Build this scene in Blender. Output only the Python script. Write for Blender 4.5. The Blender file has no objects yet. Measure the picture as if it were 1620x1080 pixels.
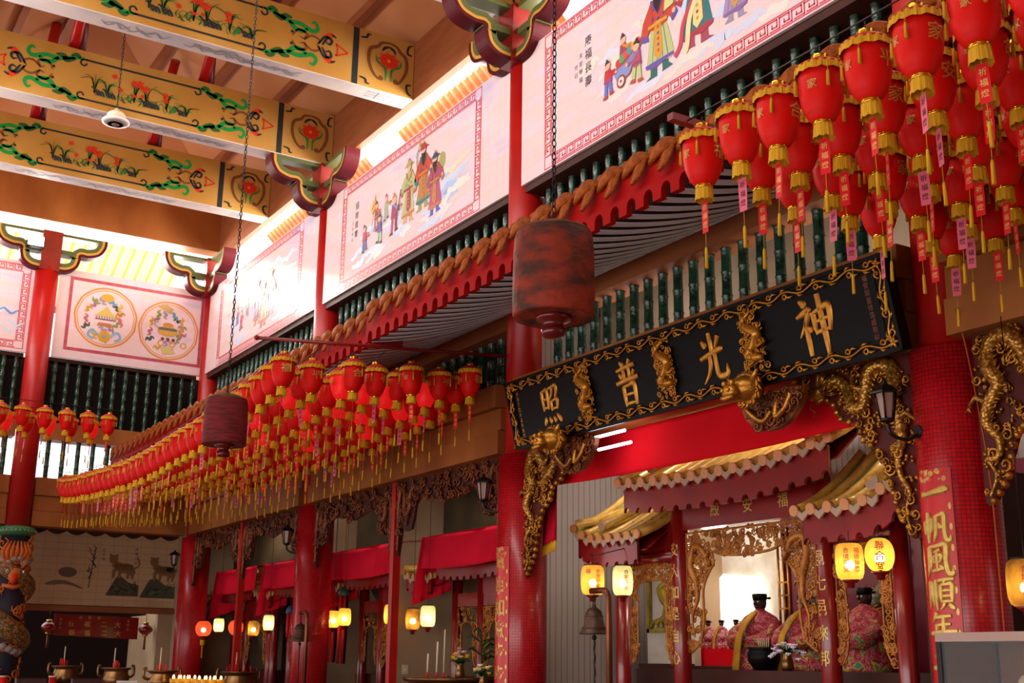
import bpy, math, random
from mathutils import Vector, Matrix

PI = math.pi
S = bpy.context.scene
COL = S.collection
R = random.Random(7)

# ------------------------------------------------------------------ camera
cam_d = bpy.data.cameras.new('camera')
cam = bpy.data.objects.new('camera', cam_d)
COL.objects.link(cam)
S.camera = cam
cam_d.sensor_fit = 'HORIZONTAL'
cam_d.sensor_width = 36.0
cam_d.lens = 1909.93 / 1620 * 36.0
cam_d.clip_start = 0.05
cam_d.clip_end = 500
cam.matrix_world = (Matrix.Translation((0, 0, 1.6)) @ Matrix.Rotation(1.0161045, 4, 'Z')
                    @ Matrix.Rotation(1.8313121, 4, 'X') @ Matrix.Rotation(0.0126247, 4, 'Z'))

# ------------------------------------------------------------------ view / sky / daylight
S.view_settings.view_transform = 'Standard'
S.view_settings.look = 'None'
S.view_settings.exposure = 0.25
S.view_settings.gamma = 1.0
S.view_settings.use_curve_mapping = False

world = bpy.data.worlds.new('sky')
S.world = world
world.use_nodes = True
wn = world.node_tree.nodes
wn['Background'].inputs[0].default_value = (1.0, 0.97, 0.95, 1)
wn['Background'].inputs[1].default_value = 1.9


def area_light(name, loc, target, sx, sy, power, color=(1, 1, 1), spread=None):
    d = bpy.data.lights.new(name, 'AREA')
    d.shape = 'RECTANGLE'
    d.size, d.size_y = sx, sy
    d.energy = power
    d.color = color
    if spread:
        d.spread = spread
    o = bpy.data.objects.new(name, d)
    COL.objects.link(o)
    o.location = loc
    o.rotation_euler = (Vector(target) - Vector(loc)).to_track_quat('-Z', 'Y').to_euler()
    return o


def point_light(name, loc, power, color, radius=0.05):
    d = bpy.data.lights.new(name, 'POINT')
    d.energy = power
    d.color = color
    d.shadow_soft_size = radius
    o = bpy.data.objects.new(name, d)
    COL.objects.link(o)
    o.location = loc
    return o


# daylight entering through the open clerestory of the street side and through the open front
area_light('daylight_clerestory_front', (-14, 0.4, 10.0), (-14, 8, 8.2), 24, 1.2, 1080, (1, 0.95, 0.93))
area_light('daylight_clerestory_far', (-26.8, 4.5, 10.2), (-14, 4.5, 10.6), 6.0, 0.7, 420, (1, 0.93, 0.85))
area_light('daylight_clerestory_side', (-14, 8.8, 10.05), (-14, 2, 11.5), 24, 0.6, 1100, (1, 0.92, 0.84))
area_light('daylight_entrance', (-8, -3.1, 1.7), (-11, 8, 3.6), 16, 3.0, 300, (1, 0.96, 0.94))


# ------------------------------------------------------------------ colours and materials
def lin(h):
    h = h.lstrip('#')
    o = []
    for i in (0, 2, 4):
        c = int(h[i:i + 2], 16) / 255
        o.append(c / 12.92 if c <= 0.04045 else ((c + 0.055) / 1.055) ** 2.4)
    return (*o, 1.0)


def mat(name, col, rough=0.5, metal=0.0, col2=None, spec=None, scale=6.0, detail=4.0, bump=0.0, bscale=None, stretch=None,
        emit=None, estr=0.0, contrast=(0.35, 0.65), coat=0.0, trans=0.0):
    m = bpy.data.materials.new(name)
    m.use_nodes = True
    nt = m.node_tree
    b = nt.nodes['Principled BSDF']
    b.inputs['Base Color'].default_value = lin(col)
    b.inputs['Roughness'].default_value = rough
    b.inputs['Metallic'].default_value = metal
    if rough >= 0.45 and not metal:
        b.inputs['Specular IOR Level'].default_value = 0.2 if spec is None else spec
    if coat:
        b.inputs['Coat Weight'].default_value = coat
        b.inputs['Coat Roughness'].default_value = 0.1
    if trans:
        b.inputs['Transmission Weight'].default_value = trans
    tc = mp = None
    if col2 or bump:
        tc = nt.nodes.new('ShaderNodeTexCoord')
        mp = nt.nodes.new('ShaderNodeMapping')
        if stretch:
            mp.inputs['Scale'].default_value = stretch
        nt.links.new(tc.outputs['Object'], mp.inputs['Vector'])
    if col2:
        n = nt.nodes.new('ShaderNodeTexNoise')
        n.inputs['Scale'].default_value = scale
        n.inputs['Detail'].default_value = detail
        nt.links.new(mp.outputs[0], n.inputs['Vector'])
        r = nt.nodes.new('ShaderNodeValToRGB')
        r.color_ramp.elements[0].position = contrast[0]
        r.color_ramp.elements[1].position = contrast[1]
        r.color_ramp.elements[0].color = lin(col)
        r.color_ramp.elements[1].color = lin(col2)
        nt.links.new(n.outputs['Fac'], r.inputs['Fac'])
        nt.links.new(r.outputs['Color'], b.inputs['Base Color'])
    if bump:
        n2 = nt.nodes.new('ShaderNodeTexNoise')
        n2.inputs['Scale'].default_value = bscale or scale * 4
        n2.inputs['Detail'].default_value = 5
        nt.links.new(mp.outputs[0], n2.inputs['Vector'])
        bp = nt.nodes.new('ShaderNodeBump')
        bp.inputs['Strength'].default_value = bump
        bp.inputs['Distance'].default_value = 0.02
        nt.links.new(n2.outputs['Fac'], bp.inputs['Height'])
        nt.links.new(bp.outputs[0], b.inputs['Normal'])
    if emit:
        b.inputs['Emission Color'].default_value = lin(emit)
        b.inputs['Emission Strength'].default_value = estr
    return m


def mat_grid(name, col, gap, sx, sy, col2=None, rough=0.25, mortar=0.06, offset=0.0, coord='UV', bump=0.3, tint=None, smooth=0.1):
    """brick-grid material: coord UV (metres) or Object"""
    m = bpy.data.materials.new(name)
    m.use_nodes = True
    nt = m.node_tree
    b = nt.nodes['Principled BSDF']
    b.inputs['Roughness'].default_value = rough
    tc = nt.nodes.new('ShaderNodeTexCoord')
    br = nt.nodes.new('ShaderNodeTexBrick')
    br.offset = offset
    br.inputs['Scale'].default_value = 1.0
    br.inputs['Brick Width'].default_value = sx
    br.inputs['Row Height'].default_value = sy
    br.inputs['Mortar Size'].default_value = mortar * sx
    br.inputs['Mortar Smooth'].default_value = smooth
    br.inputs['Color1'].default_value = lin(col)
    br.inputs['Color2'].default_value = lin(col2 or col)
    br.inputs['Mortar'].default_value = lin(gap)
    nt.links.new(tc.outputs[coord], br.inputs['Vector'])
    out = br.outputs['Color']
    if tint:
        n = nt.nodes.new('ShaderNodeTexNoise')
        n.inputs['Scale'].default_value = tint[1]
        n.inputs['Detail'].default_value = 5
        mp = nt.nodes.new('ShaderNodeMapping')
        mp.inputs['Scale'].default_value = tint[3] if len(tint) > 3 else (1, 1, 1)
        nt.links.new(tc.outputs[coord], mp.inputs['Vector'])
        nt.links.new(mp.outputs[0], n.inputs['Vector'])
        rp = nt.nodes.new('ShaderNodeValToRGB')
        cols = tint[0]
        e = rp.color_ramp.elements
        e[0].position, e[1].position = 0.3, 0.7
        e[0].color, e[1].color = lin(cols[0]), lin(cols[-1])
        for k, c in enumerate(cols[1:-1]):
            q = e.new(0.3 + 0.4 * (k + 1) / (len(cols) - 1))
            q.color = lin(c)
        nt.links.new(n.outputs['Fac'], rp.inputs['Fac'])
        mx = nt.nodes.new('ShaderNodeMix')
        mx.data_type = 'RGBA'
        mx.blend_type = 'MULTIPLY'
        mx.inputs[0].default_value = tint[2]
        nt.links.new(out, mx.inputs[6])
        nt.links.new(rp.outputs['Color'], mx.inputs[7])
        out = mx.outputs[2]
    nt.links.new(out, b.inputs['Base Color'])
    if bump:
        bp = nt.nodes.new('ShaderNodeBump')
        bp.inputs['Strength'].default_value = bump
        bp.inputs['Distance'].default_value = 0.01
        bp.invert = True
        nt.links.new(br.outputs['Fac'], bp.inputs['Height'])
        nt.links.new(bp.outputs[0], b.inputs['Normal'])
    return m


def mat_scales(name, col, col2, size=30, rough=0.35, metal=0.0, bump=0.6):
    m = bpy.data.materials.new(name)
    m.use_nodes = True
    nt = m.node_tree
    b = nt.nodes['Principled BSDF']
    b.inputs['Roughness'].default_value = rough
    b.inputs['Metallic'].default_value = metal
    tc = nt.nodes.new('ShaderNodeTexCoord')
    v = nt.nodes.new('ShaderNodeTexVoronoi')
    v.inputs['Scale'].default_value = size
    nt.links.new(tc.outputs['Object'], v.inputs['Vector'])
    r = nt.nodes.new('ShaderNodeValToRGB')
    r.color_ramp.elements[0].position = 0.15
    r.color_ramp.elements[1].position = 0.6
    r.color_ramp.elements[0].color = lin(col)
    r.color_ramp.elements[1].color = lin(col2)
    nt.links.new(v.outputs['Distance'], r.inputs['Fac'])
    nt.links.new(r.outputs['Color'], b.inputs['Base Color'])
    bp = nt.nodes.new('ShaderNodeBump')
    bp.inputs['Strength'].default_value = bump
    bp.inputs['Distance'].default_value = 0.01
    bp.invert = True
    nt.links.new(v.outputs['Distance'], bp.inputs['Height'])
    nt.links.new(bp.outputs[0], b.inputs['Normal'])
    return m


def mat_patches(name, cols, scale=9, rough=0.7, bump=0.3):
    m = bpy.data.materials.new(name)
    m.use_nodes = True
    nt = m.node_tree
    b = nt.nodes['Principled BSDF']
    b.inputs['Roughness'].default_value = rough
    tc = nt.nodes.new('ShaderNodeTexCoord')
    n = nt.nodes.new('ShaderNodeTexNoise')
    n.inputs['Scale'].default_value = scale
    n.inputs['Detail'].default_value = 3
    n.inputs['Distortion'].default_value = 1.5
    nt.links.new(tc.outputs['Object'], n.inputs['Vector'])
    r = nt.nodes.new('ShaderNodeValToRGB')
    r.color_ramp.interpolation = 'CONSTANT'
    e = r.color_ramp.elements
    k = len(cols)
    e[0].position, e[0].color = 0.0, lin(cols[0])
    e[1].position, e[1].color = 0.32, lin(cols[1])
    for i in range(2, k):
        q = e.new(0.32 + 0.36 * (i - 1) / (k - 1))
        q.color = lin(cols[i])
    nt.links.new(n.outputs['Fac'], r.inputs['Fac'])
    nt.links.new(r.outputs['Color'], b.inputs['Base Color'])
    if bump:
        bp = nt.nodes.new('ShaderNodeBump')
        bp.inputs['Strength'].default_value = bump
        bp.inputs['Distance'].default_value = 0.02
        nt.links.new(n.outputs['Fac'], bp.inputs['Height'])
        nt.links.new(bp.outputs[0], b.inputs['Normal'])
    return m


M = {}
M['red_paint'] = mat('red_paint', '#c0160f', 0.38, col2='#a8120e', scale=2)
M['red_dark'] = mat('red_lacquer_dark', '#8e1512', 0.3, col2='#7a100f', scale=3, coat=0.4)
M['red_board'] = mat('red_board', '#a01210', 0.55, spec=.03, col2='#960f0d', scale=2)
M['mosaic'] = mat_grid('red_mosaic', '#c8101a', '#58181c', 0.034, 0.034, col2='#b40c16', rough=0.25, mortar=0.075, bump=0.25)
M['mosaic_dark'] = M['mosaic']
M['tile_white'] = mat_grid('white_mural_tile', '#f6e4ea', '#e8d4da', 0.2, 0.2, rough=0.12, mortar=0.012, coord='UV', bump=0.05,
                           tint=(['#c9d3ee', '#fbeff2', '#f6ead8', '#fdf0f4', '#d3dcf4'], 0.9, 0.7, (0.5, 2.2, 1)))
M['tile_pink'] = mat_grid('plain_mural_tile', '#f0dadb', '#c8b4b8', 0.2, 0.2, rough=0.15, mortar=0.02, coord='UV', bump=0.05)
M['key_red'] = mat('border_red', '#d83848', 0.4)
M['key_pink'] = mat('border_pink', '#c95a68', 0.4, col2='#b84858', scale=9)
M['wood_brown'] = mat('brown_timber', '#9a5a34', 0.55, col2='#8a4c2a', scale=1.2, stretch=(1, 1, 6), detail=6)
M['wood_orange'] = mat('orange_timber', '#b06c34', 0.5, col2='#8e5024', scale=1.0, detail=7, stretch=(1, 1, 0.5))
M['wood_dark'] = mat('dark_timber', '#4a2418', 0.5, col2='#3a1a12', scale=2)
M['near_black'] = mat('black_brown_board', '#160c0a', 0.6)
M['ceil'] = mat('ceiling_board', '#c88a5c', 0.6, col2='#b4764a', scale=0.6, detail=6)
M['beam_face'] = mat('beam_ochre_paint', '#c4944a', 0.45, col2='#b07c34', scale=0.8, detail=6)
M['beam_soffit'] = mat('beam_white_soffit', '#d8cac0', 0.5, col2='#b9b4b8', scale=1.3, contrast=(0.45, 0.7), detail=7)
M['purple'] = mat('maroon_post', '#6a1a2c', 0.4)
M['green'] = mat('painted_green', '#1c8a3a', 0.5)
M['green_dk'] = mat('painted_dark_green', '#2f5a2c', 0.5)
M['ink'] = mat('painted_ink', '#2c3030', 0.5)
M['flower_red'] = mat('painted_red', '#d8341c', 0.5)
M['bamboo'] = mat('green_glazed_bamboo', '#1d4a34', 0.18, col2='#0e2a1e', scale=14, detail=6, contrast=(0.42, 0.62), bump=0.5, bscale=30, coat=0.3)
M['tan_wall'] = mat('tan_plaster', '#b89c7c', 0.8, col2='#9a8064', scale=0.8, detail=8)
M['floor'] = mat_grid('floor_tile', '#7a4a3c', '#4a3028', 0.4, 0.4, rough=0.35, coord='Object', mortar=0.02)
M['gold'] = mat('carved_gold', '#c98a2e', 0.32, 0.75, col2='#8e5718', scale=8, bump=0.25, bscale=50)
M['gold_bright'] = mat('bright_gold_leaf', '#d9972e', 0.3, 0.5, col2='#b9741c', scale=12)
M['gold_paint'] = mat('gold_lettering', '#d9b25a', 0.35, 0.35, col2='#c49a44', scale=30)
M['gold_metal'] = mat('brass_collar', '#d9a028', 0.2, 0.9)
M['copper_carve'] = mat('brown_gilt_carving', '#8c4a20', 0.4, 0.45, col2='#5e2c14', scale=8, bump=0.3, bscale=50)
M['wood_gilt'] = mat('gilt_wood_screen', '#c07a2a', 0.38, 0.25, col2='#9a5618', scale=10, bump=0.3, bscale=60)
M['dragon_gold'] = mat_scales('gold_dragon_scales', '#dba544', '#8e5a18', 34, 0.3, 0.6)
M['backing'] = mat('maroon_carving_ground', '#4e1812', 0.5)
M['black_lacquer'] = mat('black_lacquer', '#080506', 0.45, col2='#0e0a0b', spec=.12, scale=3, stretch=(1, 1, 12))
M['eave_dark'] = mat('eave_channel_brown', '#2a1614', 0.6)
M['eave_strip'] = mat('eave_grey_blue_strip', '#dfe6f0', 0.35)
M['ceramic_orange'] = mat('orange_glazed_ornament', '#aa5210', 0.5, col2='#7c3a0c', spec=.1, scale=16, bump=0.5, bscale=45)
M['lant_red'] = mat('lantern_red_cloth', '#ea1408', 0.5, col2='#d80f08', scale=3)
M['lant_cap'] = mat('lantern_cap_cloth', '#c82a24', 0.5)
M['fringe'] = mat('yellow_fringe', '#ecb428', 0.7, col2='#cc9418', scale=60, stretch=(1, 1, 0.05), bump=0.5, bscale=90)
M['tag_red'] = mat('red_paper_tag', '#e02028', 0.45)
M['tag_pink'] = mat('pink_paper_tag', '#e86a80', 0.4)
M['tag_gold'] = mat('tag_gold_print', '#e8c060', 0.4, 0.2)
M['tag_black'] = mat('tag_black_ink', '#301418', 0.6)
M['lant_lit'] = mat('lit_red_lantern', '#e01818', 0.4, emit='#ff1a1c', estr=0.35)
M['rust'] = mat('rusty_red_drum', '#943420', 0.6, col2='#4a2c22', scale=5, detail=9, contrast=(0.4, 0.62), bump=0.5, bscale=22, stretch=(1, 1, 1.6))
M['rust_maroon'] = mat('worn_maroon_drum', '#84242a', 0.6, col2='#5a201c', scale=7, detail=8, bump=0.4, bscale=18, stretch=(1, 1, 6))
M['rust_top'] = mat('rust_brown', '#5a3a2a', 0.75, col2='#7a5a44', scale=12, bump=0.4)
M['maroon_gloss'] = mat('maroon_gloss', '#5e1414', 0.25)
M['iron'] = mat('dark_iron', '#241c1a', 0.5, 0.5)
M['black'] = mat('black_metal', '#16110f', 0.4, 0.3)
M['lamp_glass'] = mat('frosted_lamp_glass', '#a07868', 0.3)
M['cloth_red'] = mat('bright_red_cloth', '#e01420', 0.75, spec=.05, col2='#d4101c', scale=1.5)
M['cloth_pinkred'] = mat('crimson_cloth', '#e01c38', 0.75, spec=.05, col2='#c81026', scale=1.5)
M['roof_yellow'] = mat('yellow_glazed_tile', '#e0b050', 0.25, col2='#c48c34', scale=7, coat=0.4)
M['roof_green'] = mat('green_glazed_tile', '#8a9464', 0.25, col2='#a8a468', scale=6, coat=0.4)
M['tile_orange'] = mat('orange_tile_end', '#cc8448', 0.35)
M['tile_grey'] = mat('pale_drip_tile', '#b09078', 0.4)
M['banner'] = mat('red_couplet_paper', '#d01418', 0.35, col2='#c01014', scale=4)
M['bell'] = mat('aged_bronze_bell', '#6a5240', 0.45, 0.6, col2='#54402e', scale=10)
M['copper_pipe'] = mat('copper_pipe', '#8a4a2c', 0.35, 0.6, col2='#6a3a26', scale=5)
M['bronze'] = mat('bronze_censer', '#8a6238', 0.3, 0.8, col2='#6a4626', scale=5)
M['cream'] = mat('cream_plastic', '#e0cfae', 0.4)
M['white_plastic'] = mat('white_plastic', '#e8e4dc', 0.4)
M['skin_dark'] = mat('dark_carved_face', '#3a2420', 0.5)
M['yellow_sash'] = mat('yellow_sash', '#c8962a', 0.6, col2='#b07c1c', scale=8, bump=0.3)
M['robe'] = mat_patches('embroidered_robe', ['#2f8a90', '#a82030', '#7c1018', '#9c1826', '#c05a68', '#80141e', '#b8962c', '#3a7a60'], 7)
M['robe_small'] = mat_patches('embroidered_small_robe', ['#7a1c24', '#d06878', '#e0b0b0', '#902c38', '#c04858'], 22)
M['white_wall_lit'] = mat('pale_lit_panel', '#e8e4d8', 0.7, col2='#cabfa4', scale=3, detail=6)
M['flower_yellow'] = mat('yellow_petals', '#e0b81c', 0.6)
M['flower_pink'] = mat('pink_petals', '#c88ab8', 0.6)
M['flower_white'] = mat('white_petals', '#e8dce4', 0.6)
M['leaf'] = mat('dark_leaf', '#24461e', 0.5)
def mat_pane(name):
    m = bpy.data.materials.new(name)
    m.use_nodes = True
    nt = m.node_tree
    nt.nodes.remove(nt.nodes['Principled BSDF'])
    t = nt.nodes.new('ShaderNodeBsdfTransparent'); t.inputs[0].default_value = (.92, .9, .88, 1)
    g = nt.nodes.new('ShaderNodeBsdfGlossy'); g.inputs['Roughness'].default_value = .02
    x = nt.nodes.new('ShaderNodeMixShader'); x.inputs[0].default_value = .01
    nt.links.new(t.outputs[0], x.inputs[1]); nt.links.new(g.outputs[0], x.inputs[2])
    nt.links.new(x.outputs[0], nt.nodes['Material Output'].inputs[0])
    return m


M['glass_clear'] = mat_pane('cabinet_glass')
M['case_frame'] = mat('pale_case_frame', '#b08c7c', 0.4)
M['paper_red'] = M['tag_red']
M['candle'] = mat('candle_flame', '#ffd080', 0.5, emit='#ffc060', estr=14)
M['amber'] = mat('amber_oil_glass', '#d89a20', 0.2, col2='#b87814', scale=9, emit='#d88a18', estr=0.25)
M['jade'] = mat('green_ring', '#3c7a4c', 0.35)
M['dragon_orange'] = mat_scales('orange_painted_dragon', '#d87830', '#4a4a28', 24, 0.5)
M['orange_paint'] = mat('orange_paint', '#cc6a2c', 0.5)
M['slate'] = mat('slate_blue_ground', '#2e3440', 0.55, col2='#3c2c38', scale=3)
M['cloud_grey'] = mat('grey_plaster_cloud', '#9a948e', 0.6)
M['mural_tan'] = mat_grid('tan_mural_tile', '#d2b08a', '#b09070', 0.3, 0.15, rough=0.35, mortar=0.015, coord='UV', bump=0.04, tint=(['#c09868', '#fff0e0', '#e0c8b0'], 0.5, 0.5))
M['pict'] = mat('ink_wash_picture', '#a08a74', 0.6, col2='#5a4a3c', scale=3, detail=9, contrast=(0.5, 0.7))
M['sheet'] = mat('orange_translucent_sheet', '#f0a860', 0.5, emit='#f09a50', estr=0.0)
M['sheet_white'] = mat('white_awning', '#f8f0e0', 0.5)
M['spot'] = mat('floodlight_glass', '#ffffff', 0.3, emit='#ffffff', estr=60)
M['tube'] = mat('fluorescent_tube', '#ffffff', 0.3, emit='#e8f0ff', estr=12)


def paint(hexcol):
    k = 'p' + hexcol
    if k not in M:
        M[k] = mat('painted_colour_' + hexcol.lstrip('#'), hexcol, 0.4)
    return M[k]


# ------------------------------------------------------------------ mesh builder
def children_root_offset(p):
    o = Vector((0, 0, 0))
    while p is not None:
        o += p.location
        p = p.parent
    return o


_text_cache = {}


def glyph(ch, bold=0.0, extrude=0.0):
    k = (ch, bold, extrude)
    if k in _text_cache:
        return _text_cache[k]
    c = bpy.data.curves.new('glyph', 'FONT')
    c.body = ch
    c.size = 1.0
    c.offset = bold
    c.extrude = extrude
    c.resolution_u = 3
    o = bpy.data.objects.new('glyph', c)
    COL.objects.link(o)
    dg = bpy.context.evaluated_depsgraph_get()
    me = o.evaluated_get(dg).to_mesh()
    vs = [tuple(v.co) for v in me.vertices]
    fs = [tuple(p.vertices) for p in me.polygons]
    o.evaluated_get(dg).to_mesh_clear()
    bpy.data.objects.remove(o)
    bpy.data.curves.remove(c)
    if vs:
        x0 = min(v[0] for v in vs); x1 = max(v[0] for v in vs)
        y0 = min(v[1] for v in vs); y1 = max(v[1] for v in vs)
        s = 1.0 / max(x1 - x0, y1 - y0, 1e-6)
        vs = [((v[0] - (x0 + x1) / 2) * s, (v[1] - (y0 + y1) / 2) * s, v[2]) for v in vs]
    _text_cache[k] = (vs, fs)
    return vs, fs


def perp(d):
    a = Vector((0, 0, 1)) if abs(d.z) < 0.9 else Vector((1, 0, 0))
    u = d.cross(a).normalized()
    return u, d.cross(u).normalized()


class MB:
    def __init__(self):
        self.v, self.f, self.mi, self.sm = [], [], [], []
        self.mats, self.uvs = [], {}

    def m(self, mt):
        if mt not in self.mats:
            self.mats.append(mt)
        return self.mats.index(mt)

    def add(self, vs, fs, mt, smooth=False, flip=False):
        b = len(self.v)
        self.v += [tuple(q) for q in vs]
        k = self.m(mt)
        for f in fs:
            g = tuple(i + b for i in f)
            self.f.append(g[::-1] if flip else g)
            self.mi.append(k)
            self.sm.append(smooth)
        return b

    def box(self, x0, x1, y0, y1, z0, z1, mt):
        vs = [(x, y, z) for x in (x0, x1) for y in (y0, y1) for z in (z0, z1)]
        fs = [(0, 1, 3, 2), (4, 6, 7, 5), (0, 4, 5, 1), (2, 3, 7, 6), (0, 2, 6, 4), (1, 5, 7, 3)]
        self.add(vs, fs, mt)
        return self

    def rbox(self, c, ux, uy, uz, mt):
        c = Vector(c); ux = Vector(ux); uy = Vector(uy); uz = Vector(uz)
        vs = [c + ux * i + uy * j + uz * k for i in (-1, 1) for j in (-1, 1) for k in (-1, 1)]
        fs = [(0, 1, 3, 2), (4, 6, 7, 5), (0, 4, 5, 1), (2, 3, 7, 6), (0, 2, 6, 4), (1, 5, 7, 3)]
        self.add(vs, fs, mt)
        return self

    def tube(self, pts, r, mt, n=8, closed=False, caps=True, flat=None, smooth=True):
        P = [Vector(p) for p in pts]
        k = len(P)
        if not hasattr(r, '__len__'):
            r = [r] * k
        vs, fs = [], []
        pu = None
        for i, p in enumerate(P):
            if closed:
                d = P[(i + 1) % k] - P[i - 1]
            else:
                d = P[min(i + 1, k - 1)] - P[max(i - 1, 0)]
            if d.length < 1e-9:
                d = Vector((0, 0, 1))
            d.normalize()
            if pu is None:
                u, w = perp(d)
            else:
                u = pu - d * pu.dot(d)
                if u.length < 1e-6:
                    u, w = perp(d)
                u.normalize()
                w = d.cross(u)
            pu = u
            for j in range(n):
                a = 2 * PI * j / n
                vs.append(p + u * (math.cos(a) * r[i]) + w * (math.sin(a) * r[i]))
        for i in range(k if closed else k - 1):
            for j in range(n):
                a, b = i * n + j, i * n + (j + 1) % n
                c, e = ((i + 1) % k) * n + (j + 1) % n, ((i + 1) % k) * n + j
                fs.append((a, b, c, e))
        self.add(vs, fs, mt, smooth)
        if caps and not closed:
            b = len(self.v) - len(vs)
            kk = self.m(mt)
            self.f.append(tuple(b + j for j in range(n))[::-1]); self.mi.append(kk); self.sm.append(False)
            self.f.append(tuple(b + (k - 1) * n + j for j in range(n))); self.mi.append(kk); self.sm.append(False)
        return self

    def lathe(self, prof, mt, n=24, c=(0, 0, 0), smooth=True, a0=0.0, a1=2 * PI, uv=False, caps=True, squash=(1, 1)):
        full = abs(a1 - a0 - 2 * PI) < 1e-6
        cols = n if full else n + 1
        vs, fs = [], []
        for (r, z) in prof:
            for j in range(cols):
                a = a0 + (a1 - a0) * j / n
                vs.append((c[0] + r * math.cos(a) * squash[0], c[1] + r * math.sin(a) * squash[1], c[2] + z))
        fb = len(self.f)
        for i in range(len(prof) - 1):
            for j in range(n):
                j2 = (j + 1) % cols
                fs.append((i * cols + j, i * cols + j2, (i + 1) * cols + j2, (i + 1) * cols + j))
        self.add(vs, fs, mt, smooth)
        if uv:
            q = 0
            for i in range(len(prof) - 1):
                for j in range(n):
                    r = max(prof[i][0], 1e-3)
                    u0, u1 = (a0 + (a1 - a0) * j / n) * r, (a0 + (a1 - a0) * (j + 1) / n) * r
                    self.uvs[fb + q] = [(u0, prof[i][1]), (u1, prof[i][1]), (u1, prof[i + 1][1]), (u0, prof[i + 1][1])]
                    q += 1
        if caps and full:
            b = len(self.v) - len(vs)
            kk = self.m(mt)
            if prof[0][0] > 1e-4:
                self.f.append(tuple(b + j for j in range(cols))[::-1]); self.mi.append(kk); self.sm.append(False)
            if prof[-1][0] > 1e-4:
                self.f.append(tuple(b + (len(prof) - 1) * cols + j for j in range(cols))); self.mi.append(kk); self.sm.append(False)
        return self

    def ball(self, c, r, mt, n=8):
        if not hasattr(r, '__len__'):
            r = (r, r, r)
        vs, fs = [], []
        h = max(4, n // 2 + 1)
        for i in range(h + 1):
            t = PI * i / h
            for j in range(n):
                a = 2 * PI * j / n
                vs.append((c[0] + r[0] * math.sin(t) * math.cos(a), c[1] + r[1] * math.sin(t) * math.sin(a), c[2] + r[2] * math.cos(t)))
        for i in range(h):
            for j in range(n):
                fs.append((i * n + j, (i + 1) * n + j, (i + 1) * n + (j + 1) % n, i * n + (j + 1) % n))
        self.add(vs, fs, mt, True)
        return self

    def prism(self, poly, F, w0, w1, mt, side=None):
        """polygon in (u,v), extruded from w0 to w1 in frame F"""
        a = sum(poly[i][0] * poly[(i + 1) % len(poly)][1] - poly[(i + 1) % len(poly)][0] * poly[i][1] for i in range(len(poly)))
        if a < 0:
            poly = poly[::-1]
        n = len(poly)
        vs = [F(u, v, w0) for u, v in poly] + [F(u, v, w1) for u, v in poly]
        self.add(vs, [tuple(range(n, 2 * n)), tuple(range(n))[::-1]], mt)
        b = len(self.v) - 2 * n
        kk = self.m(side or mt)
        for i in range(n):
            j = (i + 1) % n
            self.f.append((b + i, b + j, b + n + j, b + n + i)); self.mi.append(kk); self.sm.append(False)
        return self

    def poly(self, poly, F, w, mt):
        vs = [F(u, v, w) for u, v in poly]
        self.add(vs, [tuple(range(len(poly)))], mt)
        return self

    def rect(self, u0, u1, v0, v1, F, w, mt):
        return self.poly([(u0, v0), (u1, v0), (u1, v1), (u0, v1)], F, w, mt)

    def disc(self, u, v, r, F, w, mt, n=14, r2=None):
        return self.poly([(u + r * math.cos(2 * PI * i / n), v + (r2 or r) * math.sin(2 * PI * i / n)) for i in range(n)], F, w, mt)

    def ribbon(self, pts, wd, F, w, mt):
        k = len(pts)
        if not hasattr(wd, '__len__'):
            wd = [wd] * k
        vs = []
        for i in range(k):
            a, b = pts[max(i - 1, 0)], pts[min(i + 1, k - 1)]
            dx, dy = b[0] - a[0], b[1] - a[1]
            l = math.hypot(dx, dy) or 1
            nx, ny = -dy / l * wd[i] / 2, dx / l * wd[i] / 2
            vs += [F(pts[i][0] + nx, pts[i][1] + ny, w), F(pts[i][0] - nx, pts[i][1] - ny, w)]
        self.add(vs, [(2 * i, 2 * i + 1, 2 * i + 3, 2 * i + 2) for i in range(k - 1)], mt)
        return self

    def char(self, ch, u, v, size, F, w, mt, bold=0.012, sx=1.0, extrude=0.0, shear=0.0, sy=1.0):
        vs, fs = glyph(ch, bold, extrude)
        self.add([F(u + (x * sx + y * shear) * size, v + y * size * sy, w + z) for x, y, z in vs], fs, mt)
        return self

    def build(self, name, parent=None, local=False, pivot=None):
        me = bpy.data.meshes.new(name)
        o = bpy.data.objects.new(name, me)
        COL.objects.link(o)
        vs = [Vector(q) for q in self.v]
        if parent is not None:
            o.parent = parent
            if not local:
                off = children_root_offset(parent)
                vs = [q - off for q in vs]
        elif not local:
            if pivot is None:
                xs = [q.x for q in vs]; ys = [q.y for q in vs]; zs = [q.z for q in vs]
                pivot = Vector(((min(xs) + max(xs)) / 2, (min(ys) + max(ys)) / 2, min(zs)))
            pivot = Vector(pivot)
            o.location = pivot
            vs = [q - pivot for q in vs]
        me.from_pydata([tuple(q) for q in vs], [], self.f)
        for mt in self.mats:
            me.materials.append(mt)
        me.polygons.foreach_set('material_index', self.mi)
        me.polygons.foreach_set('use_smooth', self.sm)
        if self.uvs:
            ul = me.uv_layers.new(name='uv')
            for fi, uvl in self.uvs.items():
                p = me.polygons[fi]
                for li, q in zip(p.loop_indices, uvl):
                    ul.data[li].uv = q
        me.update()
        return o


def tag(o, label=None, cat=None, group=None, kind=None):
    if label: o['label'] = label
    if cat: o['category'] = cat
    if group: o['group'] = group
    if kind: o['kind'] = kind
    return o


def empty(name, loc, label=None, cat=None, group=None, rz=0.0, kind='thing'):
    o = bpy.data.objects.new(name, None)
    COL.objects.link(o)
    o.location = loc
    o.rotation_euler = (0, 0, rz)
    o.empty_display_size = 0.1
    return tag(o, label, cat, group, kind)


KIDS = {}


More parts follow.
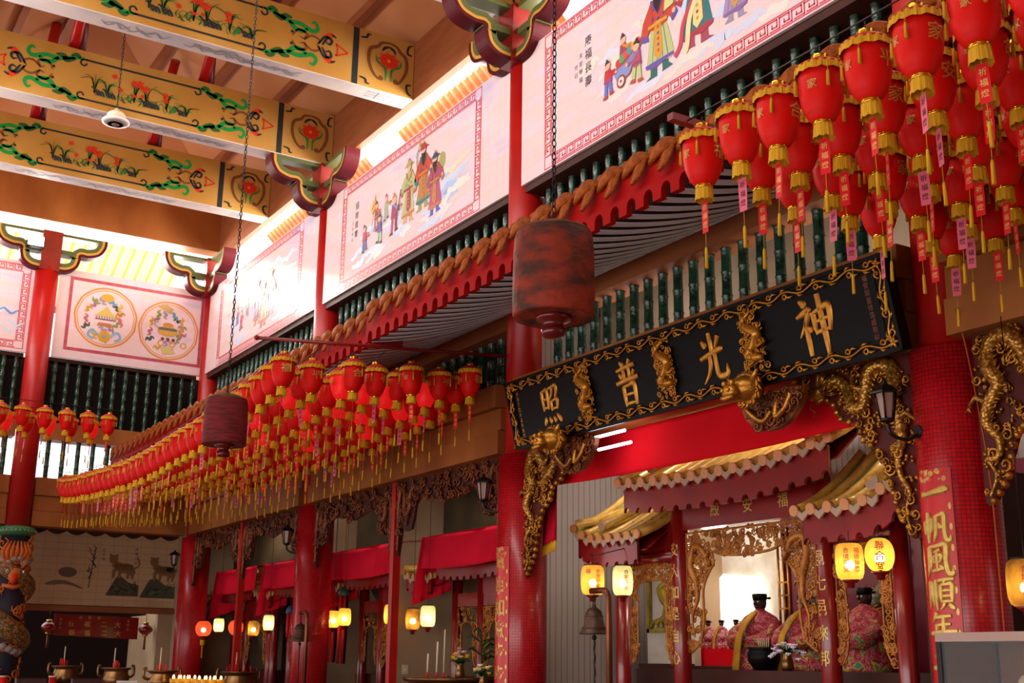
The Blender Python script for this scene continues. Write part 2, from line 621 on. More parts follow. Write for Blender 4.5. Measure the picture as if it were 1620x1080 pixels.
def copy_tree(o, parent=None):
    c = o.copy()
    COL.objects.link(c)
    if parent is not None:
        c.parent = parent
    for ch in o.children:
        copy_tree(ch, c)
    return c


def ordinal(i):
    w = ['first', 'second', 'third', 'fourth', 'fifth', 'sixth', 'seventh', 'eighth', 'ninth', 'tenth', 'eleventh', 'twelfth']
    if i < 12:
        return w[i]
    n = i + 1
    s = 'th' if 10 <= n % 100 <= 20 else {1: 'st', 2: 'nd', 3: 'rd'}.get(n % 10, 'th')
    return '%d%s' % (n, s)


def FW(x0, y0, z0):            # a face looking into the hall (towards -Y)
    return lambda u, v, w: (x0 + u, y0 - w, z0 + v)


def FB(x0, y0, z0):            # a face looking along the hall (towards +X)
    return lambda u, v, w: (x0 + w, y0 + u, z0 + v)


def inside(p, poly):
    x, y = p
    c = False
    n = len(poly)
    for i in range(n):
        x1, y1 = poly[i]; x2, y2 = poly[(i + 1) % n]
        if (y1 > y) != (y2 > y) and x < (x2 - x1) * (y - y1) / (y2 - y1) + x1:
            c = not c
    return c


def spline(pts, n=6):
    """Catmull-Rom through pts (tuples of any length)"""
    out = []
    k = len(pts)
    for i in range(k - 1):
        p0, p1, p2, p3 = pts[max(i - 1, 0)], pts[i], pts[i + 1], pts[min(i + 2, k - 1)]
        for j in range(n):
            t = j / n
            out.append(tuple(0.5 * (2 * b + (c - a) * t + (2 * a - 5 * b + 4 * c - d) * t * t + (3 * b - a - 3 * c + d) * t ** 3)
                             for a, b, c, d in zip(p0, p1, p2, p3)))
    out.append(tuple(pts[-1]))
    return out


def curl(mb, u, v, r, F, w, mt, tr=None, turns=1.4, a0=0.0, sgn=1, n=11, sides=5, lift=0.5):
    pts = []
    for i in range(n):
        t = i / (n - 1)
        a = a0 + sgn * turns * 2 * PI * t
        q = r * (1 - 0.82 * t)
        pts.append(F(u + q * math.cos(a), v + q * math.sin(a), w + lift * r * t))
    tr = tr or r * 0.22
    mb.tube(pts, [tr * (0.5 + 0.5 * math.sin(PI * (0.15 + 0.85 * i / (n - 1)))) for i in range(n)], mt, sides)


def carve(mb, poly, F, w, mt, rnd, count, rmin=0.03, rmax=0.07, w_var=0.03, balls=0.4):
    us = [p[0] for p in poly]; vs_ = [p[1] for p in poly]
    done = tries = 0
    while done < count and tries < count * 40:
        tries += 1
        p = (rnd.uniform(min(us), max(us)), rnd.uniform(min(vs_), max(vs_)))
        if not inside(p, poly):
            continue
        r = rnd.uniform(rmin, rmax)
        done += 1
        if rnd.random() < balls:
            for k in range(3):
                a = rnd.uniform(0, 6.3)
                q = F(p[0] + r * 0.5 * math.cos(a), p[1] + r * 0.5 * math.sin(a), w + rnd.uniform(0, w_var))
                mb.ball(q, r * rnd.uniform(0.3, 0.48), mt, 6)
        else:
            curl(mb, p[0], p[1], r, F, w + rnd.uniform(0, w_var), mt, tr=r * 0.26, a0=rnd.uniform(0, 6.3), sgn=rnd.choice((-1, 1)))


def dragon(mb, path, F, w, r, mt, mt2, head_end=0, spikes=True):
    """a dragon body swept along a 2-D path, thick in the middle, with a maned horned head at its start"""
    P = spline(path, 7)
    n = len(P)
    rr = [r * (0.75 + 0.35 * math.sin(PI * min(1, i / n * 1.25))) * (1 if i < n * 0.6 else max(0.18, 1 - (i / n - 0.6) * 2.0)) for i in range(n)]
    mb.tube([F(p[0], p[1], w + 0.3 * r + 0.25 * r * math.sin(i * 0.35)) for i, p in enumerate(P)], rr, mt, 8)
    if spikes:
        for i in range(4, n - 3, 2):
            dx, dy = P[i + 1][0] - P[i - 1][0], P[i + 1][1] - P[i - 1][1]
            l = math.hypot(dx, dy) or 1
            nx, ny = -dy / l, dx / l
            b = P[i]
            mb.tube([F(b[0] + nx * rr[i] * 0.7, b[1] + ny * rr[i] * 0.7, w + 0.6 * r),
                     F(b[0] + nx * rr[i] * 1.55 - dx / l * r * 0.4, b[1] + ny * rr[i] * 1.55 - dy / l * r * 0.4, w + 0.7 * r)],
                    [rr[i] * 0.28, rr[i] * 0.05], mt2, 4)
    # head
    h = P[0]
    dx, dy = P[0][0] - P[2][0], P[0][1] - P[2][1]
    l = math.hypot(dx, dy) or 1
    dx, dy = dx / l, dy / l
    px, py = -dy, dx
    hr = r * 1.25

    def H(a, b, c):
        return F(h[0] + dx * a * hr + px * b * hr, h[1] + dy * a * hr + py * b * hr, w + c * hr)
    mb.tube([H(-0.3, 0, .5), H(0.5, 0, .7), H(1.2, 0.05, .6), H(1.9, 0.1, .5)], [hr * .75, hr * .9, hr * .62, hr * .34], mt, 8)
    mb.tube([H(0.4, -0.6, .3), H(1.3, -0.75, .35), H(1.8, -0.6, .4)], [hr * .4, hr * .28, hr * .16], mt, 6)
    for s in (-1, 1):
        mb.ball(H(0.9, 0.4 * s + .1, 1.2), hr * .22, mt2, 6)
        mb.tube([H(0.2, .4 * s, 1.0), H(-0.7, .9 * s + .3, 1.2), H(-1.5, .8 * s + .8, 1.1)], [hr * .16, hr * .12, hr * .04], mt2, 5)
        mb.tube([H(1.8, .2 * s, .6), H(2.5, .8 * s, .7), H(2.2, 1.5 * s, .5), H(2.8, 1.9 * s, .4)], [hr * .08, hr * .06, hr * .05, hr * .02], mt2, 4)
    for k in range(9):
        a = -1.3 + 2.6 * k / 8
        mb.tube([H(-0.1, .7 * math.sin(a), .6), H(-1.0, 1.5 * math.sin(a), .8), H(-1.7, 2.0 * math.sin(a) + .2, .5)],
                [hr * .18, hr * .14, hr * .03], mt2, 5)
    # legs with claws
    for fi in (0.3, 0.62):
        i = int(n * fi)
        b = P[i]
        ddx, ddy = P[i + 1][0] - P[i - 1][0], P[i + 1][1] - P[i - 1][1]
        l = math.hypot(ddx, ddy) or 1
        nx, ny = ddy / l, -ddx / l
        k1 = (b[0] + nx * r * 1.8, b[1] + ny * r * 1.8)
        k2 = (k1[0] + ddx / l * r * 1.4 + nx * r * .6, k1[1] + ddy / l * r * 1.4 + ny * r * .6)
        mb.tube([F(b[0], b[1], w + .5 * r), F(k1[0], k1[1], w + .9 * r), F(k2[0], k2[1], w + .7 * r)], [r * .5, r * .38, r * .25], mt, 6)
        for c in (-.6, 0, .6):
            mb.tube([F(k2[0], k2[1], w + .7 * r), F(k2[0] + (ddx / l + nx * c) * r * .8, k2[1] + (ddy / l + ny * c) * r * .8, w + .5 * r)],
                    [r * .15, r * .04], mt2, 4)
# ------------------------------------------------------------------ setting: shell of the hall
CX = [-6.27, -12.77, -19.35, -25.85]          # column axes along the shrine side
CY = 8.1
BX = -26.0                                     # far end row


def struct(mb, name):
    return tag(mb.build(name), kind='structure')


def uvbox_quad(mb, vs, uv, mt):
    fb = len(mb.f)
    mb.add(vs, [(0, 1, 2, 3)], mt)
    mb.uvs[fb] = uv


m = MB(); m.box(-36, 8, -9, 14, -0.1, 0, M['floor']); struct(m, 'floor')

# aisle behind the shrine side
m = MB()
m.box(-30.2, 2, 11.4, 11.6, 0, 6.4, M['tan_wall'])
struct(m, 'wall_right')
m = MB(); m.box(-12.95, 2, 9.45, 9.55, 4.75, 6.4, M['tan_wall']); struct(m, 'wall_bulkhead')
m = MB(); m.box(-27.4, -27.3, 8.5, 11.4, 0, 6.4, M['tan_wall']); struct(m, 'wall_corner')
M['aisle_ceil'] = mat('pale_aisle_ceiling', '#b8c0cc', 0.35, col2='#98a0ac', scale=0.9)
m = MB(); m.box(-30.2, 2, 8.45, 11.6, 6.4, 6.5, M['aisle_ceil']); struct(m, 'ceiling_aisle')
m = MB()
m.box(-30.2, -26.3, 8.35, 8.5, 0, 9.6, M['tan_wall'])
struct(m, 'wall_far_side')
# dark boarding behind the upper baluster rows
m = MB(); m.box(-26.3, 2, 8.42, 8.5, 6.2, 7.72, M['wood_dark']); struct(m, 'wall_boarding')
m = MB(); m.box(-26.55, -26.45, 0.8, 8.42, 6.2, 7.72, M['near_black']); struct(m, 'wall_end_boarding')

# lintels and stepped timber courses, one per bay
tn = 2
bays = [(CX[0] + 0.2, 1.5), (CX[1] + 0.2, CX[0] - 0.2), (CX[2] + 0.2, CX[1] - 0.2), (CX[3] + 0.2, CX[2] - 0.2)]
for x0, x1 in bays:
    m = MB()
    m.box(x0, x1, 8.02, 8.42, 5.84, 6.2, M['wood_brown'])
    struct(m, 'trim_%d' % tn); tn += 1
    m = MB()
    m.box(x0, x1, 7.84, 8.62, 4.17, 4.47, M['wood_orange'])
    m.box(x0, x1, 7.88, 8.62, 4.48, 4.76, M['wood_orange'])
    m.box(x0, x1, 7.80, 8.62, 4.77, 5.06, M['wood_orange'])
    struct(m, 'trim_%d' % tn); tn += 1
    m = MB(); m.box(x0, x1, 7.97, 8.42, 7.6, 7.7, M['wood_dark']); struct(m, 'trim_%d' % tn); tn += 1
for y0, y1 in ((0.8, 4.2), (4.7, 7.85)):
    m = MB()
    m.box(BX - 0.35, BX + 0.1, y0, y1, 4.17, 4.47, M['wood_orange'])
    m.box(BX - 0.35, BX + 0.06, y0, y1, 4.48, 4.78, M['wood_orange'])
    m.box(BX - 0.35, BX + 0.1, y0, y1, 4.79, 5.15, M['wood_orange'])
    struct(m, 'trim_%d' % tn); tn += 1
    m = MB(); m.box(BX - 0.35, BX + 0.08, y0, y1, 5.95, 6.3, M['wood_orange']); struct(m, 'trim_%d' % tn); tn += 1
    m = MB(); m.box(BX - 0.35, BX - 0.02, y0, y1, 7.62, 7.7, M['wood_dark']); struct(m, 'trim_%d' % tn); tn += 1

# room beyond the end row: tan mural-tiled wall over a dark altar recess
XM = -28.0
m = MB()
uvbox_quad(m, [(XM, 0, 2.72), (XM, 8.4, 2.72), (XM, 8.4, 4.6), (XM, 0, 4.6)], [(0, 2.72), (8.4, 2.72), (8.4, 4.6), (0, 4.6)], M['mural_tan'])
m.box(XM - 0.15, XM - 0.01, 0, 8.4, 2.6, 5.2, M['wood_dark'])
struct(m, 'wall_end')
m = MB()
m.box(XM - 0.1, XM + 0.12, 0, 8.4, 2.58, 2.7, M['wood_brown'])
struct(m, 'trim_%d' % tn); tn += 1
m = MB()
m.box(XM - 2.4, XM - 2.3, 0, 8.4, 0, 2.7, M['near_black'])
m.box(XM - 2.4, XM, 8.02, 8.4, 0, 2.58, M['tan_wall'])
struct(m, 'wall_recess')
m = MB(); m.box(XM, BX - 0.35, 0, 8.4, 5.1, 5.2, M['wood_dark']); struct(m, 'ceiling_end_aisle')
m = MB(); m.box(BX - .5, BX - .4, 6.5, 8.42, 5.0, 6.3, M['wood_dark']); struct(m, 'wall_corner_boarding')
m = MB()                                       # scalloped valance under the end lintel
pts = [(0.8, 0.12)]
k = 18
for i in range(k):
    for j in range(7):
        pts.append((0.8 + 7.05 * (i + j / 6) / k, -0.08 * math.sin(PI * j / 6)))
pts.append((7.85, 0.12))
m.prism(pts, FB(BX - 0.36, 0, 4.15), 0, 0.03, M['wood_dark'])
struct(m, 'trim_%d' % tn); tn += 1

# edge beams carrying the roof, and the ceiling of the hall
m = MB(); m.box(-25.5, 6, 7.98, 8.1, 10.34, 11.36, M['wood_brown']); struct(m, 'beam_side')
m = MB(); m.box(-25.9, -25.5, 0.8, 8.1, 10.5, 11.62, M['wood_orange']); struct(m, 'beam_end')
m = MB(); m.box(-25.5, 6, 0.8, 0.92, 10.34, 11.36, M['wood_brown']); struct(m, 'beam_street_side')
m = MB()
ZE, ZR = 11.36, 13.5
A = [(-25.6, 8.1, ZE), (6, 8.1, ZE), (6, 4.45, ZR), (-21.9, 4.45, ZR)]
B = [(-25.6, 0.8, ZE), (-21.9, 4.45, ZR), (6, 4.45, ZR), (6, 0.8, ZE)]
Cc = [(-25.6, 0.8, ZE + .1), (-25.6, 8.1, ZE + .1), (-21.9, 4.45, ZR)]
for q in (A, B, Cc):
    up = [(x, y, z + 0.12) for x, y, z in q]
    n = len(q)
    m.add(q + up, [tuple(range(n))[::-1], tuple(range(n, 2 * n))] + [(i, (i + 1) % n, n + (i + 1) % n, n + i) for i in range(n)], M['ceil'])
struct(m, 'ceiling')
# purlins under the slopes
m = MB()
for k in range(1, 4):
    t = k / 4
    m.box(-25.2 + 3.6 * t, 6, 8.1 - 3.65 * t - 0.06, 8.1 - 3.65 * t + 0.06, ZE + (ZR - ZE) * t - 0.16, ZE + (ZR - ZE) * t, M['wood_brown'])
    m.box(-25.2 + 3.6 * t, 6, 0.8 + 3.65 * t - 0.06, 0.8 + 3.65 * t + 0.06, ZE + (ZR - ZE) * t - 0.16, ZE + (ZR - ZE) * t, M['wood_brown'])
struct(m, 'trim_%d' % tn); tn += 1
# unseen street side, kept as light blocker: upper wall, aisle roof over the viewer
m = MB(); m.box(-26, 6, 0.78, 0.9, 6.0, 9.5, M['tile_pink']); struct(m, 'wall_front')
m = MB(); m.box(-26, 6, -3.2, 0.78, 5.9, 6.05, M['ceil']); struct(m, 'ceiling_front_aisle')
m = MB(); m.box(6, 6.1, -3.2, 11.6, 0, 13, M['tan_wall']); struct(m, 'wall_near')
m = MB(); m.box(-26, 6, -3.3, -3.2, 3.2, 6.05, M['tan_wall']); struct(m, 'wall_street_blocker')  # added out of view to close off street daylight


# outer eaves seen through the open clerestory: corrugated sheets
def corrugated(name, along, x0, x1, p0, p1, pitch, amp, mt, mt2, label):
    mb = MB()
    n = int((x1 - x0) / pitch * 4)
    thin = (1,) if mt2 is M['sheet_ye'] else (1, 2)
    vs = []
    for i in range(n + 1):
        t = x0 + (x1 - x0) * i / n
        h = amp * math.cos(2 * PI * (t - x0) / pitch)
        for (a, z) in (p0, p1):
            vs.append((t, a, z + h) if along == 'x' else (a, t, z + h))
    fs1 = [(2 * i, 2 * i + 1, 2 * i + 3, 2 * i + 2) for i in range(n) if not ((i % 4) in thin)]
    fs2 = [(2 * i, 2 * i + 1, 2 * i + 3, 2 * i + 2) for i in range(n) if (i % 4) in thin]
    mb.add(vs, fs1, mt)
    mb.add(vs, fs2, mt2)
    o = mb.build(name)
    sol = o.modifiers.new('thickness', 'SOLIDIFY'); sol.thickness = 0.012
    return tag(o, label, 'awning', kind='thing')


M['sheet_or'] = mat('orange_fibre_sheet', '#e8935c', 0.5)
M['sheet_pk'] = mat('pale_orange_fibre_sheet', '#f6c79c', 0.5)
M['sheet_ye'] = mat('yellow_rib', '#f4e87c', 0.5)
for i, (x0, x1) in enumerate(((-11.9, -6.6), (-18.4, -13.2), (-25.0, -19.7))):
    corrugated('corrugated_awning', 'x', x0, x1, (8.86, 10.93), (9.7, 10.1), 0.2, 0.03, M['sheet_pk'], M['sheet_or'],
               'orange corrugated awning outside the gap above the %s big mural' % ['nearest', 'middle', 'farthest'][i])
for i, (y0, y1) in enumerate(((0.9, 4.2), (4.75, 7.6))):
    corrugated('corrugated_awning', 'y', y0, y1, (-26.5, 10.82), (-29, 9.6), 0.26, 0.02, M['sheet_white'], M['sheet_ye'],
               'white ribbed awning outside the gap above the %s at the far end' % ['wave mural', 'two-medallion mural'][i])


m = MB(); m.box(-26, 2, 9.68, 9.78, 9.95, 10.15, M['wood_brown']); struct(m, 'beam_outer_side')
m = MB(); m.box(-29.1, -28.98, .5, 8.5, 9.48, 9.66, M['wood_brown']); struct(m, 'beam_outer_end')


# ------------------------------------------------------------------ columns
def column(x, y, label, zt=9.75, mosaic=True, r1=0.31, r2=0.23):
    o = empty('temple_column', (x, y, 0), label, 'column')
    mb = MB()
    mb.lathe([(r1, 0), (r1, 2), (r1, 4.12)], M['mosaic'], 48, (x, y, 0), uv=True)
    mb.build('mosaic_shaft', o)
    mb = MB()
    mb.lathe([(r2, 4.12), (r2, 7), (r2, zt)], M['red_paint'], 40, (x, y, 0))
    mb.build('painted_shaft', o)
    return o


column(CX[0], CY, 'red column with mosaic tiled shaft and wall lamp, right of the long black signboard')
column(CX[1], CY, 'red column with mosaic tiled shaft at the left end of the long black signboard')
column(CX[2], CY, 'red mosaic column behind the farther hanging bell, between two curtained shrine bays')
column(CX[3], CY, 'red mosaic corner column where the shrine side meets the far end')


# painted cloud brackets on the column heads
M['brk_maroon'] = mat('bracket_maroon', '#54161c', .5, spec=.1)
M['brk_yellow'] = mat('bracket_yellow', '#c8963c', .45)
M['brk_green'] = mat('bracket_olive_green', '#5c6238', .45)


def cloud_wing(mb, O, d, s=1.0):
    """one bracket arm: lobed board growing from the column along direction d"""
    dx, dy = d

    def F(u, v, w):
        return (O[0] + dx * u - dy * w, O[1] + dy * u + dx * w, O[2] + v)
    outer = spline([(0.0, -0.85), (0.26, -0.83), (0.44, -0.70), (0.50, -0.50), (0.50, -0.44), (0.66, -0.44), (0.88, -0.36),
                    (1.0, -0.18), (1.02, 0.0)], 5)
    outer = [(a * s, b * s) for a, b in outer]
    cen = (0.0, 0.0)

    # curved plank following the lobed outline, painted in bands; the inside stays open
    def inset(d):
        out = []
        n = len(outer)
        for i, (a, b) in enumerate(outer):
            p, q = outer[max(i - 1, 0)], outer[min(i + 1, n - 1)]
            tx, ty = q[0] - p[0], q[1] - p[1]
            l = math.hypot(tx, ty) or 1
            out.append((max(0.0, a - ty / l * d), min(0.0, b + tx / l * d)))
        return out
    for d0, d1, w, mt in ((0.0, .055, .14, M['brk_maroon']), (.055, .105, .135, M['brk_yellow']), (.105, .19, .13, M['brk_green'])):
        A, B = inset(d0 * s), inset(d1 * s)
        for i in range(len(A) - 1):
            mb.prism([A[i], A[i + 1], B[i + 1], B[i]], F, -w, w, mt)
    mb.prism([(0, -.46), (.52, -.46), (.52, -.36), (0, -.36)], F, -.125, .125, M['brk_green'])
    mb.prism([(0, -.06), (.95, -.06), (.95, 0), (0, 0)], F, -.125, .125, M['brk_green'])


def bracket(x, y, dirs, label):
    o = empty('cloud_bracket', (x, y, 9.5), label, 'bracket')
    for d in dirs:
        mb = MB()
        cloud_wing(mb, (x + d[0] * 0.12, y + d[1] * 0.12, 10.34), d)
        mb.build('bracket_arm', o)
    mb = MB()
    mb.prism([(-.16, -.85), (.16, -.85), (.2, 0), (-.2, 0)], lambda u, v, w: (x + u, y + w, 10.34 + v), -.2, .2, M['red_dark'])
    mb.build('bracket_core', o)


bracket(CX[1], 7.95, [(0, -1), (1, 0), (-1, 0)], 'green and yellow lobed bracket on the column head between the two nearest murals')
bracket(CX[2], 7.95, [(0, -1), (1, 0), (-1, 0)], 'green and yellow lobed bracket under the middle painted beam')
bracket(CX[3] + .1, 7.95, [(0, -1), (1, 0)], 'green and yellow lobed bracket in the far corner under the roof')
bracket(CX[0], 7.95, [(0, -1), (1, 0), (-1, 0)], 'lobed painted bracket on the column head above the near lanterns')
bracket(BX + .12, 4.45, [(0, -1), (0, 1)], 'brown and orange lobed bracket beside the glaring floodlight at the far end')
# ------------------------------------------------------------------ tiled murals
def key_border(mb, u0, u1, v0, v1, F, w, band=0.17, unit=0.17, mt=None, plain=False):
    mt = mt or M['key_red']
    t = 0.016
    if plain:
        for a, b, c, d in ((u0, u1, v0, v0 + band), (u0, u1, v1 - band, v1), (u0, u0 + band, v0 + band, v1 - band), (u1 - band, u1, v0 + band, v1 - band)):
            mb.rect(a, b, c, d, F, w, M['key_pink'])
        return
    for k in (0, band - t):
        mb.rect(u0 + k, u1 - k, v0 + k, v0 + k + t, F, w, mt)
        mb.rect(u0 + k, u1 - k, v1 - k - t, v1 - k, F, w, mt)
        mb.rect(u0 + k, u0 + k + t, v0 + k, v1 - k, F, w, mt)
        mb.rect(u1 - k - t, u1 - k, v0 + k, v1 - k, F, w, mt)
    key = [(0.02, 0.0), (0.02, 1.0), (0.80, 1.0), (0.80, 0.30), (0.40, 0.30), (0.40, 0.62)]
    key2 = [(0.22, 0.0), (1.0, 0.0)]

    def run(n, L, G):
        p = L / n
        lo, hi = t * 2, band - t * 2
        s = hi - lo
        for i in range(n):
            for path in (key, key2):
                for (a, b), (c, d) in zip(path, path[1:]):
                    x0, x1 = sorted((a, c)); y0, y1 = sorted((b, d))
                    G(i * p + x0 * p - t * .55, i * p + x1 * p + t * .55, lo + y0 * s - t * .55, lo + y1 * s + t * .55)
    nx = max(1, round((u1 - u0 - 2 * band) / unit))
    ny = max(1, round((v1 - v0 - 2 * band) / unit))
    Lx, Ly = u1 - u0 - 2 * band, v1 - v0 - 2 * band
    run(nx, Lx, lambda a, b, c, d: mb.rect(u0 + band + a, u0 + band + b, v0 + c, v0 + d, F, w, mt))
    run(nx, Lx, lambda a, b, c, d: mb.rect(u0 + band + a, u0 + band + b, v1 - d, v1 - c, F, w, mt))
    run(ny, Ly, lambda a, b, c, d: mb.rect(u0 + c, u0 + d, v0 + band + a, v0 + band + b, F, w, mt))
    run(ny, Ly, lambda a, b, c, d: mb.rect(u1 - d, u1 - c, v0 + band + a, v0 + band + b, F, w, mt))


SKIN = '#e8b89c'


def fig(mb, u, v, h, F, pal, face=1, kind='court', w0=0.004, lean=0.0, prop=None, beard=False):
    """a painted standing figure, feet at (u, v), height h"""
    L = [w0]

    def W():
        L[0] += 0.0005
        return L[0]

    def P(a, b):
        return (u + (a * face) * h + lean * b * h, v + b * h)

    def poly(pts, c):
        q = [P(a, b) for a, b in pts]
        ar = sum(q[i][0] * q[(i + 1) % len(q)][1] - q[(i + 1) % len(q)][0] * q[i][1] for i in range(len(q)))
        if ar < 0:
            q = q[::-1]
        mb.poly(q, F, W(), paint(c))

    def rib(pts, wd, c):
        mb.ribbon([P(a, b) for a, b in pts], wd * h if not hasattr(wd, '__len__') else [k * h for k in wd], F, W(), paint(c))
    robe, top, trim, boot, hat, sash = pal
    if kind == 'child':
        poly([(-.13, .42), (-.16, .06), (-.03, .05), (-.01, .36)], robe)
        poly([(.02, .40), (.06, .10), (.18, .13), (.13, .44)], robe)
        poly([(-.18, .07), (-.22, .0), (-.02, .0), (-.03, .07)], boot)
        poly([(.05, .12), (.06, .04), (.25, .07), (.18, .14)], boot)
        poly([(-.16, .40), (-.12, .74), (.10, .75), (.17, .42), (.0, .37)], top)
        poly([(.06, .72), (.30, .58), (.33, .50), (.24, .50), (.06, .60)], top)
        poly([(-.08, .72), (.14, .56), (.30, .60), (.31, .66), (.14, .66), (-.02, .74)], trim)
        rib([(-.15, .45), (.16, .46)], .05, sash)
        mb.disc(*P(.33, .55), .045 * h, F, W(), paint(SKIN), 8)
        mb.disc(*P(0, .84), .11 * h, F, W(), paint(SKIN), 12)
        poly([(-.11, .86), (-.08, .96), (.06, .96), (.09, .90), (-.02, .90)], hat)
        mb.disc(*P(-.02, .985), .04 * h, F, W(), paint(hat), 8)
    else:
        # boots, skirt, over-robe, sleeves, sash, beard, head, hat
        poly([(-.12, .16), (-.13, .03), (-.2, .0), (-.03, .0), (-.03, .16)], boot)
        poly([(.04, .16), (.05, .04), (.04, .01), (.2, .02), (.14, .07), (.13, .17)], boot)
        poly([(-.10, .55), (-.19, .12), (-.05, .10), (.05, .12), (.18, .10), (.22, .16), (.11, .55)], robe)
        for k in (-.08, -.02, .05, .11):
            rib([(k * .6, .52), (k * 1.25, .13)], .008, trim)
        poly([(-.19, .12), (-.20, .16), (.21, .15), (.22, .12), (.05, .11), (-.05, .085)], trim)
        poly([(-.13, .50), (-.11, .80), (.10, .80), (.14, .50), (.0, .46)], top)
        poly([(-.05, .56), (-.07, .22), (.01, .16), (.06, .22), (.04, .56)], sash)
        for k in range(5):
            mb.disc(*P(.0, .25 + .06 * k), .018 * h, F, W(), paint(trim if k % 2 else top), 6)
        poly([(-.10, .79), (-.22, .62), (-.26, .48), (-.15, .45), (-.07, .60)], top)
        poly([(-.26, .48), (-.24, .42), (-.14, .40), (-.15, .46)], trim)
        poly([(.09, .79), (.22, .66), (.27, .56), (.20, .49), (.07, .62)], top)
        poly([(.27, .57), (.29, .52), (.21, .45), (.19, .50)], trim)
        rib([(-.14, .53), (.14, .53)], .035, sash)
        rib([(-.10, .80), (.0, .64), (.09, .80)], .03, trim)
        for a, b in ((-.06, .70), (.05, .72), (-.08, .60), (.08, .60), (0, .58)):
            mb.disc(*P(a, b), .018 * h, F, W(), paint(trim), 6)
        mb.disc(*P(.24, .55), .028 * h, F, W(), paint(SKIN), 8)
        mb.disc(*P(0, .86), .062 * h, F, W(), paint(SKIN), 12)
        if beard:
            poly([(-.06, .85), (-.05, .72), (0, .64), (.05, .73), (.06, .85), (.03, .83), (-.03, .83)], '#2a2426')
        poly([(-.075, .88), (-.08, .93), (-.03, .98), (.03, .98), (.08, .93), (.075, .88)], hat)
        poly([(-.03, .97), (0, 1.03), (.03, .97)], sash)
        rib([(-.075, .92), (-.15, .90)], .016, hat)
        rib([(.075, .92), (.15, .90)], .016, hat)
        mb.disc(*P(.02, .87), .008 * h, F, W(), paint('#3a2a28'), 5)
    if prop == 'staff':
        rib([(.24, .60), (.40, .05)], .025, '#4a3a4a')
    if prop == 'sceptre':
        rib([(-.16, .60), (-.20, .85), (-.12, .98)], .02, '#6a7a4a')
        mb.disc(*P(-.10, .99), .035 * h, F, W(), paint('#9aa860'), 8)
    if prop == 'disc':
        mb.disc(*P(.20, .78), .10 * h, F, w0 - 0.001, paint('#a8a860'), 14, .14 * h)
    if prop == 'scroll':
        poly([(.10, .60), (.24, .62), (.30, 1.0), (.16, 1.0)], '#cfd890')
    if prop == 'flag':
        rib([(-.3, .2), (-.1, 1.3)], .02, '#8a5a3a')
        poly([(-.12, 1.25), (-.42, .82), (-.32, .62), (-.05, .80)], '#e8b040')
        for k in range(3):
            mb.disc(*P(-.30 + k * .09, .84 + .05 * k), .035 * h, F, W(), paint('#d04030'), 8)
    if prop == 'tray':
        poly([(.22, .55), (.42, .58), (.40, .64), (.24, .64)], '#b8743a')


CLN = [0]


def clouds(mb, u0, u1, v0, v1, F, rnd, n, cols):
    for i in range(n):
        u, v = rnd.uniform(u0 + .3, u1 - .5), rnd.uniform(v0, v1)
        l = rnd.uniform(.3, .9)
        pts = spline([(u + l * k / 5, v + rnd.uniform(-.05, .05) + .05 * k / 5) for k in range(6)], 4)
        wd = [(.11 + .02 * math.sin(k)) * math.sin(PI * (0.08 + .84 * k / (len(pts) - 1))) for k in range(len(pts))]
        CLN[0] += 1
        mb.ribbon(pts, wd, F, 0.0008 + (CLN[0] % 60) * 0.00005, paint(rnd.choice(cols)))


def mural_board(name, x0, x1, label, F, W, H, back):
    o = empty(name, F(W / 2, 0, 0), label, 'mural')
    mb = MB()
    q = [F(0, 0, 0), F(W, 0, 0), F(W, H, 0), F(0, H, 0)]
    uvbox_quad(mb, q, [(0, 0), (W, 0), (W, H), (0, H)], M['tile_white'])
    p = [F(0, 0, -back), F(W, 0, -back), F(W, H, -back), F(0, H, -back)]
    mb.add(q + p, [(4, 7, 6, 5), (0, 4, 5, 1), (1, 5, 6, 2), (2, 6, 7, 3), (3, 7, 4, 0)], M['tile_pink'])
    mb.build('tile_board', o)
    return o


ZP, HP, YP = 7.7, 1.94, 7.93
CLC = ['#d3daf0', '#f2e0d4', '#f2d8dc', '#dfe0f0', '#f4e6da']

# nearest mural
X0 = CX[1] + 0.09; X1 = CX[0] - 0.07
F = FW(X0, YP, ZP)
o = mural_board('tiled_mural', X0, X1, 'white tiled mural of figures with a handcart, above the long black signboard', F, X1 - X0, HP, .07)
mb = MB(); key_border(mb, 0.62, X1 - X0 - .62, 0.02, HP - 0.02, F, 0.002); mb.build('key_border', o)
mb = MB()
G = FW(0, YP, 0)
rr = random.Random(3)
clouds(mb, X0 + .8, X1 - 1.1, ZP + .25, ZP + 1.3, G, rr, 26, CLC)
for i, ch in enumerate('康福長壽'):
    mb.char(ch, -11.08, 9.13 - .185 * i, .14, G, .003, paint('#3a3440'), .005)
for j, (x, st, s) in enumerate(((-11.24, '天官賜福', 8.98), (-11.34, '竹石', 8.86))):
    for i, ch in enumerate(st):
        mb.char(ch, x, s - .11 * i, .07, G, .003, paint('#6a6070'), 0)
fig(mb, -10.36, 8.38, .50, G, ('#b05868', '#a04860', '#d89030', '#5a3040', '#3a2c30', '#8a9a50'), 1, 'child')
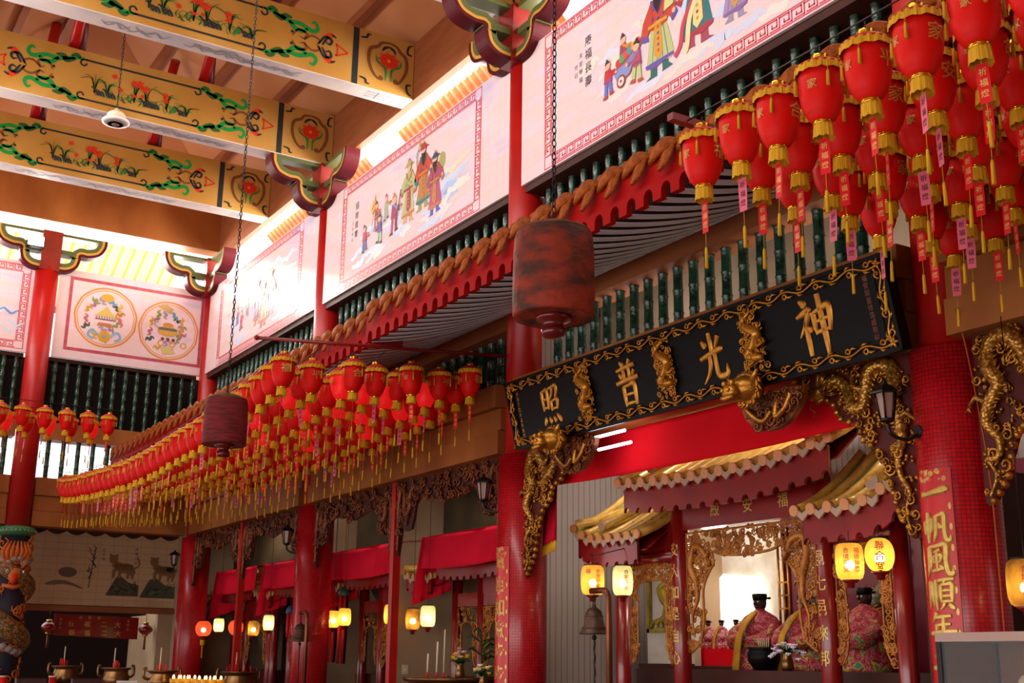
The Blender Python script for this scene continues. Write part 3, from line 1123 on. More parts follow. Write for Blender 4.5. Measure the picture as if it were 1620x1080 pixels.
# handcart with fruit
Wc = 0.012
mb.poly([(-10.56, 8.44), (-10.47, 8.27), (-10.24, 8.30), (-10.02, 8.60), (-10.06, 8.62), (-10.30, 8.48)], G, Wc, paint('#8a98d0'))
mb.ribbon([(-10.60, 8.45), (-10.30, 8.49), (-10.0, 8.66)], .03, G, Wc + .001, paint('#a85838'))
mb.ribbon([(-10.47, 8.27), (-10.24, 8.30), (-10.0, 8.62)], .025, G, Wc + .001, paint('#a85838'))
for k, c in enumerate(('#d83848', '#58a868', '#e05050', '#5098a8', '#d8a040', '#d84868')):
    mb.disc(-10.46 + .075 * k, 8.53 + .025 * k, .055, G, Wc - .002 + .0003 * k, paint(c), 10)
for r, c in ((.085, '#8a4830'), (.06, '#f0d8d0'), (.02, '#8a4830')):
    mb.disc(-10.40, 8.27, r, G, Wc + .003 + (0.085 - r) * .02, paint(c), 14)
fig(mb, -10.66, 8.16, .50, G, ('#6878c8', '#d03040', '#c02838', '#c04038', '#3a2c30', '#7a60a0'), 1, 'child', w0=.014)
fig(mb, -10.10, 8.12, .56, G, ('#c0cc88', '#b85070', '#7a8ac0', '#c05038', '#3a2c30', '#8a4a60'), -1, 'child', w0=.014)
fig(mb, -9.70, 8.06, 1.22, G, ('#bcc884', '#c84838', '#6a58a8', '#2c6a60', '#d87a30', '#d8a038'), 1, 'court', beard=True, prop='scroll')
fig(mb, -9.02, 8.12, 1.30, G, ('#2c7a80', '#c89a3c', '#b03848', '#a84858', '#3a3440', '#e8d890'), -1, 'court', beard=True)
mb.ribbon(spline([(-9.05, 8.75), (-9.25, 8.5), (-9.32, 8.25), (-9.42, 8.15)], 5), .07, G, .011, paint('#c84858'))
mb.ribbon(spline([(-9.0, 8.75), (-9.15, 8.5), (-9.2, 8.2), (-9.25, 8.12)], 5), .08, G, .0115, paint('#e8dca8'))
fig(mb, -8.42, 8.14, .9, G, ('#a890b8', '#b8788a', '#8a68a0', '#a090b0', '#3a2c30', '#c8a050'), -1, 'court')
fig(mb, -7.75, 8.10, .8, G, ('#b0a0c8', '#a87898', '#8a68a0', '#a090b0', '#3a2c30', '#c8a050'), -1, 'child')
mb.build('painted_scene', o)

# middle mural
X0 = CX[2] + 0.09; X1 = CX[1] - 0.07
F = FW(X0, YP, ZP)
o = mural_board('tiled_mural', X0, X1, 'white tiled mural of three tall robed figures and a flag bearer, beside the nearest mural', F, X1 - X0, HP, .07)
mb = MB(); key_border(mb, 0.78, X1 - X0 - .86, 0.02, HP - 0.02, F, 0.002); mb.build('key_border', o)
mb = MB()
clouds(mb, X0 + .9, X1 - 1.3, ZP + .25, ZP + 1.0, G, rr, 30, ['#c8d6f0', '#d2dcf2', '#f2dcde', '#f2e4da'])
clouds(mb, -15.2, X1 - 1.5, ZP + .5, ZP + 1.2, G, rr, 8, ['#b0c8f0', '#f8dcc0'])
for i, ch in enumerate('招財進寶'):
    mb.char(ch, -17.87, 9.13 - .17 * i, .13, G, .003, paint('#3a3440'), .005)
for i, ch in enumerate('天官賜福'):
    mb.char(ch, -18.02, 8.85 - .10 * i, .06, G, .003, paint('#8a8090'), 0)
fig(mb, -17.08, 8.45, .50, G, ('#b06848', '#a04848', '#c86848', '#7a5040', '#5a4050', '#b09050'), 1, 'child', prop='flag')
fig(mb, -16.72, 8.50, .46, G, ('#98b088', '#a8b888', '#c87888', '#7a5040', '#b04860', '#c0a060'), 1, 'child', prop='tray')
fig(mb, -17.50, 8.18, .48, G, ('#5868b0', '#c83848', '#b83040', '#404880', '#3a2c30', '#8a4060'), 1, 'child', w0=.014)
fig(mb, -16.93, 8.16, .52, G, ('#b8d0b0', '#4860a8', '#b85070', '#3a3a40', '#3a2c30', '#c04858'), -1, 'child', w0=.014)
fig(mb, -16.42, 8.17, .70, G, ('#b84868', '#a84060', '#7a90c8', '#2a2a30', '#c88a40', '#90405a'), 1, 'child', prop='tray')
fig(mb, -15.92, 8.22, 1.06, G, ('#b8c488', '#b0bc80', '#c87840', '#c8a878', '#a8a860', '#b03848'), -1, 'court', prop='staff')
fig(mb, -15.44, 8.28, 1.12, G, ('#a88a48', '#c84838', '#3a7a78', '#9a9a58', '#b83838', '#d07838'), 1, 'court', beard=True, prop='sceptre')
fig(mb, -15.05, 8.08, 1.02, G, ('#b85078', '#a84868', '#c87848', '#5058b0', '#3a4a68', '#c0884a'), 1, 'court', beard=True, prop='disc')
mb.build('painted_scene', o)

# farthest mural of the shrine side
X0 = CX[3] + 0.15; X1 = CX[2] - 0.07
F = FW(X0, YP, ZP)
o = mural_board('tiled_mural', X0, X1, 'white tiled mural with a pink-bordered group of orange robed figures, nearest the far corner', F, X1 - X0, HP, .07)
mb = MB(); key_border(mb, 0.75, X1 - X0 - .86, 0.02, HP - 0.02, F, 0.002); mb.build('key_border', o)
mb = MB()
clouds(mb, X0 + .9, X1 - 1.3, ZP + .2, ZP + 1.5, G, rr, 24, ['#b8c8f0', '#f8dcc0', '#f6cfc0', '#c8d4f4'])
for i, ch in enumerate('福祿壽'):
    mb.char(ch, -24.0, 8.95 - .17 * i, .12, G, .003, paint('#5a5460'), .005)
fig(mb, -23.74, 8.36, .40, G, ('#6878b8', '#5868a8', '#c04858', '#404880', '#3a2c30', '#8a4060'), 1, 'child')
fig(mb, -23.48, 8.20, .44, G, ('#c83848', '#c83040', '#a83040', '#404040', '#3a2c30', '#8a4060'), 1, 'child')
fig(mb, -23.15, 8.42, .44, G, ('#4a4a58', '#58505a', '#c8a060', '#9a8a60', '#3a2c30', '#b09050'), -1, 'child')
fig(mb, -22.55, 8.10, 1.0, G, ('#4a4880', '#d8683a', '#b84858', '#b09050', '#d86a40', '#c04848'), 1, 'court')
fig(mb, -22.20, 7.98, .98, G, ('#c8a060', '#d87040', '#c84838', '#b85848', '#c86038', '#d09050'), 1, 'court', beard=True)
fig(mb, -21.83, 8.12, 1.0, G, ('#88a0c8', '#d07838', '#c84838', '#4a4858', '#b85838', '#b85040'), 1, 'court', prop='sceptre')
mb.build('painted_scene', o)

# far end: two medallions
F = FB(BX + .06, 4.72, ZP)
o = mural_board('tiled_mural', 0, 0, 'white tiled panel with two round orange-ringed medallions, above the far end', F, 3.28, HP, .07)
mb = MB(); key_border(mb, .22, 3.16, .18, 1.80, F, .002, band=.07, plain=True); mb.build('plain_border', o)
mb = MB()


def ring(mb, u, v, r, F, w, wd, mt, n=40):
    mb.ribbon([(u + r * math.cos(2 * PI * i / n) * (1 + .015 * math.sin(i * 1.7)), v + r * math.sin(2 * PI * i / n)) for i in range(n + 1)], wd, F, w, mt)


def swirl(mb, u, v, s, F, w, c, rnd):
    a = rnd.uniform(0, 6)
    pts = spline([(u + s * (k - 2) * .5 * math.cos(a) - s * .3 * math.sin(a) * (-1) ** k, v + s * (k - 2) * .5 * math.sin(a) + s * .3 * math.cos(a) * (-1) ** k) for k in range(5)], 5)
    mb.ribbon(pts, [.055 * math.sin(PI * (.15 + .7 * i / (len(pts) - 1))) for i in range(len(pts))], F, w, paint(c))


for (cu, cv), base in (((1.03, 1.0), 0), ((2.4, .92), 1)):
    ring(mb, cu, cv, .65, F, .003, .035, paint('#e09038'))
    ring(mb, cu, cv, .60, F, .0035, .022, paint('#e8a850'))
    rnd = random.Random(20 + base)
    cols = ['#d8a030', '#b07a98', '#6aa8c8', '#4a5a58', '#c87880', '#90a050', '#a898c0', '#e0b048', '#c88a30']
    for k in range(17):
        a = k * 2.39996
        q = .27 + .24 * ((k * 7) % 5) / 5
        swirl(mb, cu + q * math.cos(a), cv + q * math.sin(a), .10, F, .004 + k * .0002, cols[k % len(cols)], rnd)
    if base == 0:
        mb.poly([(cu - .25, cv + .02), (cu + .22, cv + .02), (cu + .1, cv + .14), (cu, cv + .26), (cu - .08, cv + .16)], F, .008, paint('#d8c060'))
        mb.rect(cu - .22, cu + .22, cv - .06, cv - .03, F, .0085, paint('#8a6070'))
        for k in range(8):
            mb.rect(cu - .2 + .055 * k, cu - .185 + .055 * k, cv - .05, cv + .02, F, .009, paint('#8a6070'))
        mb.poly([(cu - .18, cv - .2), (cu + .16, cv - .2), (cu + .12, cv - .12), (cu - .14, cv - .12)], F, .0085, paint('#c07840'))
        mb.disc(cu, cv - .42, .13, F, .009, paint('#e0a028'), 18)
        mb.disc(cu, cv - .42, .05, F, .0095, paint('#88a8a0'), 10)
        for s, c in ((-1, '#78b0d0'), (1, '#88b8d8')):
            mb.ribbon(spline([(cu + s * .12, cv - .42), (cu + s * .26, cv - .3), (cu + s * .34, cv - .42), (cu + s * .22, cv - .5)], 5), .05, F, .0085, paint(c))
        mb.disc(cu, cv + .44, .14, F, .0085, paint('#e0a838'), 14, .09)
    else:
        mb.disc(cu - .02, cv - .02, .23, F, .0085, paint('#d8a848'), 18, .12)
        mb.rect(cu - .22, cu + .18, cv + .0, cv + .06, F, .009, paint('#6a6a60'))
        mb.disc(cu - .02, cv + .12, .12, F, .0087, paint('#d89848'), 14, .06)
        for s in (-1, 1):
            mb.ribbon(spline([(cu - .02 + s * .2, cv + .02), (cu + s * .32, cv + .12), (cu + s * .24, cv + .18)], 5), .03, F, .009, paint('#a8a8b8'))
        for k in (-.12, 0, .12):
            mb.disc(cu + k, cv - .2, .04, F, .009, paint('#7a3a30'), 8)
        mb.poly([(cu - .3, cv + .52), (cu + .0, cv + .38), (cu + .08, cv + .5), (cu - .1, cv + .6)], F, .0085, paint('#d0b068'))
        mb.poly([(cu - .1, cv - .55), (cu + .2, cv - .5), (cu + .05, cv - .36), (cu - .15, cv - .4)], F, .0085, paint('#d8c878'))
        for k in range(3):
            ring(mb, cu - .15 + .25 * k, cv - .3, .06, F, .009, .03, paint('#e0a848'), 12)
mb.build('painted_medallions', o)

# far end: sea waves
F = FB(BX + .06, .95, ZP)
o = mural_board('tiled_mural', 0, 0, 'white tiled panel with blue sea waves, cut by the picture edge at the far end', F, 3.28, HP, .07)
mb = MB(); key_border(mb, .12, 3.2, .06, 1.88, F, .002); mb.build('key_border', o)
mb = MB()
for k in range(34):
    u, v = rr.uniform(.4, 2.8), rr.uniform(.26, .85)
    pts = spline([(u + .08 * i, v + .05 * math.sin(i * 1.6)) for i in range(6)], 4)
    mb.ribbon(pts, [.05 * math.sin(PI * (.1 + .8 * i / (len(pts) - 1))) for i in range(len(pts))], F, .0025 + k * .0001, paint(rr.choice(['#6a9ad0', '#9abce0', '#4a78b0', '#c8dcf0', '#d8e4f0'])))
mb.build('painted_waves', o)


# ------------------------------------------------------------------ glazed bamboo balusters
def bamboo_proto(h, r, nodes):
    mb = MB()
    prof = []
    z = 0
    st = h / nodes
    for i in range(nodes):
        prof += [(r, z + .012), (r * .97, z + st * .5), (r, z + st - .018), (r * 1.13, z + st - .008), (r * 1.13, z + st)]
        z += st
    prof = [(r, 0)] + prof
    mb.lathe(prof, M['bamboo'], 12)
    return mb


def bamboo_row(label_fn, group, pts, h, r, nodes, seed):
    rnd = random.Random(seed)
    first = None
    for i, p in enumerate(pts):
        if first is None:
            o = bamboo_proto(h, r, nodes).build('bamboo_baluster', local=True)
            first = o
        else:
            o = first.copy()
            COL.objects.link(o)
        o.location = p
        o.rotation_euler = (0, 0, rnd.uniform(0, 6.28))
        tag(o, label_fn(i, len(pts)), 'baluster', group, 'thing')


SP = 0.262
BAYN = ['nearest', 'middle', 'farthest']
for b in range(3):
    xa, xb = CX[b + 1] + .46, CX[b] - .3
    n = int((xb - xa) / SP)
    where = ['nearest shrine-side mural', 'middle shrine-side mural', 'shrine-side mural in the far corner'][b]
    bamboo_row(lambda i, k, w=where: 'green glazed bamboo baluster, %s from the left under the %s' % (ordinal(i), w),
               'upper balusters under the %s' % where, [(xa + SP * i, 8.18, 6.2) for i in range(n + 1)], 1.4, .052, 4, b)
bamboo_row(lambda i, k: 'green glazed bamboo baluster, %s from the left behind the top of the black signboard' % ordinal(i),
           'lower balusters behind the signboard', [(CX[1] + .6 + SP * i, 8.22, 5.06) for i in range(21)], .78, .055, 3, 11)
bamboo_row(lambda i, k: 'dark bamboo baluster behind the hanging lanterns, %s from the column by the signboard' % ordinal(i),
           'lower balusters behind the lantern canopy', [(CX[1] - .5 - SP * i, 8.22, 5.06) for i in range(8)], .78, .055, 3, 12)
bamboo_row(lambda i, k: 'slender mottled green bamboo baluster, %s from the left under the two-medallion panel' % ordinal(i),
           'balusters under the medallion panel', [(BX - .1, 4.86 + .245 * i, 6.3) for i in range(13)], 1.34, .05, 6, 13)
bamboo_row(lambda i, k: 'slender mottled green bamboo baluster, %s left of the floodlit column under the wave panel' % ordinal(i),
           'balusters under the wave panel', [(BX - .1, 4.08 - .245 * i, 6.3) for i in range(4)], 1.34, .05, 6, 14)
bamboo_row(lambda i, k: 'short dark baluster in the low far gap, %s right of the dragon column' % ordinal(i),
           'low balusters at the far end', [(BX - .1, 4.9 + .3 * i, 5.15) for i in range(5)], .8, .05, 3, 15)
bamboo_row(lambda i, k: 'short dark baluster in the low far gap, %s left of the dragon column' % ordinal(i),
           'low balusters at the far end left of the dragon column', [(BX - .1, 4.05 - .3 * i, 5.15) for i in range(2)], .8, .05, 3, 16)


# ------------------------------------------------------------------ painted ceiling beams
def beam_painting(F):
    mb = MB()
    c0 = 3.53                                     # centre of the painting along the beam (beam starts at y=.9)
    ink, gr, gd, rd, br = M['ink'], M['green'], M['green_dk'], M['flower_red'], paint('#7a4a28')
    w = .004
    rnd = random.Random(5)
    # corner lines of the centre field
    for s in (-1, 1):
        mb.ribbon([(c0 + s * .93, .83 - .0), (c0 - s * .0, .83)], .035, F, w, ink)
        mb.ribbon([(c0 + s * .95, .13), (c0 - s * .0, .13)], .035, F, w, ink)
        for v, q in ((.83, -1), (.13, 1)):
            mb.ribbon(spline([(c0 + s * .90, v), (c0 + s * .99, v + .01 * q), (c0 + s * 1.01, v + .08 * q), (c0 + s * .95, v + .11 * q), (c0 + s * .91, v + .06 * q)], 5), .03, F, w, ink)
    # grasses, rocks, flowers and butterflies
    for k in range(60):
        u = c0 + rnd.uniform(-.62, .85)
        v = .24 + rnd.uniform(-.02, .08)
        mb.ribbon(spline([(u, v), (u + rnd.uniform(-.06, .06), v + .06), (u + rnd.uniform(-.14, .14), v + rnd.uniform(.06, .14))], 3),
                  [.018, .016, .014, .01, .008, .006, .003], F, w + k * .00002, rnd.choice((gr, gd)))
    for u, h in ((-.75, .36), (-.55, .30), (-.1, .40), (.1, .42), (.45, .36), (.8, .2)):
        for k in range(9):
            a = rnd.uniform(-.9, .9)
            mb.ribbon(spline([(c0 + u, .28), (c0 + u + .08 * a, .28 + h * .7), (c0 + u + .28 * a, .28 + h * rnd.uniform(.55, 1.0))], 4),
                      [.016 - .0014 * j for j in range(9)], F, w + .0012, rnd.choice((gr, gd)))
    for u, v, r in ((-.45, .66, .055), (-.02, .62, .09), (.08, .56, .08), (-.12, .62, .07), (.42, .55, .06), (.43, .46, .06), (.03, .42, .04), (-.1, .40, .04), (-.33, .45, .05)):
        for k in range(8):
            a = k * PI / 4 + rnd.uniform(-.2, .2)
            mb.ribbon([(c0 + u, v), (c0 + u + r * .6 * math.cos(a), v + r * .6 * math.sin(a)), (c0 + u + r * math.cos(a), v + r * math.sin(a))],
                      [.012, r * .35, .004], F, w + .0016 + k * .00005, rd)
    for u in (-.68, -.5, .1, .22, .7):
        for q in (0, .05, .1):
            mb.ribbon(spline([(c0 + u + q, .25), (c0 + u + q - .05, .33), (c0 + u + q - .10, .38 - q), (c0 + u + q - .13, .37 - q)], 4), [.02, .026, .03, .032, .034, .034, .034, .03, .028, .024, .02, .012, .006], F, w + .0015 + q * .001, ink)
        mb.poly([(c0 + u - .06, .25), (c0 + u + .10, .25), (c0 + u + .04, .33), (c0 + u - .02, .34)], F, w + .0013, paint('#5a5038'))
    # leafy scrolls and knots toward both ends
    for s in (-1, 1):
        def Q(a, b):
            a = .95 + (a - 1.02) * .86 if a < 2.8 else (2.54 + (a - 3.03) if a < 3.3 else (a - .46))
            return (c0 + s * a, b)

        def rib(pts, wd, mt, n=6, ww=w):
            p = spline([Q(*q) for q in pts], n)
            k = len(p)
            mb.ribbon(p, [wd * 1.35 * (.35 + .65 * math.sin(PI * min(1, .1 + .9 * i / (k - 1)))) for i in range(k)], F, ww, mt)
        for vs in (1, -1):
            def y(b):
                return .48 + vs * b
            rib([(1.02, y(.36)), (1.25, y(.33)), (1.5, y(.26)), (1.72, y(.27)), (1.95, y(.20)), (2.05, y(.26)), (2.0, y(.36)), (1.93, y(.33))], .055, gr)
            rib([(1.2, y(.33)), (1.35, y(.27)), (1.42, y(.33)), (1.55, y(.33))], .07, gd)
            rib([(1.5, y(.27)), (1.62, y(.17)), (1.78, y(.16)), (1.85, y(.22))], .06, gr)
            rib([(1.1, y(.36)), (1.18, y(.40)), (1.28, y(.36))], .05, gd)
            rib([(1.58, y(.04)), (1.68, y(.16)), (1.85, y(.13)), (1.8, y(.04)), (1.72, y(.06))], .03, br)
            rib([(1.8, y(.02)), (1.95, y(.12)), (2.1, y(.08)), (2.05, y(.0))], .03, br)
            rib([(2.08, y(.02)), (2.2, y(.17)), (2.33, y(.14)), (2.3, y(.06)), (2.22, y(.08))], .035, ink)
            rib([(2.15, y(.02)), (2.3, y(.22)), (2.42, y(.2))], .035, ink)
            mb.disc(*Q(1.57, y(.10)), .025, F, w, ink, 8)
            mb.poly([Q(2.18, y(.2)), Q(2.3, y(.27)), Q(2.36, y(.18))][::(1 if s * vs < 0 else -1)], F, w + .001, rd)
            mb.ribbon([Q(2.42, y(.10)), Q(2.52, y(.06)), Q(2.66, y(0))], .025, F, w, rd)
            mb.ribbon([Q(2.42, y(.10)), Q(2.46, y(.03)), Q(2.44, y(0))], .025, F, w, rd)
        # dark end band
        mb.rect(*sorted((c0 + s * 2.44, c0 + s * 2.54)), 0.0, .98, F, w, ink)
        for v, q in ((.92, -1), (.07, 1)):
            rib([(3.06, v + .08 * q), (3.16, v + .06 * q), (3.18, v), (3.24, v)], .03, ink)
            rib([(3.94, v + .16 * q), (3.86, v + .14 * q), (3.88, v + .02 * q), (3.95, v - .02 * q)], .03, ink)
        # flower medallion
        mu, mv = 3.53, .50
        for k, (dx, r1, wd, mt) in enumerate(((0, .0, .035, br),)):
            for t in (-1, 1):
                rib([(mu, mv + .37), (mu + t * .13, mv + .34), (mu + t * .20, mv + .26), (mu + t * .30, mv + .18), (mu + t * .32, mv - .02), (mu + t * .25, mv - .2), (mu + t * .17, mv - .3), (mu + t * .12, mv - .26)], .045, br)
                mb.disc(*Q(mu + t * .13, mv - .28), .045, F, w + .001, br, 10)
                rib([(mu + t * .05, mv - .30), (mu + t * .06, mv - .1), (mu + t * .2, mv + .0), (mu + t * .22, mv + .1)], .03, gr)
                rib([(mu, mv + .3), (mu + t * .08, mv + .26), (mu + t * .12, mv + .2)], .035, M['ink'])
        for k in range(18):
            a = 2 * PI * k / 18
            r = .21 if k % 2 else .17
            mb.ribbon([Q(mu, mv + .05), Q(mu + r * .6 * math.cos(a), mv + .05 + r * .5 * math.sin(a)), Q(mu + r * math.cos(a), mv + .05 + r * .75 * math.sin(a))],
                      [.01, .05, .012], F, w + .0015 + k * .00005, rd)
        mb.disc(*Q(mu, mv + .05), .03, F, w + .003, paint('#e88a30'), 8)
    return mb


def soffit_painting(F, wid):
    mb = MB()
    rnd = random.Random(9)
    c = paint('#8f9298')
    for k in range(20):
        u = 1.9 + rnd.uniform(0, 3.2)
        pts = spline([(u + .1 * i, wid / 2 + rnd.uniform(-.1, .1)) for i in range(5)], 4)
        mb.ribbon(pts, [.035 * math.sin(PI * (.1 + .8 * i / (len(pts) - 1))) for i in range(len(pts))], F, .003 + k * .0001, c)
    for v in (.1, .18, .26):
        mb.ribbon([(6.3, v), (6.72, v)], .025, F, .003, c)
    mb.ribbon([(6.5, .06), (6.5, .30)], .025, F, .0035, c)
    for u in (6.8, 6.95):
        mb.ribbon([(u, .06), (u, .30)], .025, F, .003, c)
    mb.ribbon([(6.74, .18), (7.02, .18)], .025, F, .0036, c)
    return mb


for i, (x, lab) in enumerate(((-12.75, 'painted ochre beam above the nearest cloud bracket, mostly beyond the picture top'),
                              (-16.0, 'ochre ceiling beam with painted flowers, topmost in the photo'),
                              (-19.2, 'ochre ceiling beam with painted flowers, behind the round pendant'),
                              (-22.4, 'ochre ceiling beam with painted flowers, lowest and nearest the far end'))):
    o = empty('painted_beam', (x - .18, 4.45, 10.34), lab, 'beam', 'painted ceiling beams')
    mb = MB()
    mb.box(x - .36, x, 0.93, 7.97, 10.352, 11.34, M['beam_face'])
    mb.box(x - .37, x + .005, 0.93, 7.97, 10.34, 10.353, M['beam_soffit'])
    mb.build('beam_body', o)
    beam_painting(FB(x, .92, 10.352)).build('painted_face', o)
    soffit_painting(lambda u, v, w, x=x: (x - .36 + v, .92 + u, 10.34 - w), .36).build('painted_soffit', o)
    # roof posts and slanting struts standing on the beam
    if i:
        for y in (3.45, 5.65):
            h = 11.36 + (2.14 * (1 - abs(y - 4.45) / 3.65)) - 11.34
            sd = 'left' if y < 4 else 'right'
            p = empty('roof_post', (x - .2, y, 11.34), 'maroon roof post standing on the %s flower-painted beam, %s of its pair' % (['', 'topmost', 'middle', 'lowest'][i], sd), 'post', 'roof posts')
            MB().tube([(x - .2, y, 11.34), (x - .2, y, 11.34 + h)], .09, M['purple'], 14).build('post_shaft', p)
            MB().tube([(x - .2, y - .12, 11.38), (x + 1.1, y - .12, 11.34 + h - .1)], .09, M['red_paint'], 12).build('slanting_strut', p)
# ------------------------------------------------------------------ inner eaves under the murals
def ridge_ornament():
    """overlapping leaf, hanging drip leaf and ball of orange glazed ceramic, along +x, facing -y"""
    mb = MB()
    c = M['ceramic_orange']

    def leaf(path, wd, th):
        """flat pointed leaf: path of (x, y, z), half widths across z, thickness along y"""
        P = spline(path, 5)
        n = len(P)
        vs = []
        for i, p in enumerate(P):
            a, b = Vector(P[max(i - 1, 0)]), Vector(P[min(i + 1, n - 1)])
            d = (b - a).normalized()
            nrm = Vector((0, -1, 0))
            sd = d.cross(nrm).normalized()
            h = wd * (math.sin(PI * (.03 + .94 * i / (n - 1))) ** 1.15)
            q = Vector(p)
            for j in range(8):
                t = 2 * PI * j / 8
                vs.append(q + sd * (h * math.cos(t)) + nrm * (th * math.sin(t)))
        fs = [(i * 8 + j, i * 8 + (j + 1) % 8, (i + 1) * 8 + (j + 1) % 8, (i + 1) * 8 + j) for i in range(n - 1) for j in range(8)]
        fs += [tuple(range(8))[::-1], tuple((n - 1) * 8 + j for j in range(8))]
        mb.add(vs, fs, c, True)
    leaf([(-.19, -.03, -.075), (-.08, -.06, -.01), (.06, -.055, .03), (.21, -.01, .0)], .07, .026)
    leaf([(.14, -.04, .0), (.12, -.08, -.07), (.06, -.09, -.14), (-.02, -.08, -.20)], .066, .018)
    mb.ball((-.17, -.01, .05), .046, c, 8)
    mb.tube([(.11, -.08, -.02), (.05, -.105, -.12), (-.01, -.10, -.17)], .007, c, 5)
    return mb


def eave(name, label, x0, x1, yf, zf, yb, zb, fh, pitch, end_left=False):
    o = empty(name, ((x0 + x1) / 2, yb, zb), label, 'roof')
    N = 12

    def prof(t):            # flat at the lip, steeper toward the wall
        return yf + (yb - yf) * t, zf + (zb - zf) * (0.45 * t + 0.55 * t * t)
    nb = int((x1 - x0) / pitch)
    half = pitch * .27
    pans, arch = MB(), MB()
    for i in range(nb + 1):
        xc = x0 + pitch * (i + .5)
        # pan strip between two channels
        vs, fs = [], []
        for k in range(N + 1):
            y, z = prof(k / N)
            vs += [(xc - pitch + half, y, z), (xc - half, y, z)]
        pans.add(vs, [(2 * k, 2 * k + 1, 2 * k + 3, 2 * k + 2) for k in range(N)], M['eave_strip'], flip=True)
        # rounded channel
        vs, fs = [], []
        q = 8
        for k in range(N + 1):
            y, z = prof(k / N)
            for j in range(q + 1):
                a = PI * j / q
                vs.append((xc - half * math.cos(a), y, z + (.05 if 0 < j < q else 0) + half * 1.1 * math.sin(a)))
        for k in range(N):
            for j in range(q):
                fs.append((k * (q + 1) + j, k * (q + 1) + j + 1, (k + 1) * (q + 1) + j + 1, (k + 1) * (q + 1) + j))
        arch.add(vs, fs, M['eave_dark'], True, flip=True)
    for mb, nm in ((pans, 'roof_strip'), (arch, 'roof_channel')):
        ob = mb.build(nm, o)
        ob['kind'] = 'stuff'
        s = ob.modifiers.new('thickness', 'SOLIDIFY'); s.thickness = 0.012; s.offset = 1
    # red board with a notch at every channel
    mb = MB()
    F = FW(0, yf, zf)
    low, pts = -.02, []
    for i in range(nb + 1):
        xc = x0 + pitch * (i + .5)
        if xc + half > x1:
            break
        pts += [(xc - half * 1.0, low)]
        for j in range(1, 8):
            a = PI * j / 8
            pts.append((xc - half * math.cos(a), low + .05 + half * 1.25 * math.sin(a)))
        pts += [(xc + half, low)]
    pts = [(x0, low)] + pts + [(x1, low), (x1, fh), (x0, fh)]
    mb.prism(pts, F, 0, .06, M['red_board'])
    if end_left:
        mb.box(x0, x0 + .05, yf, yf + .42, zf - .02, zf + fh, M['red_dark'])
    mb.build('eave_board', o)
    # glazed ornaments along the top edge
    n = int((x1 - x0) / .37)
    first = None
    for i in range(n):
        if first is None:
            first = ridge_ornament().build('ridge_ornament', o, local=True)
            c = first
        else:
            c = first.copy(); COL.objects.link(c); c.parent = o
        c.location = Vector((x0 + .2 + .37 * i, yf - .03, zf + fh + .03)) - o.location
    MB().tube([(x0 + .02, yf - .03, zf + fh), (x1, yf - .03, zf + fh)], .035, M['ceramic_orange'], 8).build('ridge_roll', o)
    return o


eave('scalloped_eave', 'red scalloped eave with orange leaf ornaments above the black signboard', -13.0, -3.0, 6.02, 5.36, 8.38, 6.26, .36, .235, True)
eave('scalloped_eave', 'red scalloped eave behind the lantern canopy, running to the far corner', -25.9, -13.02, 6.2, 5.42, 8.38, 6.26, .34, .235)


# ------------------------------------------------------------------ festival lanterns
LCH = ['福', '安', '家', '合', '平']


def wrap(F0, r):
    """map a flat glyph around a vertical cylinder of radius r"""
    return lambda u, v, w: ((r + w) * math.cos(F0 + u / r), (r + w) * math.sin(F0 + u / r), v)


BODY = [(.060, -.062), (.118, -.078), (.132, -.11), (.134, -.15), (.133, -.20), (.128, -.25), (.117, -.30), (.100, -.345), (.078, -.38), (.058, -.40)]


def body_r(z):
    for (r0, z0), (r1, z1) in zip(BODY, BODY[1:]):
        if z0 >= z >= z1:
            return r0 + (r1 - r0) * (z - z0) / (z1 - z0)
    return .13


def lantern_body(mb, mt):
    prof = []
    for (r0, z0), (r1, z1) in zip(BODY, BODY[1:]):
        k = max(1, round((z0 - z1) / .022))
        for i in range(k):
            t = i / k
            prof += [(r0 + (r1 - r0) * t, z0 + (z1 - z0) * t), (r0 + (r1 - r0) * (t + .5 / k) - .0016, z0 + (z1 - z0) * (t + .5 / k))]
    prof.append(BODY[-1])
    mb.lathe(prof, mt, 20)


def fringe_ring(mb, r, z0, z1, n, mt, flare=1.08):
    prof_top, vs, fs = [], [], []
    for j in range(n):
        a = 2 * PI * j / n
        k = 1 if j % 2 else .965
        vs += [(r * k * math.cos(a), r * k * math.sin(a), z0),
               (r * flare * k * math.cos(a), r * flare * k * math.sin(a), z1 + (.008 if j % 3 == 0 else 0))]
    for j in range(n):
        q = (j + 1) % n
        fs.append((2 * j, 2 * j + 1, 2 * q + 1, 2 * q))
    mb.add(vs, fs, mt, False, flip=True)


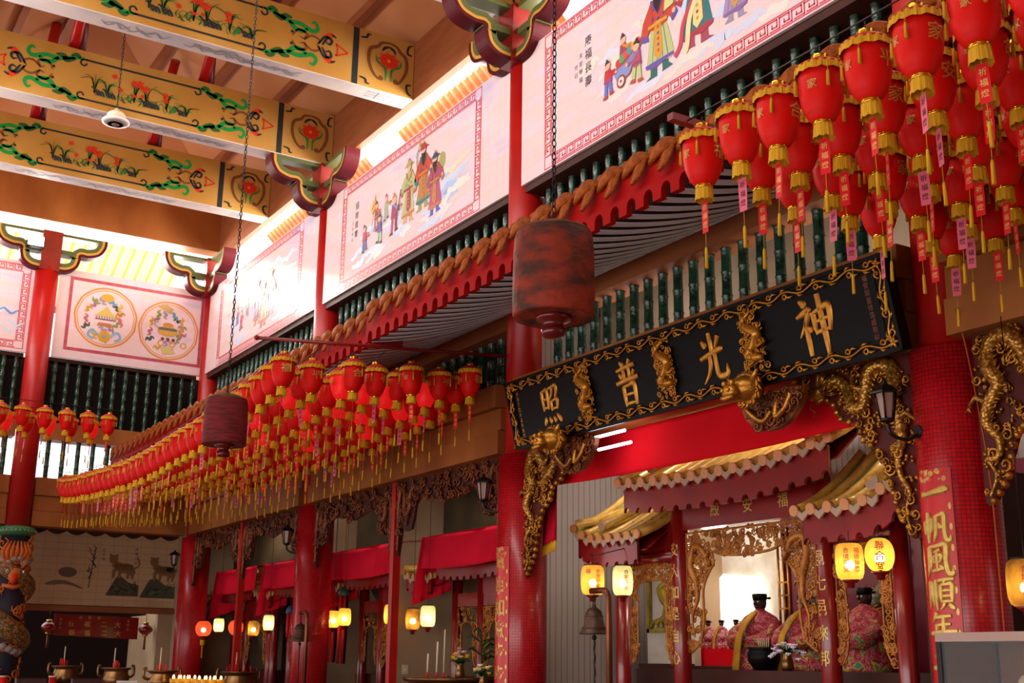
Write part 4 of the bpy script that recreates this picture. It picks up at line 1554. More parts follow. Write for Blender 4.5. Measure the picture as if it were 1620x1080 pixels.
def lantern_pieces(ch, tag_mt, lit=False, simple=False):
    P = {}
    b = MB(); lantern_body(b, M['lant_lit'] if lit else M['lant_red'])
    for a0 in (0.3, 0.3 + PI):
        W = wrap(a0, .134)
        b.char(ch, 0, -.19, .105, lambda u, v, w: (lambda rr: (rr * math.cos(a0 + u / .134), rr * math.sin(a0 + u / .134), v))(body_r(v) + .003), 0, M['gold_paint'], .01)
    for a0, c in ((1.6, '安'), (1.6 + PI, '家')):
        b.char(c, 0, -.2, .06, lambda u, v, w, a0=a0: (lambda rr: (rr * math.cos(a0 + u / .134), rr * math.sin(a0 + u / .134), v))(body_r(v) + .003), 0, M['gold_paint'], .01)
    P['lantern_body'] = b
    c = MB()
    c.lathe([(.149, -.068), (.150, -.058), (.125, -.04), (.085, -.016), (.05, 0)], M['lant_cap'], 20)
    P['lantern_cap'] = c
    g = MB()
    g.lathe([(.046, -.004), (.05, .008), (.044, .016), (.05, .026), (.036, .034), (.0, .036)], M['gold_metal'], 14)
    g.tube([(0, 0, .03), (0, 0, .09)], .004, M['iron'], 5)
    P['top_collar'] = g
    f = MB(); fringe_ring(f, .151, -.058, -.112, 40, M['fringe'], 1.03)
    P['rim_fringe'] = f
    lo = MB()
    lo.lathe([(.05, -.392), (.062, -.396), (.058, -.408), (.062, -.418), (.05, -.42)], M['gold_metal'], 14)
    fringe_ring(lo, .057, -.416, -.505, 28, M['fringe'], 1.12)
    P['lower_fringe'] = lo
    s = MB()
    for k in range(4):
        a = k * PI / 2 + .7
        x, y = .152 * math.cos(a), .152 * math.sin(a)
        s.tube([(x, y, -.07), (x, y, -.135)], .0016, M['fringe'], 4)
        s.ball((x, y, -.137), .006, M['green'], 6)
        s.tube([(x, y, -.14), (x, y, -.15), (x, y, -.235)], [.006, .009, .012], M['fringe'], 6)
    P['side_tassels'] = s
    t = MB()
    FT = lambda u, v, w: (u, -w, v)
    t.prism([(-.032, -.50), (.032, -.50), (.034, -.60), (.030, -.72), (-.030, -.72), (-.034, -.60)], FT, -.0012, .0012, tag_mt)
    ink = M['tag_gold'] if tag_mt is M['tag_red'] else M['tag_black']
    for i, q in enumerate('祈福燈'):
        for sg in (1, -1):
            t.char(q, 0, -.545 - .06 * i, .042, (lambda u, v, w, sg=sg: (u * sg, -sg * .002, v)), 0, ink, .006)
    P['paper_tag'] = t
    z = MB()
    z.tube([(0, 0, -.42), (0, 0, -.5)], .0025, M['fringe'], 4)
    z.tube([(0, 0, -.72), (0, 0, -.82)], .002, M['fringe'], 4)
    z.ball((0, 0, -.815), .007, M['green'], 6)
    z.tube([(0, 0, -.82), (0, 0, -.835), (0, 0, -.96)], [.006, .010, .013], M['fringe'], 6)
    P['tail_tassel'] = z
    return P


PROTO = {}


def lantern(x, y, z, label, group, rnd, lit=False, simple=False, yaw=None):
    ch = rnd.choice(LCH)
    tg = 'tag_red' if rnd.random() < .68 else 'tag_pink'
    key = (ch, tg, lit, simple)
    if key not in PROTO:
        P = lantern_pieces(ch, M[tg], lit)
        if simple:
            mb = MB()
            for p in P.values():
                base = len(mb.v)
                mb.v += p.v
                for f, mi, sm in zip(p.f, p.mi, p.sm):
                    mb.f.append(tuple(i + base for i in f)); mb.mi.append(mb.m(p.mats[mi])); mb.sm.append(sm)
            o = mb.build('hanging_lantern', local=True)
        else:
            o = empty('hanging_lantern', (0, 0, 0))
            for nm, p in P.items():
                p.build(nm, o, local=True)
        PROTO[key] = o
    else:
        o = copy_tree(PROTO[key])
    o.location = (x, y, z)
    o.rotation_euler = (rnd.uniform(-.03, .03), rnd.uniform(-.03, .03), rnd.uniform(-.6, .6) if yaw is None else yaw)
    tag(o, label, 'lantern', group, 'thing')
    return o


def cord(pts, label, group=None, r=.006):
    o = MB().tube(pts, r, M['black'], 5).build('lantern_cord')
    return tag(o, label, 'cord', group, 'thing')


rl = random.Random(42)


def sag(x):
    """height of the sagging canopy cords along the hall"""
    t = (x + 18.9) / 5.9
    return 4.68 + .36 * t * t if t > -1.2 else 5.2


DY = .415
litset = {(2, 1), (1, 2), (3, 1), (5, 1), (4, 2), (2, 4), (4, 4), (3, 3), (5, 3), (1, 5), (6, 4), (3, 6), (5, 6), (2, 8), (4, 9)}
rodn = ['front row', 'second row', 'third row', 'fourth row', 'fifth row', 'sixth row', 'innermost row']
NCOL = 33
for r in range(7):
    y = 4.93 + DY * r + (.05 if r in (2, 5) else 0)
    for c in range(NCOL):
        if r >= 3 and c > 28 - (r - 3) * 3:
            continue
        if r == 6 and c > 12:
            continue
        x = -12.98 - .352 * c - (.14 if r % 2 else 0)
        z = sag(x) + .034 * r + rl.uniform(-.015, .015)
        lantern(x, y, z, 'red fringed lantern in left canopy, %s, %s from the hanging rod' % (rodn[r], ordinal(c)),
                'lanterns of the left canopy', rl, (r, c) in litset, simple=(c > 13))
    xe = -25.4 + (r * 1.0 if r > 2 else 0)
    cord([(-12.9 + (xe + 12.9) * k / 16, y, sag(-12.9 + (xe + 12.9) * k / 16) + .085 + .034 * r) for k in range(17)], 'black cord carrying the %s of left-canopy lanterns' % rodn[r], 'canopy cords')
o = empty('hanging_rod', (-12.9, 7.87, 5.1), 'thin maroon rod from the signboard column holding the left lantern canopy', 'rod')
MB().tube([(-12.9, 4.55, 5.17), (-12.86, 7.88, 5.42)], .022, M['red_dark'], 10).build('rod_bar', o)
MB().ball((-12.9, 4.55, 5.17), .032, M['red_dark'], 8).build('rod_knob', o)

for r in range(7):
    y = 4.93 + DY * r
    for c in range(9):
        x = -5.60 + .352 * c + (.1 if r % 2 else 0)
        if x > -2.9 - .25 * 0 or x < -.78 * y - 9:
            continue
        # only the lanterns that reach the picture
        if x > -.60 * y - .0 + .1:
            continue
        lantern(x, y, 5.04 + rl.uniform(-.02, .02) + .004 * c, 'red fringed lantern in near right canopy, %s, %s from left end' % (rodn[r], ordinal(c)),
                'lanterns of the near right canopy', rl, False)
    cord([(-5.75, y, 5.15), (-1.5, y, 5.19)], 'black cord carrying the %s of the near right lanterns' % rodn[r], 'near canopy cords')
o = empty('hanging_rod', (-5.75, 7.87, 5.1), 'maroon rod end at the left edge of the near right lantern canopy', 'rod')
MB().box(-5.80, -5.74, 4.80, 7.87, 5.13, 5.18, M['red_dark']).build('rod_bar', o)

for r in range(2):
    for c in range(12 - r):
        y = 5.42 - .39 * c - .2 * r
        lantern(-23.3 - .55 * r, y, 6.10 - .02 * r, 'small red lantern of the far-end canopy, %s row, %s from its right end' % (['front', 'rear'][r], ordinal(c)),
                'lanterns of the far-end canopy', rl, r == 1 and c in (0, 2, 4), simple=True)
    cord([(-23.3 - .55 * r, 5.6, 6.19 - .02 * r), (-23.3 - .55 * r, .9, 6.19 - .02 * r)], 'black cord of the %s lantern row at the far end' % ['front', 'rear'][r], 'far cords')


# ------------------------------------------------------------------ hanging drums, pendant
def chain(mb, x, y, z0, z1, link=.06, r=.005):
    n = int((z1 - z0) / (link * .8))
    for i in range(n):
        zc = z0 + (i + .5) * link * .8
        pts = []
        for k in range(8):
            a = 2 * PI * k / 8
            p, q = .014 * math.cos(a), link * .5 * math.sin(a)
            pts.append((x + (p if i % 2 else 0), y + (0 if i % 2 else p), zc + q))
        mb.tube(pts, r, M['iron'], 4, closed=True)


def drum(x, y, zc, r, h, label, near):
    o = empty('hanging_drum', (x, y, zc - h / 2 - .14), label, 'drum')
    mb = MB()
    z0, z1 = zc - h / 2, zc + h / 2
    mb.lathe([(.0, z0 + .012), (r * .80, z0 + .01), (r * .97, z0), (r * 1.0, z0 + .02), (r * 1.01, z0 + h * .25), (r, z0 + h * .5), (r * .99, z0 + h * .75), (r * .97, z1 - .06), (r * .93, z1 - .02)],
             M['rust'] if near else M['rust_maroon'], 48, (x, y, 0), caps=False)
    mb.build('drum_shell', o)
    mb = MB()
    mb.lathe([(r * .94, z1 - .022), (r * .90, z1 - .005), (r * .6, z1 + .03), (r * .25, z1 + .055), (0, z1 + .06)], M['rust_top'], 40, (x, y, 0))
    mb.build('drum_lid', o)
    mb = MB()
    mb.lathe([(r * .45, z0 + .012), (r * .42, z0 - .015), (r * .26, z0 - .03), (r * .23, z0 - .06), (r * .30, z0 - .075), (r * .31, z0 - .10), (r * .25, z0 - .125), (0, z0 - .135)], M['maroon_gloss'], 24, (x, y, 0))
    mb.build('drum_boss', o)
    mb = MB(); chain(mb, x, y, z1 + .03, 13.2)
    mb.build('hanging_chain', o)
    return o


drum(-6.27, 4.2, 4.07, .268, .60, 'rusty red cylindrical drum hanging on a chain in front of the red eave', True)
drum(-12.72, 4.2, 4.12, .238, .52, 'worn maroon cylindrical drum on a chain in front of the left lantern canopy', False)

o = empty('pendant_fitting', (-17.6, 3.75, 9.44), 'small cream round pendant fitting on a thin chain below the painted beams', 'pendant')
mb = MB()
c = (-17.6, 3.75, 9.45)
mb.lathe([(.0, .0), (.05, .0), (.055, .01), (.12, .01), (.16, .02), (.20, .03), (.205, .05), (.195, .07)], M['white_plastic'], 32, c)
mb.build('pendant_disc', o)
mb = MB()
mb.lathe([(.195, .07), (.15, .10), (.13, .13), (.14, .15), (.12, .18), (.10, .20), (.05, .22), (.02, .27), (0, .28)], M['cream'], 32, c)
mb.build('pendant_housing', o)
mb = MB()
mb.lathe([(.035, -.006), (.05, -.006), (.055, .0)], M['case_frame'], 24, c)
mb.lathe([(.10, .004), (.115, .004)], M['case_frame'], 24, c)
mb.build('pendant_rings', o)
mb = MB(); chain(mb, c[0], c[1], 9.72, 12.9, .09, .005); mb.build('hanging_chain', o)

# floodlight on the far column
o = empty('floodlight', (BX + .5, 4.1, 10.0), 'glaring white floodlight beside the bracket of the far column', 'lamp')
mb = MB(); mb.box(BX + .34, BX + .5, 3.92, 4.26, 9.88, 10.12, M['black']); mb.tube([(BX + .2, 4.3, 9.95), (BX + .4, 4.15, 9.95)], .03, M['black'], 8); mb.build('lamp_housing', o)
mb = MB(); mb.box(BX + .5, BX + .51, 3.94, 4.24, 9.90, 10.10, M['spot']); mb.build('lamp_glass', o)
area_light('floodlight_beam', (BX + .54, 4.1, 10.0), (-14, 6, 7.0), .3, .2, 30, (1, .97, .92))
# ------------------------------------------------------------------ the long signboard
TL = math.radians(13)
ct, st_ = math.cos(TL), math.sin(TL)
SX0, SX1, SY, SZ, SH = -12.08, -6.27, 7.58, 4.06, .81
XM_ = (SX0 + SX1) / 2


def FS(u, v, w):               # u along the board, v up the tilted face, w out of it
    return (SX0 + u, SY - v * st_ - w * ct, SZ + v * ct - w * st_)


SW = SX1 - SX0
sign = empty('signboard', (XM_, 7.7, SZ), 'long black lacquer signboard with four large gold characters, tilted between the columns', 'sign')
mb = MB()
mb.prism([(0, 0), (SW, 0), (SW, SH), (0, SH)], FS, -.09, 0, M['black_lacquer'])
for a, b, c, d in ((0, SW, 0, .035), (0, SW, SH - .035, SH), (0, .035, 0, SH), (SW - .035, SW, 0, SH)):
    mb.prism([(a, c), (b, c), (b, d), (a, d)], FS, 0, .025, M['black_lacquer'])
for a, b, c, d in ((.14, SW - .14, .13, .136), (.14, SW - .14, SH - .136, SH - .13), (.14, .146, .13, SH - .13), (SW - .146, SW - .14, .13, SH - .13)):
    mb.prism([(a, c), (b, c), (b, d), (a, d)], FS, 0, .008, M['black_lacquer'])
mb.build('board', sign)
mb = MB()
GB = M['gold_bright']


def vine(p0, p1, n):
    dx, dy = (p1[0] - p0[0]), (p1[1] - p0[1])
    L = math.hypot(dx, dy); dx /= L; dy /= L

    def G(a, b, w):
        return FS(p0[0] + dx * a - dy * b, p0[1] + dy * a + dx * b, w)
    pts = [G(L * i / (n * 8), .024 * math.sin(PI * i / 8), .018) for i in range(n * 8 + 1)]
    mb.tube(pts, .0095, GB, 5)
    for i in range(n):
        a = L * (i + .5) / n
        s = 1 if i % 2 == 0 else -1
        curl(mb, a, -.012 * s, .036, G, .016, GB, tr=.010, a0=PI * .9 if s > 0 else -PI * .9, sgn=s, turns=1.05, n=12)
        mb.tube([G(a + .012, -.018 * s, .02), G(a + .045, -.036 * s, .022), G(a + .085, -.030 * s, .014)], [.008, .014, .003], GB, 5)
        mb.tube([G(a - .05, .02 * s, .02), G(a - .02, .046 * s, .022), G(a + .02, .046 * s, .014)], [.006, .012, .003], GB, 5)


vine((.08, SH - .08), (SW - .08, SH - .08), 30)
vine((.08, .08), (SW - .08, .08), 30)
vine((.08, .08), (.08, SH - .08), 4)
vine((SW - .08, .08), (SW - .08, SH - .08), 4)
for u, v in ((.08, .08), (.08, SH - .08), (SW - .08, .08), (SW - .08, SH - .08)):
    for k in range(5):
        a = k * 1.257
        mb.tube([FS(u, v, .015), FS(u + .05 * math.cos(a), v + .05 * math.sin(a), .02)], [.02, .008], GB, 6)
mb.build('vine_border', sign)

# the four characters (brush strokes: centre line and widths)
def brush(mb, strokes, u, v, size, F, w, mt, sx=.8, weight=1.3):
    for k, s in enumerate(strokes):
        pts = [(p[0], p[1]) for p in s]
        wd = [p[2] for p in s]
        P = spline([(a, b, c) for (a, b), c in zip(pts, wd)], 5) if len(s) > 2 else [(s[0][0] + (s[1][0] - s[0][0]) * i / 6, s[0][1] + (s[1][1] - s[0][1]) * i / 6, s[0][2] + (s[1][2] - s[0][2]) * i / 6) for i in range(7)]
        n = len(P)
        vs, fs = [], []
        for i in range(n):
            a, b = P[max(i - 1, 0)], P[min(i + 1, n - 1)]
            dx, dy = (b[0] - a[0]) * sx, b[1] - a[1]
            l = math.hypot(dx, dy) or 1
            nx, ny = -dy / l, dx / l
            h = max(P[i][2], .006) * size / 2 * weight
            c = (u + (P[i][0] - .5) * size * sx, v + (P[i][1] - .5) * size)
            for t, ww in ((1, 0), (.55, .012), (-.55, .012), (-1, 0)):
                vs.append(F(c[0] + nx * h * t, c[1] + ny * h * t, w + ww * min(1, h * 60)))
        for i in range(n - 1):
            for j in range(3):
                fs.append((i * 4 + j, i * 4 + j + 1, i * 4 + j + 5, i * 4 + j + 4))
        fs += [(0, 1, 2, 3), tuple((n - 1) * 4 + j for j in (3, 2, 1, 0))]
        mb.add(vs, fs, mt, False, flip=True)


H_, V_ = .075, .095
KJ = {
    '神': [[(.20, .96, .05), (.30, .88, .12), (.33, .83, .04)],
          [(.06, .70, .05), (.22, .74, .09), (.40, .78, .10), (.40, .72, .03)],
          [(.38, .76, .09), (.26, .55, .08), (.06, .36, .02)],
          [(.26, .60, .06), (.26, .30, .09), (.26, .02, .07)],
          [(.30, .50, .04), (.38, .44, .10), (.41, .40, .04)],
          [(.50, .72, .10), (.50, .50, .08), (.53, .34, .05)],
          [(.50, .70, .06), (.72, .75, .08), (.93, .77, .10), (.92, .55, .09), (.88, .36, .06)],
          [(.54, .55, .05), (.72, .57, .06), (.88, .58, .05)],
          [(.54, .38, .06), (.72, .39, .07), (.88, .40, .05)],
          [(.70, 1.0, .09), (.71, .6, .10), (.72, .3, .10), (.72, -.06, .05)]],
    '光': [[(.50, 1.0, .08), (.51, .80, .10), (.50, .58, .08)],
          [(.20, .86, .05), (.28, .76, .12), (.32, .70, .05)],
          [(.82, .90, .10), (.74, .78, .08), (.64, .66, .02)],
          [(.06, .50, .08), (.40, .56, .09), (.75, .61, .10), (.94, .61, .05)],
          [(.40, .56, .08), (.38, .34, .09), (.26, .14, .07), (.04, -.02, .02)],
          [(.60, .58, .08), (.59, .30, .09), (.62, .10, .11), (.78, .06, .11), (.95, .09, .10), (.98, .28, .03)]],
    '普': [[(.30, .98, .05), (.37, .90, .11), (.40, .86, .04)],
          [(.72, 1.0, .09), (.64, .92, .06), (.58, .87, .02)],
          [(.10, .80, .06), (.50, .84, .08), (.90, .86, .08)],
          [(.38, .82, .07), (.38, .68, .08), (.39, .56, .05)],
          [(.62, .83, .07), (.61, .68, .08), (.60, .56, .05)],
          [(.18, .72, .05), (.25, .65, .10), (.28, .60, .04)],
          [(.84, .75, .08), (.77, .66, .06), (.71, .60, .02)],
          [(.02, .52, .08), (.50, .56, .09), (.98, .58, .08)],
          [(.28, .42, .09), (.28, .20, .09), (.29, -.02, .05)],
          [(.28, .42, .06), (.52, .44, .07), (.74, .45, .10), (.74, .2, .09), (.73, -.02, .06)],
          [(.30, .23, .05), (.50, .24, .06), (.72, .24, .05)],
          [(.30, .03, .06), (.50, .04, .07), (.72, .04, .05)]],
    '照': [[(.10, .92, .09), (.10, .65, .08), (.11, .40, .05)],
          [(.10, .90, .06), (.25, .92, .07), (.38, .93, .09), (.38, .68, .08), (.37, .42, .05)],
          [(.12, .68, .05), (.24, .69, .06), (.36, .69, .05)],
          [(.12, .46, .06), (.24, .47, .06), (.37, .47, .05)],
          [(.50, .94, .06), (.72, .97, .07), (.90, .97, .10), (.88, .78, .08), (.78, .68, .04)],
          [(.68, .94, .07), (.62, .78, .07), (.46, .64, .02)],
          [(.54, .62, .08), (.54, .48, .07), (.55, .36, .05)],
          [(.54, .60, .06), (.72, .62, .06), (.88, .63, .09), (.87, .5, .08), (.84, .38, .05)],
          [(.56, .40, .05), (.70, .41, .06), (.85, .41, .05)],
          [(.14, .24, .04), (.09, .12, .10), (.03, .03, .05)],
          [(.33, .22, .04), (.38, .12, .10), (.40, .04, .04)],
          [(.56, .22, .04), (.62, .12, .10), (.64, .04, .04)],
          [(.76, .26, .05), (.88, .13, .12), (.96, .03, .05)]],
    '一': [[(.04, .52, .12), (.2, .50, .10), (.6, .56, .11), (.92, .62, .15), (.98, .55, .05)]],
    '帆': [[(.08, .70, .08), (.09, .45, .10), (.10, .25, .04)],
          [(.08, .68, .06), (.25, .71, .08), (.38, .72, .10), (.37, .45, .09), (.30, .30, .04)],
          [(.23, .98, .09), (.23, .5, .10), (.23, .0, .06)],
          [(.55, .86, .10), (.54, .5, .10), (.50, .2, .08), (.40, .02, .02)],
          [(.55, .84, .06), (.70, .87, .08), (.82, .87, .11), (.82, .4, .10), (.86, .10, .11), (.98, .06, .10), (1.0, .22, .02)],
          [(.62, .62, .05), (.70, .48, .11), (.72, .42, .04)]],
    '風': [[(.18, .92, .10), (.17, .5, .11), (.14, .2, .08), (.02, .0, .02)],
          [(.18, .92, .06), (.5, .95, .08), (.80, .96, .12), (.79, .5, .11), (.84, .12, .12), (.98, .06, .11), (1.0, .24, .02)],
          [(.62, .84, .08), (.46, .78, .06), (.32, .74, .02)],
          [(.34, .62, .08), (.34, .52, .08), (.35, .42, .04)],
          [(.34, .62, .05), (.50, .64, .06), (.64, .65, .09), (.62, .52, .07), (.60, .44, .04)],
          [(.36, .44, .05), (.48, .45, .06), (.60, .45, .05)],
          [(.49, .76, .07), (.49, .45, .09), (.49, .20, .06)],
          [(.28, .16, .06), (.45, .19, .08), (.64, .22, .05)],
          [(.58, .34, .04), (.66, .24, .11), (.68, .16, .04)]],
    '順': [[(.12, .92, .09), (.12, .5, .09), (.03, .05, .02)],
          [(.24, .88, .08), (.24, .5, .09), (.24, .15, .04)],
          [(.37, .96, .09), (.37, .5, .10), (.37, .0, .04)],
          [(.46, .92, .07), (.72, .95, .08), (.98, .96, .06)],
          [(.70, .94, .07), (.66, .86, .07), (.60, .80, .03)],
          [(.54, .78, .09), (.54, .5, .09), (.54, .24, .05)],
          [(.54, .78, .06), (.74, .80, .07), (.90, .80, .10), (.90, .5, .09), (.89, .24, .05)],
          [(.56, .60, .05), (.72, .61, .06), (.88, .61, .05)],
          [(.56, .43, .05), (.72, .44, .06), (.88, .44, .05)],
          [(.56, .26, .06), (.72, .27, .07), (.88, .27, .05)],
          [(.66, .22, .08), (.58, .10, .06), (.46, .0, .02)],
          [(.78, .22, .05), (.88, .10, .11), (.97, .0, .05)]],
    '年': [[(.32, 1.0, .10), (.24, .84, .08), (.08, .68, .02)],
          [(.26, .83, .06), (.52, .86, .08), (.82, .88, .07)],
          [(.28, .60, .06), (.52, .62, .07), (.78, .63, .06)],
          [(.28, .62, .09), (.28, .48, .08), (.28, .36, .05)],
          [(.02, .34, .09), (.5, .38, .10), (.98, .40, .10)],
          [(.55, .86, .09), (.55, .4, .11), (.55, -.08, .06)]],
    '好': [[(.24, .96, .09), (.16, .60, .09), (.12, .40, .07), (.28, .22, .09), (.44, .06, .05)],
          [(.40, .72, .08), (.30, .36, .08), (.04, .02, .02)],
          [(.02, .60, .07), (.24, .66, .08), (.46, .70, .06)],
          [(.54, .86, .06), (.74, .89, .08), (.90, .90, .10), (.80, .76, .06), (.72, .66, .03)],
          [(.72, .68, .08), (.78, .40, .10), (.74, .06, .10), (.62, .04, .03)],
          [(.48, .42, .08), (.74, .47, .09), (1.0, .50, .08)]],
}
GL = M['gold_bright']
for ch, u, s in (('神', 4.95, .52), ('光', 3.62, .46), ('普', 2.30, .47), ('照', .86, .44)):
    mb = MB()
    brush(mb, KJ[ch], u, SH / 2 - .01, s, FS, .004, GL, .82)
    mb.build('gold_character', sign)
# carved dragon dividers between the characters
for k, u in enumerate((1.55, 2.93, 4.20)):
    mb = MB()
    dragon(mb, [(u + .02, .17 + .10), (u - .07, .30), (u + .03, .40), (u + .09, .48), (u - .02, .55), (u - .08, .60), (u + .02, .66), (u + .05, .70)], FS, .03, .042,
           M['gold_bright'], M['gold_bright'])
    rnd = random.Random(k)
    carve(mb, [(u - .14, .14), (u + .14, .14), (u + .12, SH - .1), (u - .12, SH - .1)], FS, .010, M['gold_bright'], rnd, 95, .018, .040, .03, .3)
    mb.build('dragon_divider', sign)
mb = MB()
for i, ch in enumerate('天運丁巳年孟冬吉日'):
    mb.char(ch, .21, SH - .17 - .062 * i, .045, FS, .004, M['gold_bright'], .0)
for i, ch in enumerate('福安殿重修落成敬獻'):
    mb.char(ch, SW - .24, SH - .16 - .062 * i, .055, FS, .004, M['copper_carve'], .0)
mb.build('small_inscription', sign)

# gilt lions under the board
def lion(x, label):
    o = empty('carved_lion_bracket', (x, 7.45, 3.72), label, 'carving')
    F = FW(x, 7.52, 3.95)
    mb = MB()
    rnd = random.Random(int(-x * 10))
    mb.ball((x, 7.42, 4.02), (.17, .15, .13), M['gold'], 12)
    mb.ball((x - .05, 7.28, 3.98), (.10, .09, .08), M['gold'], 10)
    for s in (-1, 1):
        mb.ball((x - .05 + s * .05, 7.24, 4.06), .028, M['gold_bright'], 8)
        mb.ball((x - .05 + s * .035, 7.20, 3.99), .022, M['gold_bright'], 8)
        mb.tube([(x + s * .12, 7.38, 4.08), (x + s * .2, 7.36, 4.16)], [.045, .012], M['gold'], 6)
    mb.tube([(x - .12, 7.22, 3.93), (x - .05, 7.19, 3.91), (x + .03, 7.22, 3.93)], .018, M['gold_bright'], 6)
    for k in range(30):
        a = rnd.uniform(0, 6.28)
        curl(mb, .16 * math.cos(a), .06 + .13 * math.sin(a), .045, F, .12, M['gold'], tr=.016, a0=a, n=8)
    mb.build('lion_head', o)
    mb = MB()
    pl = spline([(-.36, .06), (-.38, -.05), (-.30, -.17), (-.12, -.27), (.08, -.27), (.25, -.20), (.38, -.06), (.42, .06)], 4)
    mb.prism(pl, FW(x + .08, 7.66, 3.94), -.03, .03, M['copper_carve'])
    carve(mb, pl, FW(x + .08, 7.62, 3.94), .0, M['copper_carve'], rnd, 55, .03, .06, .03, .3)
    for q in ([(-.3, -.02), (-.18, -.14), (-.05, -.2), (.05, -.12)], [(.3, 0), (.22, -.12), (.1, -.18), (.12, -.05)]):
        mb.tube([FW(x + .08, 7.58, 3.94)(a, b, 0) for a, b in spline(q, 5)], .028, M['gold'], 6)
    mb.build('carved_base', o)


lion(-11.07, 'gilt carved lion under the left part of the black signboard')
lion(-7.93, 'gilt carved lion under the right part of the black signboard')

# fluorescent tubes tucked under the board
for k, (z, y) in enumerate(((4.02, 7.72), (3.90, 7.80))):
    o = empty('fluorescent_tube', (-10.4, y, z), 'white fluorescent tube under the signboard, %s one' % ['upper', 'lower'][k], 'lamp', 'signboard tubes')
    MB().tube([(-10.75, y, z), (-10.15, y, z)], .016, M['tube'], 10).build('tube_glass', o)
    MB().tube([(-10.80, y, z), (-10.74, y, z)], .019, M['iron'], 10).build('tube_cap', o)


# ------------------------------------------------------------------ dragon spandrels under the lintels
def spandrel(x, d, label, W=1.35, H=1.5, gold=True, Y=7.98):
    """d=+1: grows to +x from a column at x, else to -x"""
    o = empty('carved_spandrel', (x + d * W / 3, Y, 4.15 - H), label, 'carving')
    F0 = FW(x, Y, 4.15)
    F = (lambda u, v, w: F0(d * u, v, w))
    poly_ = spline([(W, 0), (W * .98, -.12), (W * .78, -.20), (W * .66, -.30), (W * .60, -.44), (W * .46, -.52), (W * .42, -.66), (W * .30, -.78), (W * .25, -H * .62),
                    (W * .20, -H * .74), (W * .17, -H * .84), (W * .10, -H * .93), (W * .03, -H)], 4)
    poly_ = [(0, 0)] + poly_ + [(0, -H * .98)]
    mb = MB()
    bk = M['backing'] if gold else M['wood_dark']
    mb.prism(poly_, F, -.03, .02, bk)
    mb.build('carved_ground', o)
    mb = MB()
    rnd = random.Random(int(abs(x) * 31) + d)
    mt = M['gold'] if gold else M['copper_carve']
    dragon(mb, [(W * .72, -.16), (W * .60, -.10), (W * .52, -.20), (W * .47, -.36), (W * .40, -.38), (W * .34, -.18), (W * .26, -.06), (W * .14, -.10), (W * .12, -.28),
                (W * .17, -.42), (W * .10, -.56), (W * .08, -.72), (W * .14, -.86), (W * .12, -1.0), (W * .06, -H * .74), (W * .10, -H * .84), (W * .06, -H * .95)],
           F, .03, .062, M['dragon_gold'] if gold else M['copper_carve'], mt)
    mb.build('carved_dragon', o)
    mb = MB()
    carve(mb, [(a * .93 + .02, b * .97 - .01) for a, b in poly_], F, .02, mt, rnd, 120, .03, .06, .04, .45)
    edge = [q for q in poly_ if q[0] > .04][::2]
    for q in edge:
        mb.ball(F(q[0], q[1], .02), .035, mt, 6)
    mb.build('carved_clouds', o)
    return o


spandrel(CX[1] + .27, 1, 'gilt dragon spandrel under the left end of the black signboard', 1.32, 1.55)
spandrel(CX[0] - .27, -1, 'gilt dragon spandrel under the right end of the black signboard', 1.32, 1.55)
spandrel(CX[0] + .34, 1, 'gilt dragon spandrel right of the wall-lamp column, cut by the picture edge', 1.32, 1.35)


def half_bay_carving(x0, x1, label):
    """brown gilt fringe of carving hanging under the lintel of a half bay"""
    o = empty('carved_fringe', ((x0 + x1) / 2, 8.0, 3.2), label, 'carving', 'brown carved fringes')
    W = x1 - x0
    F = FW(x0, 8.0, 4.15)
    top = [(0, 0), (W, 0)]
    low = [(W, -1.05), (W - .05, -1.05), (W - .10, -.85), (W - .14, -.66), (W - .28, -.72), (W - .45, -.70), (W - .52, -.52), (W - .56, -.36), (W - .66, -.28), (W * .62, -.34), (W * .5, -.40),
           (W * .38, -.34), (.66, -.28), (.56, -.36), (.52, -.52), (.45, -.70), (.28, -.72), (.14, -.66), (.10, -.85), (.05, -1.05), (0, -1.05)]
    poly_ = top + low
    mb = MB(); mb.prism(poly_, F, -.03, .01, M['wood_dark']); mb.build('carved_ground', o)
    mb = MB()
    rnd = random.Random(int(abs(x0) * 17))
    carve(mb, poly_, F, .01, M['copper_carve'], rnd, 190, .035, .07, .03, .3)
    mb.build('carved_clouds', o)
    mb = MB()
    for s in (0, 1):
        G = (lambda u, v, w: F(u, v, w)) if s == 0 else (lambda u, v, w: F(W - u, v, w))
        mb.tube([G(a, b, .03) for a, b in spline([(.06, -1.0), (.07, -.7), (.06, -.4), (.12, -.12), (.24, -.14), (.26, -.4), (.32, -.5), (.42, -.4), (.44, -.18), (.6, -.1), (.8, -.16)], 6)],
                [.018 + .022 * math.sin(PI * i / 60) for i in range(61)], M['copper_carve'], 6)
    mb.build('carved_dragon', o)
    return o


for i in (1, 2):
    xm = (CX[i] + CX[i + 1]) / 2 - .02
    wh = ['', 'first', 'second'][i]
    o = MB().box(xm - .055, xm + .055, 7.94, 8.06, 0, 4.17, M['red_paint']).build('bay_post')
    tag(o, 'slim red post between two curtained bays, %s from the signboard column' % wh, 'post', None, 'thing')
    half_bay_carving(xm + .06, CX[i] - .30, 'brown carved fringe right of the slim red post, %s left of the signboard' % ['', 'first bay', 'second bay'][i])
    half_bay_carving(CX[i + 1] + .30, xm - .06, 'brown carved fringe left of the slim red post, %s left of the signboard' % ['', 'first bay', 'second bay'][i])


